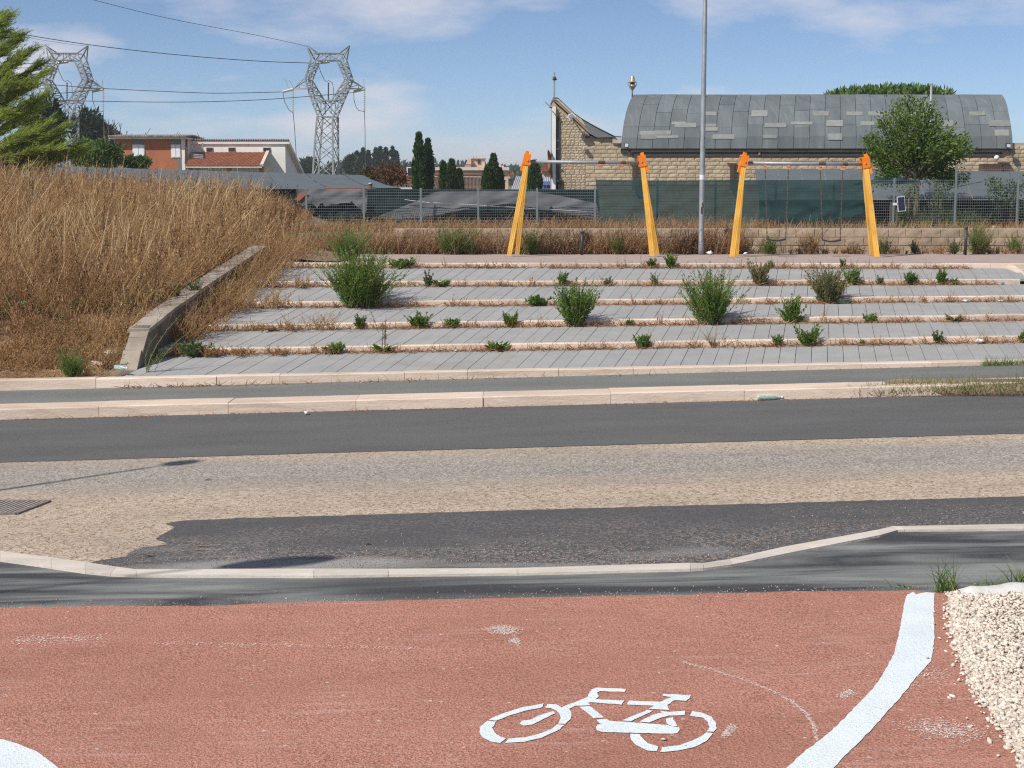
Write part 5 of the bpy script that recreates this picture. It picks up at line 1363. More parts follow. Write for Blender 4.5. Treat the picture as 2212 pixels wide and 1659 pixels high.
# ================================================================== vegetation
def unit(v): return v/np.maximum(np.linalg.norm(v, axis=-1, keepdims=True), 1e-9)
def leaves(P, Dv, L, Wd, fold=.0):
    """one rhombus leaf per point: P base, Dv direction"""
    n = len(P); Dv = unit(Dv); r = rng.normal(size=(n, 3)); S = unit(np.cross(Dv, r)); L = np.broadcast_to(L, n)[:, None]; Wd = np.broadcast_to(Wd, n)[:, None]
    V = np.stack([P, P + Dv*L*.5 + S*Wd*.5, P + Dv*L, P + Dv*L*.5 - S*Wd*.5], 1).reshape(-1, 3)
    return V, np.arange(4*n).reshape(n, 4)
def blades(P, Dv, L, Wd, bend, nseg=3, taper=.15):
    """curved flat strips: base P, direction Dv, bent sideways by vector bend at the tip"""
    n = len(P); Dv = unit(Dv); S = unit(np.cross(Dv, rng.normal(size=(n, 3)))); L = np.broadcast_to(L, n)[:, None]; Wd = np.broadcast_to(Wd, n)[:, None]
    rings = []
    for k in range(nseg+1):
        f = k/nseg; c = P + Dv*L*f + bend*(f*f); w = Wd*(1 - (1 - taper)*f)*.5
        rings += [c - S*w, c + S*w]
    V = np.stack(rings, 1); m = V.shape[1]; q = np.array([(2*k, 2*k+1, 2*k+3, 2*k+2) for k in range(nseg)])
    return V.reshape(-1, 3), (q[None] + (np.arange(n)*m)[:, None, None]).reshape(-1, 4)
def dirs(n, tmax, p=.7, az=None):
    a = U(0, 2*math.pi, n) if az is None else az; t_ = tmax*U(0, 1, n)**p
    return np.stack([np.sin(t_)*np.cos(a), np.sin(t_)*np.sin(a), np.cos(t_)], 1)

m_straw = leafmat('straw', (.74, .51, .25), (.50, .31, .145), (.85, .66, .40), .5, .8, .4, patch=(.38, .215, .10))
m_weed = leafmat('brown_dry_weed', (.42, .24, .115), (.25, .135, .065), (.54, .36, .18), .6, .85, .3, patch=(.50, .33, .16))
m_rust = leafmat('rusty_litter', (.40, .20, .095), (.28, .135, .065), (.52, .36, .21), .6, .9, .1)
m_gr1 = leafmat('fleabane_green', (.080, .165, .022), (.150, .250, .042), (.27, .29, .06), 2., .6, .25)
m_gr2 = leafmat('dull_green', (.085, .135, .045), (.135, .195, .070), (.22, .22, .10), 2., .6, .25)
m_gr3 = leafmat('bright_green', (.095, .195, .035), (.165, .285, .055), (.28, .33, .08), 2., .6, .3)
m_olive = leafmat('olive_brown', (.14, .155, .055), (.24, .20, .09), (.12, .19, .05), 2., .7, .2)
m_yfl = leafmat('yellow_flower', (.55, .42, .02), (.65, .5, .04), None, 2., .7, .2)
m_stem = M('brown_stem', (.20, .13, .075), (.28, .2, .12), 9, .9)
m_gstem = M('green_stem', (.13, .16, .06), (.2, .17, .08), 9, .9)

def bush_parts(base, Hh_, R, n_stem, per, L, Wd, tmax=.6, low=.10, lean=(0, 0), up=.9, wob=.12):
    """an erect many-stemmed weed: leafy stems fanning from one foot"""
    base = np.array(base, dtype=float); d = dirs(n_stem, tmax, .75); az_ = np.arctan2(d[:, 1], d[:, 0]); ph = U(0, 6.28, 2); ln = Hh_*U(.42, 1.08, n_stem)*(.84 + .12*np.sin(2*az_ + ph[0]) + .10*np.sin(5*az_ + ph[1]))/np.maximum(.55, d[:, 2])
    rad = np.hypot(d[:, 0], d[:, 1])*ln; f = np.minimum(1, R/np.maximum(rad, 1e-6)); d[:, :2] *= f[:, None]
    foot = base + np.stack([rng.normal(0, .15, n_stem)*R, rng.normal(0, .10, n_stem)*R, np.zeros(n_stem)], 1)
    bend = np.stack([U(-wob, wob, n_stem)*Hh_ + lean[0]*Hh_, U(-wob, wob, n_stem)*Hh_ + lean[1]*Hh_, np.abs(U(0, .05, n_stem))*Hh_], 1)
    SV, SQ = blades(foot, d, ln, .006 + .01*Hh_, bend, 4, .3)
    s = U(low, 1.0, (n_stem, per))**.8
    P = foot[:, None] + d[:, None]*ln[:, None, None]*s[..., None] + bend[:, None]*(s**2)[..., None] + rng.normal(0, 1, (n_stem, per, 3))*(.026*min(Hh_, R*1.6)*(1.3 - s))[..., None]
    ld = unit(d[:, None]*up + rng.normal(size=(n_stem, per, 3))*.55 + np.array([0, 0, .25]))
    ll = L*(1.15 - .5*s)*U(.7, 1.3, (n_stem, per))
    LV, LQ = leaves(P.reshape(-1, 3) , ld.reshape(-1, 3), ll.ravel(), (ll*(Wd/L)).ravel())
    return (SV, SQ), (LV, LQ)
def plant(name, label, base, Hh_, R, n_stem, per, L, Wd, leaf, stem=None, group=None, flowers=0, cat='weed', **kw):
    base = Vector(base); root = thing(name, label, cat, base, group)
    (SV, SQ), (LV, LQ) = bush_parts(base - Vector((0, 0, .02)), Hh_, R, n_stem, per, L, Wd, **kw)
    npbuild('stems', SV, SQ, stem or m_stem, root); npbuild('foliage', LV, LQ, leaf, root)
    if flowers:
        i = rng.integers(0, len(LV)//4, flowers); P = LV.reshape(-1, 4, 3)[i, 2]; hi = P[:, 2] > base.z + Hh_*.45; P = P[hi]
        if len(P): npbuild('flowers', *leaves(P, dirs(len(P), 1.2), .03, .03), m_yfl, root)
    return root
def kerb_foot(px, i):   # a spot at the foot of terrace kerb i
    y = KB[i] - KW - .04; x = (px - W/2)/F*y; x = (px - W/2)/F*(y*ct - (zk(i, x) - CAM_Z)*st); return Vector((x, y, zk(i, x) - RISE + .0))
def px2m(npx, y): return npx/F*y
# (name, label, px, kerb, height px, half width px, stems, leaves per stem, leaf length, width, material, tilt, flowers)
wl_ = [
 ('shrub', 'largest bushy green shrub with yellow flecks near the retaining wall', 776, 4, 140, 100, 270, 75, 0.066, 0.0175, m_gr1, .95, 60),
 ('shrub', 'dense green two-headed shrub in the middle of the terraces', 1240, 3, 112, 60, 120, 75, 0.061, 0.0187, m_gr1, .75, 0),
 ('shrub', 'tall dark green shrub on thin bare stems beside the brown bush', 1536, 3, 135, 72, 165, 75, 0.061, 0.0175, m_gr1, .72, 0),
 ('shrub', 'half withered olive brown bush above the green glass bottle', 1788, 4, 92, 62, 127, 60, 0.061, 0.0200, m_olive, .8, 0),
 ('shrub', 'withered brown weed with green foot on the upper terrace', 1640, 5, 60, 33, 67, 50, 0.055, 0.0187, m_olive, .7, 0),
 ('shrub', 'green shrub touching the withered olive brown bush', 1842, 5, 46, 22, 52, 50, 0.055, 0.0200, m_gr3, .6, 0),
 ('shrub', 'green weed with a tall middle shoot right of the tall dark shrub', 1712, 3, 68, 30, 51, 50, 0.055, 0.0200, m_gr1, .7, 0),
 ('shrub', 'spreading green weed on the second kerb below the middle shoot weed', 1742, 2, 52, 33, 60, 50, 0.055, 0.0187, m_gr1, .85, 0),
 ('shrub', 'small upright green weed beside the spreading green weed', 1679, 2, 30, 13, 30, 45, 0.050, 0.0187, m_gr3, .5, 0),
 ('shrub', 'sprawling green weed with a side branch on the third kerb', 905, 3, 38, 30, 54, 45, 0.055, 0.0200, m_gr1, .95, 0),
 ('shrub', 'round green weed on the third kerb next to the sprawling one', 976, 3, 25, 19, 45, 45, 0.050, 0.0200, m_gr3, .9, 0),
 ('shrub', 'compact dark green weed alone on the third kerb', 1103, 3, 36, 20, 45, 45, 0.050, 0.0175, m_gr1, .7, 0),
 ('shrub', 'green weed standing before the largest bushy shrub', 778, 3, 36, 18, 36, 45, 0.055, 0.0200, m_gr3, .7, 0),
 ('shrub', 'leafy weed by the crumpled blue scrap on the second kerb', 722, 2, 26, 30, 39, 32, 0.066, 0.0275, m_gr3, 1.1, 0),
 ('shrub', 'upright leafy weed alone on the second kerb', 1390, 2, 36, 18, 39, 45, 0.055, 0.0213, m_gr3, .65, 0),
 ('shrub', 'roundish bright green weed on the upper terrace beyond the withered bush', 1968, 5, 32, 17, 45, 50, 0.055, 0.0213, m_gr3, .85, 0),
 ('shrub', 'taller bright green weed on the upper terrace near the corner', 2033, 5, 38, 14, 45, 50, 0.055, 0.0213, m_gr3, .6, 0),
 ('shrub', 'tiny green weed beside the taller bright green one', 2062, 5, 18, 8, 21, 37, 0.044, 0.0200, m_gr3, .7, 0),
 ('shrub', 'broad-leaved light green clump on the topmost kerb near the field', 868, 6, 24, 34, 51, 32, 0.083, 0.0375, m_gr3, 1.15, 0),
 ('shrub', 'green sprout behind the two-headed shrub', 1216, 5, 34, 13, 33, 45, 0.050, 0.0187, m_gr3, .5, 0),
 ('shrub', 'green weed at the foot of the empty swing frame', 1410, 6, 26, 14, 36, 42, 0.050, 0.0200, m_gr3, .7, 0),
 ('shrub', 'taller green weed between empty swing frame and light pole', 1448, 6, 38, 18, 39, 45, 0.050, 0.0200, m_gr1, .6, 0),
 ('shrub', 'sparse greyish weed on the fifth kerb below the light pole', 1415, 5, 32, 12, 21, 25, 0.044, 0.0125, m_gr2, .6, 0),
 ('shrub', 'thin greyish weed cluster on the fifth kerb', 1312, 5, 24, 20, 24, 25, 0.044, 0.0125, m_gr2, .8, 0),
 ('shrub', 'broad leafy weed flat beside the two-headed shrub', 1160, 4, 22, 30, 45, 25, 0.088, 0.0375, m_gr3, 1.2, 0),
 ('shrub', 'small weed with a dry stalk on the third kerb at the right', 1880, 3, 22, 16, 27, 30, 0.055, 0.0225, m_gr1, .9, 0),
 ('shrub', 'thin weed with dry seed heads on the second kerb at the right', 2028, 2, 34, 14, 18, 30, 0.050, 0.0200, m_gr2, .6, 0),
 ('shrub', 'slim green weed pair on the fifth kerb near the field', 926, 5, 42, 16, 21, 32, 0.050, 0.0175, m_gr2, .5, 0),
 ('shrub', 'green weed at the frame edge on the second kerb', 2208, 2, 26, 10, 21, 35, 0.055, 0.0213, m_gr3, .6, 0),
 ('shrub', 'slender green shoot at the fifth kerb between the bushes', 1664, 6, 22, 8, 18, 32, 0.050, 0.0187, m_gr3, .4, 0),
 ('shrub', 'green weed under the swing with seats', 1820, 6, 26, 9, 18, 30, 0.050, 0.0175, m_gr2, .4, 0),
 ('shrub', 'tiny green sprout on the third kerb by the compact weed', 1360, 3, 16, 8, 18, 27, 0.044, 0.0187, m_gr3, .6, 0),
 ('shrub', 'low green sprout on the second kerb toward the right end', 1866, 2, 14, 7, 18, 27, 0.044, 0.0187, m_gr3, .7, 0),
 ('shrub', 'small green shoot on the fifth kerb beside the roundish weed', 1900, 5, 22, 12, 18, 30, 0.044, 0.0175, m_gr2, .7, 0),
]
for (nm, lab, px, ki, hpx, wpx, ns_, per, L, Wd, mt, tm, fl) in wl_:
    b = kerb_foot(px, ki); plant(nm, lab, b, px2m(hpx, b.y)*.93, px2m(wpx, b.y)*.88, ns_, per, L, Wd, mt, m_gstem if mt is not m_olive else m_stem, 'weeds growing in the terrace kerbs', fl, 'shrub', tmax=tm)
# bare lower stems of the tall dark shrub
b = kerb_foot(1540, 2); root = thing('twig_tuft', 'bare brown twigs hanging under the tall dark green shrub', 'twigs', b)
d_ = dirs(26, 1.0, .6); npbuild('twigs', *blades(np.tile(np.array(b), (26, 1)) + np.array([0, 0, -.01]), d_, U(.25, .55, 26), .012, np.stack([U(-.15, .1, 26), U(-.1, .1, 26), U(0, .05, 26)], 1)), m_stem, root)
# rosettes
def rosette(label, p, R, n, mat, group='leaf rosettes on the second kerb'):
    p = np.array(p); root = thing('rosette', label, 'weed', Vector(p), group); a = np.linspace(0, 6.28, n) + U(-.2, .2, n)
    d = np.stack([np.cos(a), np.sin(a), U(.25, .9, n)], 1); npbuild('leaves', *leaves(np.tile(p, (n, 1)), d, R*U(.7, 1.1, n), R*.32), mat, root)
    return root
rosette('open star-shaped green leaf rosette on the second kerb', kerb_foot(1075, 2), .24, 34, m_gr3); rosette('leaf rosette with a dry stalk on the second kerb', kerb_foot(828, 2), .22, 26, m_gr3)
rosette('yellowing flat leaf rosette on the third kerb at the right', kerb_foot(2060, 3), .22, 22, m_olive, None); rosette('flat green leaf rosette on the fifth kerb', kerb_foot(950, 5), .25, 24, m_gr3, None)
# dry stalk rising out of the rosette
b = kerb_foot(828, 2); (SV, SQ), (LV, LQ) = bush_parts(b, .95, .2, 5, 60, .03, .012, .25, .35); st_ = thing('dry_stalk', 'tall pale dry stalk branching above a leaf rosette', 'weed', b)
npbuild('stems', SV, SQ, m_stem, st_); npbuild('foliage', LV, LQ, m_olive, st_)  # the foliage part here is the stalk's dry seed heads
# foreground bush at the kerb and broad-leaf clump by the wall
p = G(155, 812, KH); p = Vector((D(155, 800, KB[1] + .1).x, KB[1] + .12, zk(1, -6.6)))
plant('shrub', 'bright feathery green bush at the kerb below the dry field', p, .42, .22, 90, 50, .05, .009, m_gr3, m_gstem, None, 0, 'shrub', tmax=.9)
p = Vector((xwall(24.2) + .55, KB[2] - KW - .15, zk(2, xwall(24.2)) - RISE)); plant('weed_clump', 'grey-green broad-leaved clump at the foot of the retaining wall', p, .26, .34, 40, 16, .10, .035, m_gr2, m_gstem, None, 0, 'weed', tmax=1.15)
p = Vector((xwall(22.9) + .15, KB[1] + .25, zk(1, -5.6) + .02)); root = plant('wall_weed', 'pale green arching weed leaning on the broken end of the retaining wall', p, .85, .3, 7, 50, .045, .01, m_gr3, m_gstem, None, 0, 'weed', tmax=.5, lean=(.45, 0))

# litter of dry stems along the kerb feet
parts = []
for i in range(1, 7):
    n = 5200 if i > 1 else 1500; xa, xb = xwall(KB[i]), 9.4; x = U(xa, xb, n)
    dens = np.array([.5 + .5*mnoise.noise(Vector((v*1.3, i*7., 2))) + .25*mnoise.noise(Vector((v*5, i*3., 4))) for v in x]); k = U(0, 1, n) < np.clip(dens*1.3 - .05, .06, 1); x = x[k]; n = len(x)
    off = np.abs(rng.normal(0, .075, n)); y = (KB[i] - KW if i > 1 else Y_K1) - .02 - off
    z = np.array([zk(i, v) for v in x]) - (RISE if i > 1 else .14) + .004
    d = dirs(n, 1.62, .35); parts.append(blades(np.stack([x, y, z], 1), d, U(.05, .19, n), U(.007, .016, n), rng.normal(0, .05, (n, 3))*np.array([1, 1, .3]), 2))
n = 900; x = U(XL + 2, 9, n); y = Y_KERB - np.abs(rng.normal(0, .05, n)) - .01; d = dirs(n, 1.6, .25); parts.append(blades(np.stack([x, y, GRADE*x + .008], 1), d, U(.03, .1, n), U(.005, .01, n), rng.normal(0, .02, (n, 3))*np.array([1, 1, .1]), 2))
npbuild('dry_litter', *cat(parts), m_rust, label='rusty dry weed litter caught along the kerbs', cat='dry litter', kind='stuff')
# small standing dry sprigs on kerbs
parts = []
for i in range(2, 7):
    for _ in range(80 if i > 3 else 60):
        x = U(xwall(KB[i]) + .3, 9.2); b = (x, KB[i] - KW - U(.01, .1), zk(i, x) - RISE); s_, l_ = bush_parts(b, .07 + .3*U(0, 1)**2, .12, int(rng.integers(2, 6)), 10, .03, .01, .7); parts += [s_, l_]
npbuild('dry_sprigs', *cat(parts), m_weed, label='small brown dried sprigs standing along the terrace kerbs', cat='dry weeds', kind='stuff')
# ragged dry thicket between retaining wall and treads
parts = []; n = 170
for _ in range(n):
    y = U(24.2, 33.5); x = xwall(y) + abs(rng.normal(0, .34))*(1.15 if y > 26 else .7); i = max(1, min(5, int((y - KB[1])/1.72) + 1)); z = zk(i, x) + (zk(min(6, i+1), x) - zk(i, x))*min(1, (y - KB[i])/1.6) - .03
    s_, l_ = bush_parts((x, y, z), U(.3, .85), .6, 9, 26, .035, .011, 1.0, lean=(.12, 0)); parts += [s_, l_]
for px, ki, h_, w_ in ((690, 3, .42, .5), (640, 3, .3, .4), (560, 3, .25, .45), (600, 4, .35, .4), (640, 5, .35, .45), (520, 2, .2, .4), (470, 2, .18, .35), (440, 1, .2, .35), (400, 1, .22, .3), (610, 2, .15, .4), (700, 2, .15, .3)):
    for _ in range(4):
        q_ = kerb_foot(px + U(-25, 25), ki + (1 if ki == 1 else 0) if False else max(2, ki)); s_, l_ = bush_parts((q_.x, q_.y - U(0, .25), q_.z), h_*U(.6, 1.1), w_, 10, 18, .035, .011, 1.15); parts += [s_, l_]
V, Q = cat(parts); npbuild('dry_thicket', V, Q, m_weed, label='tangled brown thicket along the foot of the retaining wall', cat='dry weeds', kind='stuff')

# dry field: tall straw grasses and brown weeds
def field_pts(n, y0, y1, p=1.0):
    y = y0 + (y1 - y0)*U(0, 1, n)**p; xr_ = np.where(y < 31, -5.75 - .33 + (y - 23.1)*.065, -4.5 - (y - 31)*.11); xl_ = -.365*y - 1.5
    x = xl_ + (xr_ - xl_)*U(0, 1, n); z = np.array([fz(a, b) for a, b in zip(x, y)]); return np.stack([x, y, z], 1)
P = field_pts(15000, 22.9, 46, .9); n = len(P)
tall = np.array([.55 + .45*mnoise.noise(Vector((a*.35, b*.35, 1))) for a, b in P[:, :2]]); hh = np.clip((P[:, 1] - 22.8)/3.5, .25, 1)*(.35 + .95*np.clip(tall, .1, 1))*U(.45, 1.25, n)
wind = np.array([.16, .03, -.08]); d = dirs(n, .62, .8)
edge = np.where(P[:, 1] > 29.5, np.clip((-4.5 - (P[:, 1] - 31)*.11 - P[:, 0])/1.7, .28, 1), 1.); rag = np.array([.75 + .7*mnoise.noise(Vector((a*1.1, b*1.1, 5))) for a, b in P[:, :2]]); hh = hh*edge*np.clip(rag, .35, 1.25)
V1 = blades(P - [0, 0, .03], d, hh, U(.006, .012, n), hh[:, None]*(wind + rng.normal(0, .2, (n, 3))), 3, .35)
# feathery panicles near the tips
tip = P + unit(d)*hh[:, None] + hh[:, None]*wind*.8; m = 3
V2 = leaves((tip[:, None] - unit(d)[:, None]*U(0, .22, (n, m))[..., None]).reshape(-1, 3) + rng.normal(0, .02, (n*m, 3)), np.repeat(d, m, 0) + rng.normal(0, .45, (n*m, 3)), U(.05, .13, n*m), U(.010, .022, n*m))
npbuild('dry_grass', *cat([V1, V2]), m_straw, label='tall straw-coloured dry grass covering the field on the left', cat='dry grass', kind='stuff')
parts = []; P = field_pts(3600, 22.5, 46, 1.1)
for p in P:
    h_ = U(.35, 1.1)*min(1, .35 + (p[1] - 22.4)/3.5)*(max(.3, min(1, (-4.5 - (p[1] - 31)*.11 - p[0])/1.7)) if p[1] > 29.5 else 1); s_, l_ = bush_parts(p - [0, 0, .03], h_, h_*.7, 6, 18, .042, .015, .9, lean=(.1, 0)); parts += [s_, l_]
npbuild('dry_weeds', *cat(parts), m_weed, label='brown withered thistles and weeds among the straw grass of the field', cat='dry weeds', kind='stuff')
# a few bleached single stalks standing out
parts = []; P = np.concatenate([field_pts(500, 24, 44, .8), field_pts(1500, 27, 40, 1.)]); pk = np.array([mnoise.noise(Vector((a*.45, b*.45, 9))) for a, b in P[:, :2]]) > -.08; P = P[pk]; d = dirs(len(P), .55); L_ = U(.6, 1.4, len(P))*np.where(P[:, 1] > 29.5, np.clip((-4.5 - (P[:, 1] - 31)*.11 - P[:, 0])/1.7, .3, 1), 1.)
npbuild('pale_stalks', *blades(P, d, L_, .013, L_[:, None]*(wind*.8 + rng.normal(0, .06, (len(P), 3))), 3, .5), leafmat('bleached', (.80, .64, .38), (.66, .50, .28), None, 1, .8, .3), label='bleached pale stalks leaning out of the dry field', cat='dry grass', kind='stuff')
# flattened short straw covering the foot of the bank
nb = 9000; P = field_pts(nb, 22.25, 25.5, 1.3); P[:, 2] += .005; d = dirs(nb, 1.5, .5)
npbuild('trampled_grass', *blades(P, d, U(.05, .22, nb), U(.006, .012, nb), rng.normal(0, .04, (nb, 3)), 2), m_straw, label='short trampled straw at the foot of the dry field bank', cat='dry grass', kind='stuff')
# dark seed stalks of dock
P = field_pts(420, 23.2, 44, .9); dd_ = dirs(len(P), .3); L_ = U(.6, 1.15, len(P)); V1 = blades(P, dd_, L_, .012, L_[:, None]*wind*.4, 3, .5)
m = 34; s = U(.45, 1, (len(P), m)); Q_ = P[:, None] + dd_[:, None]*(L_[:, None]*s)[..., None] + (L_[:, None]*s*s)[..., None]*wind*.4 + rng.normal(0, .018, (len(P), m, 3))
V2 = leaves(Q_.reshape(-1, 3), rng.normal(0, 1, (len(P)*m, 3)) + [0, 0, 1.], .035, .02)
npbuild('dock_stalks', *cat([V1, V2]), leafmat('dock_brown', (.15, .075, .035), (.10, .05, .025), None, 1, .85, .1), label='dark brown dock seed stalks scattered in the dry field', cat='dry weeds', kind='stuff')
# green weeds in the foot of the field
parts = []
for px, py, h_ in ((505, 640, .4), (420, 690, .35), (380, 720, .3), (340, 700, .35), (560, 600, .3), (180, 760, .25), (250, 700, .3), (120, 740, .25), (310, 740, .3), (450, 660, .3), (290, 640, .3), (220, 735, .3), (30, 710, .3), (10, 745, .3), (330, 560, .35), (470, 600, .3)):
    q_ = D(px*.75, py, 23.6 + (800 - py)*.012); s_, l_ = bush_parts((q_.x, q_.y, fz(q_.x, q_.y)), h_, h_*.6, 20, 30, .05, .012, .9); parts += [s_, l_]
npbuild('field_greens', *cat(parts), m_gr2, label='sparse green weeds low in the dry field', cat='weeds', kind='stuff')

# weed band on the plateau, in front of and above the low wall
parts = []; parts2 = []
def band(n, xr, yr, hr, dst, per=26, ns_=8, tm=.8):
    for _ in range(n):
        x, y = U(*xr), U(*yr); z = ZP if y < Y_WALL else gz(x, y); h_ = U(*hr)
        s_, l_ = bush_parts((x, y, z - .02), h_, h_*.7, ns_, per, .036, .012, tm, lean=(.06, 0)); dst += [s_, l_]
band(420, (-5.6, 5.2), (34.75, 35.15), (.4, .95), parts); band(60, (5.6, 12.5), (34.8, 35.15), (.12, .4), parts)
band(460, (-6.5, 6.5), (35.6, 44.5), (.2, .55), parts); band(170, (6.5, 15.5), (35.6, 44.6), (.12, .36), parts)
V, Q = cat(parts); npbuild('dry_weeds', V, Q, leafmat('russet_weed', (.40, .235, .125), (.28, .155, .08), (.52, .37, .21), .6, .85, .12), label='russet dried weeds in a band along the low wall behind the swings', cat='dry weeds', kind='stuff')
P = np.stack([U(-6, 15, 3500), U(35.5, 44.8, 3500), np.zeros(3500)], 1); P[:, 2] = [gz(a, b) - .02 for a, b in P[:, :2]]
L_ = U(.12, .42, len(P)); npbuild('dry_grass', *blades(P, dirs(len(P), .4), L_, .010, L_[:, None]*(wind + rng.normal(0, .1, (len(P), 3))), 3, .4), m_straw, label='thin straw grass growing below the mesh fence', cat='dry grass', kind='stuff')
for lab, px, y, h_, r_, mt, ns_ in (
  ('yellowish green bush left of the empty swing frame', 975, 34.62, .80, .60, m_gr1, 140), ('small green bush touching the yellowish green bush', 1018, 34.62, .55, .3, m_gr2, 60),
  ('green bush behind the leg of the empty swing frame', 1148, 34.65, .70, .36, m_gr1, 90), ('slender green weed right of the thin black post', 1332, 34.65, .6, .2, m_gr1, 50),
  ('green bush with brown foot left of the hanging seats', 1662, 34.8, .5, .32, m_gr1, 60), ('brown withered bush under the second hanging seat', 1750, 34.8, .62, .34, m_weed, 60),
  ('green bush growing round the thin black post at the wall', 2112, 34.8, .82, .46, m_gr1, 120), ('small green weed left of the thin black post at the wall', 2062, 34.8, .42, .18, m_gr2, 40),
  ('olive weed at the foot of the swing leg by the leafy tree', 1908, 34.8, .45, .26, m_olive, 46), ('green sprig growing out of the low block wall', 1976, 35.0, .42, .15, m_gr2, 24),
  ('green weed at the far end of the low block wall', 2192, 35.0, .5, .22, m_gr1, 50), ('dark brown thicket beside the light pole', 1596, 35.0, .82, .45, m_weed, 90)):
    x = (px - W/2)/F*(y*ct + 1.3*st); plant('bush', lab, (x, y, ZP), h_, r_, ns_, 46, .05, .011, mt, m_stem, 'bushes along the low block wall', 14 if mt is m_gr1 else 0, 'bush', tmax=.75)
p = D(752, 560, 31.6); plant('shrub', 'tall fresh green shrub where the field meets the plateau', (p.x, 31.6, ZP), .78, .66, 150, 60, .055, .009, m_gr3, m_gstem, None, 20, 'shrub', tmax=.8)
# green creeper and grass behind the fence at the right
parts = []
for _ in range(90):
    px = U(1935, 2110); y = U(45.3, 46.5); x = (px - W/2)/F*y; s_, l_ = bush_parts((x, y, gz(x, y) - .05), U(.3, .9), .5, 9, 34, .06, .02, .7); parts += [s_, l_]
npbuild('fence_weeds', *cat(parts), m_gr2, label='green weeds growing thick behind the mesh fence under the leafy tree', cat='weeds', kind='stuff')
# grass on the kerb at the right, and by the geotextile
n = 2000; px = U(1830, 2300, n); a = (px - 1830)/400; py = 846 - a*2 - U(0, 1, n)*(30*np.clip(a*3, .15, 1)); P = np.array([tuple(G(x, y + 6, .02 + .13*np.clip((852 - y)/30, 0, 1))) for x, y in zip(px, py)])
t_g = leafmat('verge_grass', (.15, .20, .05), (.24, .24, .09), (.44, .34, .17), 1.2, .7, .35)
mound = []
for i in range(25):
    for j in range(6):
        q_ = G(1835 + i*22, 853 - j*7*min(1, i/5 + .15), .012 + .15*math.sin(j/5*1.57)*min(1, i/4 + .1)); mound.append(q_)
MB().add(mound, [(i*6 + j, (i+1)*6 + j, (i+1)*6 + j+1, i*6 + j+1) for i in range(24) for j in range(5)]).build('verge', m_soil, None, True, kind='structure')
npbuild('verge_grass', *blades(P, dirs(n, 1.1), U(.05, .13, n), U(.005, .010, n), rng.normal(0, .03, (n, 3)), 2), t_g, label='short patchy grass spilling over the street kerb', cat='grass', kind='stuff')
n = 350; px = U(2120, 2230, n); P = np.array([tuple(D(x, 788, KB[1] - .25 - .0*x)) for x in px]); P[:, 2] = [KH + GRADE*v for v in P[:, 0]]; P[:, 1] = Y_K1 - U(0, .12, n)
npbuild('kerb_grass', *blades(P, dirs(n, 1.0), U(.05, .15, n), .007, rng.normal(0, .03, (n, 3)), 2), m_gr3, label='fresh green grass tuft against the first terrace kerb', cat='grass', kind='stuff')
m_blade = leafmat('fresh_grass', (.09, .17, .03), (.15, .24, .05), (.3, .3, .1), 2, .6, .3)
for X, Y, n, h_, sp, lab in ((1755, 525, 46, .36, .55, 'loose green grass tuft at the corner of the gravel bed'), (1970, 520, 22, .2, .8, 'small grass tuft growing through the white geotextile'), (2180, 500, 34, .32, .6, 'green grass tuft behind the geotextile at the frame edge'), (1500, 500, 12, .1, 1.2, 'tiny grass sprout at the edge of the black asphalt')):
    b = G(*z10(X, Y), .02); P = np.tile(np.array(b), (n, 1)) + np.stack([U(-.08, .08, n), U(-.04, .04, n), np.zeros(n)], 1); L_ = U(.4, 1, n)*h_
    root = thing('grass_tuft', lab, 'grass', b, 'grass tufts by the gravel'); tag(npbuild('blades', *blades(P, dirs(n, sp), L_, .010, L_[:, None]*np.stack([U(-.5, .5, n), U(-.3, .3, n), U(-.45, 0, n)], 1), 5, .1), m_blade, root), kind='stuff')

# ------------------------------------------------------------------ trees
m_bark = M('grey_brown_bark', (.16, .12, .09), (.10, .075, .055), 6, .95, .6, 20)
def limbs(mb, base, d, L, r, depth, tips, spread=.6, up=.15, k=3):
    base, d = Vector(base), Vector(d).normalized(); end = base + d*L; mid_ = base.lerp(end, .5) + Vector(rng.normal(0, L*.04, 3))
    mb.tube([base, mid_, end], [r, r*.85, r*.65], 6, False)
    if depth == 0: tips.append((end, d)); return
    for _ in range(k):
        nd = (d + Vector(rng.normal(0, spread, 3)) + Vector((0, 0, up))).normalized(); st_ = base.lerp(end, U(.55, 1.0)); limbs(mb, st_, nd, L*U(.6, .8), r*.6, depth-1, tips, spread, up, k)
    tips.append((end, d))
def clumps(centers, radii, per, L, Wd, bias=(0, 0, .3), flat=1.0):
    parts = []
    for c, r_ in zip(centers, radii):
        n = int(per*(r_**2)*10) + 12; v = unit(rng.normal(size=(n, 3))); rad = r_*U(.25, 1, n)**.5; P = np.array(c) + v*rad[:, None]*np.array([1, 1, flat])
        parts.append(leaves(P, v*.6 + np.array(bias) + rng.normal(0, .5, (n, 3)), L*U(.6, 1.3, n), Wd*U(.7, 1.2, n)))
    return cat(parts)
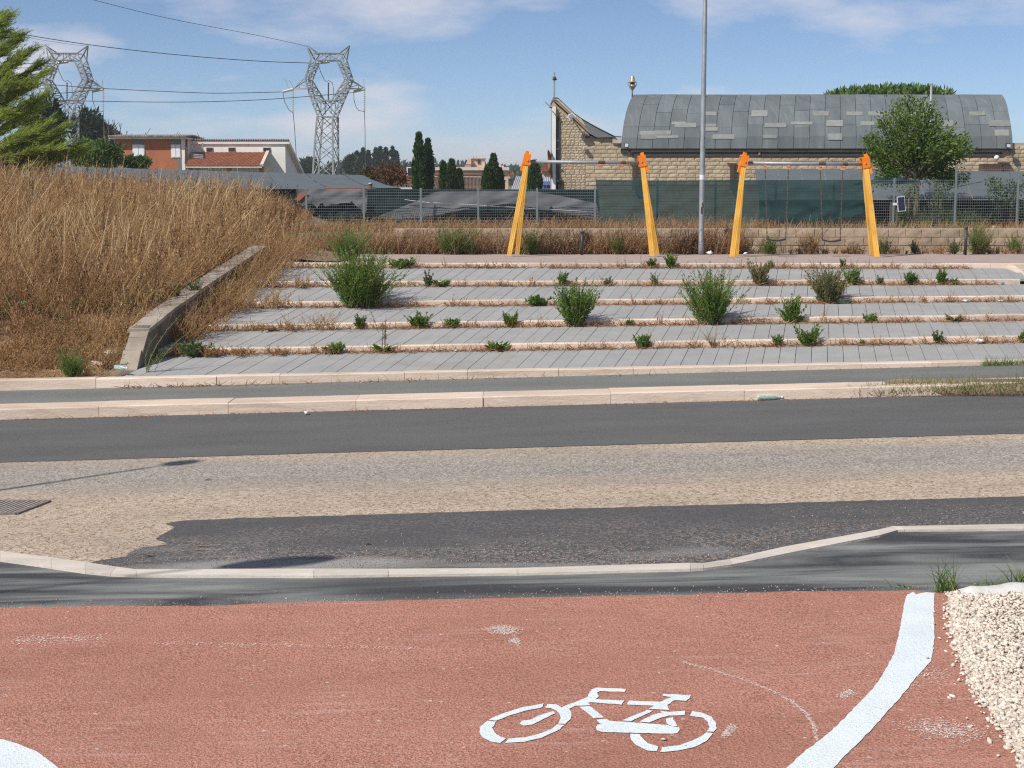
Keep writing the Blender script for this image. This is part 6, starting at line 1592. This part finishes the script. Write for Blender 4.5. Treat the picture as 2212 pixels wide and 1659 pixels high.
# leafy tree in front of the church
YT = 47.2; tb_ = D(1978, 430, YT); tb_.z = gz(tb_.x, YT)
tr_ = thing('leafy_tree', 'young leafy green tree standing behind the fence before the church roof', 'tree', tb_)
mbt = MB(); mbt.tube([tb_ - Vector((0, 0, .2)), tb_ + Vector((.03, 0, .8)), D(1980, 365, YT)], [.11, .09, .07], 8)
ends = [(1880, 318), (1868, 300), (1900, 262), (1918, 245), (1935, 222), (1962, 206), (1990, 222), (2012, 232), (2030, 262), (2048, 285), (2062, 300), (2085, 300), (2092, 318), (2072, 335), (1872, 335), (1895, 345), (2040, 345), (2050, 372), (2085, 385), (1885, 300), (1945, 250), (1975, 262), (2005, 285), (1925, 290), (1960, 310), (2000, 330), (1930, 335), (1978, 345), (2020, 318), (1945, 365), (2005, 368), (1910, 368), (1900, 390), (2058, 395)]
parts = []; m_tree = leafmat('tree_leaf', (.085, .16, .026), (.17, .26, .048), (.27, .34, .075), 1.2, .5, .45)
trunk_top = D(1980, 365, YT)
for ex, ey in ends:
    e = D(ex, ey, YT + U(-1.1, 1.1)); mid_ = trunk_top.lerp(e, .5) + Vector((0, 0, -.15)); mbt.tube([trunk_top - Vector((0, 0, U(0, .4))), mid_, e], [.045, .028, .01], 5, False)
    n = 310; s = U(.2, 1.0, n)**.55; P = np.array(trunk_top)*(1 - s)[:, None] + np.array(e)*s[:, None] + rng.normal(0, 1, (n, 3))*(.11 + .13*(1 - s))[:, None]
    dd = np.array(e - trunk_top); parts.append(leaves(P, dd/np.linalg.norm(dd)*.8 + np.array([.25, 0, -.1]) + rng.normal(0, .5, (n, 3)), U(.09, .16, n), U(.04, .07, n)))
mbt.build('trunk', m_bark, tr_, True); npbuild('crown', *cat(parts), m_tree, tr_)
# creeper-covered bush at the far right of the fence
bb_ = D(2185, 470, 46); bb_.z = gz(bb_.x, 46); cb = thing('creeper_bush', 'dense dark green creeper bush climbing the fence at the frame edge', 'bush', bb_)
parts = []; cs, rs = [], []
for _ in range(60): cs.append(tuple(D(U(2140, 2300), U(385, 470), U(45.4, 46.8)))); rs.append(U(.12, .26))
npbuild('foliage', *clumps(cs, rs, 90, .09, .05), leafmat('creeper_leaf', (.03, .07, .018), (.06, .115, .03), (.1, .16, .04), 1.2, .5, .25), cb)
MB().tube([bb_, bb_ + Vector((0, 0, 1.2))], .05, 6).build('stem', m_bark, cb)
for px, yy in ((1962, 0), (2030, .3)):   # creepers hanging on the fence under the tree
    b = D(px, 480, 45.6); b.z = gz(b.x, 45.6); cv = thing('creeper', 'green creeper hanging down below the leafy tree' if px < 2000 else 'green creeper column behind the fence nearer the dark opening', 'creeper', b)
    cs = [tuple(D(px + U(-18, 18), U(395, 455), 45.5 + U(0, .5))) for _ in range(26)]; npbuild('foliage', *clumps(cs, U(.1, .18, 26), 80, .07, .035), m_gr2, cv); MB().tube([b, b + Vector((0, 0, 1.3))], .03, 5).build('stem', m_bark, cv)
# feathery conifer at the left: drooping sprays of long needles
YF = 46.0; fb = D(-90, 420, YF); fb.z = gz(fb.x, YF) + .3
ft = thing('feathery_conifer', 'large yellow-green feathery conifer bending over the dry field', 'tree', fb)
mbt = MB(); trunk = [fb - Vector((0, 0, .3)), D(-85, 300, YF), D(-60, 150, YF), D(-45, 30, YF), D(-40, -60, YF)]; mbt.tube(trunk, [.22, .2, .15, .09, .03], 8)
sprays = []
for ex, ey, sy, k_ in [(8, 40, 60, 2), (15, 75, 110, 2), (30, 95, 140, 3), (55, 120, 190, 3), (80, 145, 230, 3), (92, 160, 240, 3), (70, 185, 230, 3), (85, 215, 270, 3), (70, 245, 290, 3), (100, 265, 330, 3), (130, 290, 350, 3), (125, 315, 360, 3), (165, 318, 370, 3),
                     (105, 335, 370, 4), (60, 330, 365, 4), (30, 300, 350, 4), (45, 260, 320, 4), (30, 215, 270, 4), (45, 180, 230, 4), (20, 140, 190, 4), (10, 180, 220, 4), (5, 250, 290, 4), (140, 345, 380, 3), (85, 352, 380, 3), (20, 350, 375, 4), (60, 290, 350, 3), (0, 110, 150, 3), (-10, 60, 100, 3), (170, 340, 380, 2), (150, 330, 375, 2), (110, 300, 350, 3), (60, 355, 385, 3)]:
    for _ in range(k_):
        e = D(ex + U(-10, 10), ey + U(-8, 8), YF + U(-1.6, 1.6)); st_ = D(-60 + (ex + 60)*U(.05, .3), sy + U(-10, 20), YF + U(-.6, .6)); sprays.append((st_, e))
for st_, e in sprays[::2]:      # the far side of the crown, leaning out the same way
    c_ = Vector((trunk[1].x, YF, 0)); sprays = sprays + [(Vector((2*c_.x - st_.x, st_.y, st_.z)), Vector((2*c_.x - e.x, 2*YF - e.y, e.z)))]
parts = []; m_fea = leafmat('feather_needles', (.22, .31, .05), (.36, .44, .085), (.48, .52, .13), .9, .6, .5)
for a, b in sprays:
    mid_ = a.lerp(b, .55) + Vector((0, 0, .12)); mbt.tube([a, mid_, b], [.022, .014, .006], 4, False)
    A, Mi, B_ = map(np.array, (a, mid_, b)); ax = unit(B_ - A); nt = 21
    # each branch carries plumes that rise and sweep with the wind
    ss = U(.25, 1, nt); o_ = A*((1-ss)**2)[:, None] + Mi*(2*ss*(1-ss))[:, None] + B_*(ss*ss)[:, None]
    pd = unit(ax*.7 + np.array([.55, 0, .55]) + rng.normal(0, .28, (nt, 3))); pl = U(.30, .62, nt)
    for k in range(nt):
        n = 46; s = U(0, 1, n); P = o_[k] + pd[k]*(pl[k]*s)[:, None] + np.array([.10, 0, -.04])*(s*s)[:, None] + rng.normal(0, .022, (n, 3))
        dd = pd[k] + np.array([.25, 0, .05]) + rng.normal(0, .22, (n, 3)); L_ = U(.09, .19, n)*(1.15 - .5*s); parts.append(leaves(P, dd, L_, L_*.12))
mbt.build('trunk', m_bark, ft, True); npbuild('crown', *cat(parts), m_fea, ft)
# generic clumped tree for the middle distance
def clump_tree(name, label, px, base_py, top_py, half_px, Y, mat, leaf, n_cl=40, group=None, shape='round', per=34, trunk_mat=m_bark):
    b = D(px, base_py, Y); b.z = gz(b.x, Y); t_ = D(px, top_py, Y); root = thing(name, label, 'tree' if 'bush' not in name else 'bush', b, group); R = half_px/F*Y; cs, rs = [], []
    Ht = t_.z - b.z; zb_ = D(px, base_py, Y).z
    for _ in range(n_cl):
        f = U(0, 1)
        if shape == 'spindle': r_ = R*(np.interp(f, [0, .12, .45, .8, 1], [.75, .95, 1., .6, .08])); c = Vector((b.x, Y, zb_ - .2 + (t_.z - zb_)*f)); s_ = R*.42*(1.15 - .7*f); a = U(0, 6.28); q_ = c + Vector((math.cos(a), math.sin(a), 0))*max(0, r_ - s_)*U(.5, 1)**.5
        elif shape == 'umbrella': a, rr = U(0, 6.28), R*U(0, 1)**.5; q_ = Vector((b.x + math.cos(a)*rr, Y + math.sin(a)*rr, zb_ + (t_.z - zb_)*(.35 + .5*math.sqrt(max(0, 1 - (rr/R)**2))*U(.5, 1)))); s_ = R*.14
        else:
            v = Vector(unit(rng.normal(size=3))); q_ = Vector((b.x, Y, (zb_ + t_.z)/2)) + Vector((v.x*R, v.y*R, v.z*(t_.z - zb_)/2))*U(.35, .9); s_ = min(R, (t_.z - zb_)/2)*U(.22, .36)
        cs.append(tuple(q_)); rs.append(s_)
    parts = []
    up_ = (0, 0, 1.6) if shape == 'spindle' else (0, 0, .4)
    for c, r_ in zip(cs, rs):
        n = per; v = unit(rng.normal(size=(n, 3))); P = np.array(c) + v*(r_*U(.3, 1, n)**.5)[:, None]; parts.append(leaves(P, v*.7 + np.array(up_) + rng.normal(0, .4, (n, 3)), leaf*U(.6, 1.4, n), leaf*.42*U(.7, 1.2, n)))
    npbuild('crown', *cat(parts), mat, root); MB().tube([b - Vector((0, 0, .3)), Vector((b.x, Y, zb_ + (t_.z - zb_)*.6))], [R*.12 + .03, .02 + R*.05], 7).build('trunk', trunk_mat, root)
    return root
m_cyp = leafmat('cypress', (.032, .072, .018), (.062, .115, .028), (.095, .15, .04), .7, .6, .15)
m_pine = leafmat('stone_pine', (.065, .13, .028), (.115, .195, .042), (.16, .23, .055), .5, .6, .2)
m_dkcon = leafmat('dark_conifer', (.018, .038, .016), (.035, .060, .022), None, .5, .7, .15)
m_farg = leafmat('far_green', (.030, .062, .028), (.055, .095, .038), (.08, .11, .05), .2, .7, .15)
cg = 'dark cypress trees behind the fence'
for lab, px, base, top, half, Y in (('tallest dark cypress beside the pink house', 906, 412, 286, 17, 92), ('second tall cypress grown into the tallest one', 925, 412, 297, 13, 93), ('small cypress at the brown ribbed roof, shortest side', 958, 412, 347, 9, 96), ('small pointed cypress in the middle of the close trio', 976, 412, 343, 11, 95), ('stubby cypress at the right of the close trio', 992, 412, 364, 9, 94),
        ('pointed broad cypress below the roof turret', 1066, 412, 331, 14, 94), ('lower shoulder cypress left of the pointed broad one', 1052, 412, 360, 11, 93.5), ('round shouldered cypress right of the pointed broad one', 1079, 412, 362, 10, 94.5), ('cypress standing behind the empty swing clamp', 1155, 412, 346, 17, 90)):
    clump_tree('cypress', lab, px, base, top, half, Y, m_cyp, .20, 150, cg, 'spindle', 80)
clump_tree('stone_pine', 'flat-topped green umbrella pine rising behind the church roof', 1922, 236, 200, 124, 88, m_pine, .36, 190, None, 'umbrella', 46)
clump_tree('pine_bush', 'rounded green pine bush in front of the orange brick house', 212, 365, 306, 58, 74, m_pine, .24, 110, None, 'round', 56)
clump_tree('pine_bush', 'low green pine bush at the foot of the brick wall', 300, 368, 338, 36, 76, m_pine, .2, 60, None, 'round', 50)
clump_tree('dark_conifer', 'dark spreading conifer behind the left pylon', 196, 330, 244, 40, 170, m_dkcon, .8, 70, None, 'round', 40)
clump_tree('dark_conifer', 'dark tree mass beside the brick house roof', 232, 335, 285, 40, 172, m_dkcon, .8, 60, None, 'round', 40)
clump_tree('dark_conifer', 'blackish conifer showing between the feathery conifer branches', 95, 340, 205, 45, 120, m_dkcon, .6, 70, None, 'round', 40)
clump_tree('scorched_tree', 'rusty scorched tree over the end of the net shed', 845, 410, 352, 42, 72, leafmat('scorched', (.11, .055, .025), (.17, .085, .04), None, .8, .8, .15), .17, 90, None, 'round', 15)
clump_tree('scorched_tree', 'small rusty shrub beside the shed ridge', 800, 410, 358, 22, 80, leafmat('scorched_olive', (.09, .08, .03), (.13, .09, .045), None, .8, .8, .15), .17, 40, None, 'round', 30)
clump_tree('far_pine', 'tiny dark pine top above the white house roof', 764*.98, 320, 299, 12, 260, m_dkcon, .6, 20, None, 'round', 30) if False else None
# thin dead trees near the house
for px, top in ((228, 275), (236, 262), (248, 258), (252, 270), (262, 266), (272, 283), (316, 286), (379, 290), (432, 293)):
    a, b = D(px, 340, 125), D(px + U(-3, 3), top, 125); root = thing('bare_sapling', 'thin bare grey sapling standing behind the brick house', 'sapling', (a.x, 125, gz(a.x, 125)), 'bare saplings behind the brick house'); mb = MB().tube([(a.x, 125, gz(a.x, 125)), a, b], [.08, .06, .02], 5)
    for _ in range(6): s_ = a.lerp(b, U(.4, .95)); mb.tube([s_, s_ + Vector((U(-.5, .5), U(-.3, .3), U(.2, .6)))], .02, 4)
    mb.build('stem', m_wood, root)
# wooded ridge far off: crowns one cannot tell apart
parts = []
def ridge(n, x0, x1, Y0, Y1, top_fn, rr):
    for _ in range(n):
        px = U(x0, x1); Y = U(Y0, Y1); top = top_fn(px) + U(0, 16); R = U(*rr); c = np.array(D(px, top, Y)) - [0, 0, R]; m = 70; v = unit(rng.normal(size=(m, 3))); P = c + v*R*np.array([1, 1, .9])*U(.5, 1, m)[:, None]**.5
        parts.append(leaves(P, v + [0, 0, .5] + rng.normal(0, .4, (m, 3)), R*U(.35, .6, m), R*U(.2, .32, m)))
        g_ = gz(c[0], Y); k = 3
        for j in range(k):
            P = np.stack([U(-R, R, 30) + c[0], U(-R, R, 30) + Y, U(g_, max(g_ + .5, c[2]), 30)], 1); parts.append(leaves(P, rng.normal(0, 1, (30, 3)), R*.6, R*.4))
tf = lambda x: np.interp(x, [-300, 0, 240, 640, 700, 750, 860, 1000, 1100, 1200, 2500], [330, 330, 345, 345, 342, 345, 345, 348, 352, 350, 345])
ridge(300, -150, 2400, 520, 700, tf, (3.5, 6.5)); ridge(160, 640, 1210, 330, 480, lambda x: tf(x) + 12, (2.5, 4.5))
npbuild('far_wood', *cat(parts), m_farg, label='far wooded ridge closing the horizon', cat='wood', kind='stuff')
for lab, px, top, half in (('far round tree left of the cypress grove', 668, 345, 16), ('far dark tree under the right pylon', 760, 338, 14)):
    clump_tree('far_tree', lab, px, 378, top, half, 300, m_farg, 1.0, 40, 'far trees on the ridge', 'round', 40)
for k, (px, top, half) in enumerate(((771, 328, 7), (785, 322, 7), (796, 326, 6), (812, 322, 8), (822, 320, 7), (834, 322, 8), (848, 319, 11), (856, 330, 8), (779, 335, 8))):
    clump_tree('far_cypress', 'far bluish cypress in the dark grove on the ridge', px, 372, top, half, 320, m_dkcon, .6, 50, 'far cypress grove on the ridge', 'spindle', 50)

# ================================================================== small things lying about
m_paper = M('white_paper', (.80, .80, .82), (.70, .70, .73), 30, .8)
m_bottle = NT('green_bottle'); t = m_bottle; t.b.inputs['Transmission Weight'].default_value = .6; m_bottle = t.done((.05, .22, .07), .15)
m_pet = NT('clear_bottle'); t = m_pet; t.b.inputs['Transmission Weight'].default_value = .5; m_pet = t.done((.45, .62, .58), .25)
m_blue = M('blue_scrap', (.04, .12, .42), (.03, .09, .3), 20, .6)
m_redl = M('red_scrap', (.32, .04, .05), (.25, .03, .04), 20, .7)
m_gre = M('green_scrap', (.12, .42, .14), (.09, .33, .1), 20, .7)
m_leaf = M('dry_leaf', (.38, .20, .09), (.28, .14, .06), 30, .9)
def crumple(name, label, p, r_, mat, cat_='litter', flat=.7, group=None):
    V, Q = rockproto(int(rng.integers(1, 9999))); V = V*r_*rng.uniform(.65, 1.2, (12, 1))*np.array([1, 1, flat]); V[:, 2] -= V[:, 2].min()
    me = raw_mesh(name, V, Q); o = put(name, me, mat, None, p, label=label, cat=cat_, group=group); o.rotation_euler.z = U(0, 6)
    return o
def bottle(label, p, L, r_, mat, ang, capm):
    p = Vector(p) + Vector((0, 0, r_)); root = thing('bottle', label, 'bottle', p); d = Vector((math.cos(ang), math.sin(ang), 0)); prof = [(0, .5), (.02, .95), (.1, 1), (.55, 1), (.68, .92), (.82, .42), (.93, .36), (.97, .36)]
    MB().tube([p + d*(f - .5)*L for f, _ in prof], [max(.15, k)*r_ for _, k in prof], 12).build('body', mat, root, True)
    MB().tube([p + d*(.95 - .5)*L, p + d*.53*L], r_*.42, 10).build('cap', capm, root, True)
crumple('paper_ball', 'crumpled white paper ball lying against the street kerb', G(662, 896, .005), .062, m_paper)
bottle('green glass bottle lying at the kerb under the withered olive brown bush', kerb_foot(1812, 4) + Vector((.1, -.08, 0)), .30, .035, m_bottle, .05, m_galv)
bottle('crushed pale green plastic bottle at the broken wall end', D(262, 800, KB[1] + .06) * 1.0, .24, .04, m_pet, -.5, m_white)
bottle('clear crushed plastic bottle at the foot of the street kerb by the grass', G(1663, 864, .006), .34, .035, m_pet, .05, m_white)
for lab, px, ki, r_, mt in (('crumpled blue scrap on the second kerb by the wall weeds', 484, 2, .06, m_blue), ('white plastic scrap beside the round weed', 955, 3, .05, m_paper), ('white crumpled bag on the fourth kerb toward the right', 2082, 4, .075, m_paper), ('small white scrap on the second kerb near the right end', 2116, 2, .07, m_paper),
        ('small white scrap on the fourth kerb beyond the white bag', 2160, 4, .05, m_paper), ('small white scrap at the foot of the second kerb near the star rosette', 985, 2, .045, m_paper), ('reddish scrap in the litter by the thicket', 566, 4, .07, m_redl), ('white scrap in the litter below the largest shrub', 706, 3, .06, m_paper), ('teal scrap at the upper corner of the terraces', 2165, 5, .05, M('teal_scrap', (.05, .3, .3)))):
    crumple('litter_scrap', lab, kerb_foot(px, ki) + Vector((0, -.05, .0)), r_, mt)
for lab, px, py, y, r_, mt in (('white crumpled bag at the foot of the light pole', 1532, 551, 34.4, .10, m_paper), ('small white scrap by the leg of the swing with seats', 1609, 552, 34.3, .06, m_paper), ('white plastic bag standing in the thicket by the wall', 653, 575, 30.2, .13, m_paper), ('blue-grey crumpled bag in the thicket beside the white one', 677, 573, 30.4, .11, M('bluegrey_bag', (.3, .36, .45)))):
    p = D(px, py, y); p.z = ZP if y > 31 else zk(5, p.x) + .02; crumple('plastic_bag', lab, p, r_, mt, 'bag', .9)
crumple('green_scrap', 'bright green crumpled scrap caught in the dry field', D(52, 660, 24.6) , .12, m_gre)
for lab, px, py, y, r_ in (('pale rock at the foot of the broken wall end', 215, 770, 22.7, .17), ('second pale rock against the broken wall end', 240, 750, 23.0, .20), ('grey stone lying on the second tread near the wall', 575, 715, 25.1, .12)):
    p = D(px, py, y); p.z = fz(p.x, y) - .03 if px < 300 else p.z - .05; crumple('rock', lab, p, r_, M('pale_rock', (.55, .46, .37), (.4, .33, .26), 8, .9, .5, 40), 'rock', .75)
p = kerb_foot(583, 3); crumple('rock', 'brown stone block on the kerb beside the dry thicket', p + Vector((0, -.1, 0)), .13, M('brown_rock', (.36, .26, .16), (.28, .2, .12), 8, .9, .5, 40), 'rock', .7)
for lab, px, py, r_ in (('pale rock pile piece by the fence at the far right', 2150, 484, .16), ('second pale rock by the fence at the far right', 2185, 482, .2)):
    p = D(px, py, 43.5); p.z = gz(p.x, 43.5); crumple('rock', lab, p, r_, M('pale_rock', (.55, .46, .37), (.4, .33, .26), 8), 'rock', .7)
for k in range(6):
    p = D(2040 + k*32 + U(-8, 8), 552, 34.7); p.z = ZP; crumple('rock', 'small rounded stone at the foot of the low block wall', p, U(.04, .075), m_block, 'stone', .8, 'stones at the low block wall')
# leaves and twigs on the road
def leaf_on(label, px, py, z0, L, w, ang, mat=m_leaf):
    p = G(px, py, z0); d = Vector((math.cos(ang), math.sin(ang), GRADE*math.cos(ang))); s_ = Vector((-math.sin(ang), math.cos(ang), -GRADE*math.sin(ang))); h_ = Vector((0, 0, .018))
    MB().add([p - d*L/2, p + s_*w + h_*.6, p + d*L/2 + h_*.4, p - s_*w + h_, p + Vector((0, 0, .006))], [(0, 4, 1), (1, 4, 2), (2, 4, 3), (3, 4, 0)]).build('dead_leaf', mat, None, label=label, cat='leaf', group='dead leaves on the street')
leaf_on('dark brown leaf alone on the old tan road lane', *z8(1225, 423), .004, .075, .018, .1, m_dkrust); leaf_on('orange brown leaf by the torn end of the asphalt patch', *z8(873, 873), .009, .07, .02, .2)
leaf_on('orange leaf on the asphalt patch near the lamp shadow', *z8(2160, 803), .009, .06, .02, .3); leaf_on('orange curled leaf on the asphalt patch', *z9(315, 803), .009, .06, .02, .2)
for X, Y, a in ((1220, 810, .2), (1225, 833, -.02)):
    p = G(*z8(X, Y), .010); d = Vector((math.cos(a), math.sin(a), 0)); MB().tube([p - d*.11, p + d*.11], .005, 5).build('twig', m_leaf, label='thin dry twig on the asphalt patch near its torn end', cat='twig', group='twigs on the asphalt patch')
p = G(*zoomer(1400, 2100, 2.212)(1583, 570), .022); crumple('pebble', 'single pale pebble inside the rear wheel of the bicycle symbol', p, .016, m_gravel, 'pebble', .7)

# street lamps left of the frame: their shadows fall on the road
def street_lamp(label, tip, hgt, hx, hy, arm):
    s = SUN*((hgt)/SUN.z); h = tip + s; base = Vector((h.x - arm[0], h.y - arm[1], GRADE*max(-30, h.x))); root = thing('street_lamp', label, 'street lamp', base, 'street lamps beside the road')
    MB().lathe([(.075, -.1), (.06, 1.2), (.03, h.z - base.z)], base, 12).build('pole', m_galv, root, True)
    MB().bar((base.x, base.y, h.z), (h.x, h.y, h.z + .03), .03).build('arm', m_galv, root)
    ta = math.atan2(arm[1], arm[0])*.6; V = [(h.x + hx*math.cos(a)*math.cos(ta) - hy*math.sin(a)*math.sin(ta), h.y + hx*math.cos(a)*math.sin(ta) + hy*math.sin(a)*math.cos(ta), h.z) for a in np.linspace(0, 6.283, 17)[:-1]]
    MB().slab(V, (0, 0, .08)).build('lamp_head', m_galv, root)
street_lamp('tall street lamp whose wide flat head hangs on a long arm over the near lane', G(592, 1216, .01), 7.5, .47, .15, (4.2, 1.5))
street_lamp('street lamp with a small flat head across from the terraces', G(383, 1000, .005), 8.0, .2, .14, (.3, .25))

# ================================================================== air: the far ridge fades a little
hz = NT('haze_air'); hz.n.remove(hz.b)
pv = hz.n.new('ShaderNodeVolumePrincipled'); pv.inputs['Density'].default_value = 0.0004; pv.inputs['Color'].default_value = (.86, .90, .96, 1); pv.inputs['Anisotropy'].default_value = 0.2
hz.l.new(pv.outputs[0], hz.n['Material Output'].inputs['Volume'])
MB().box(-3300, 3300, -80, 6300, -6, 45).build('haze', hz.m, None, kind='stuff', label='thin summer haze over the whole place', cat='haze')
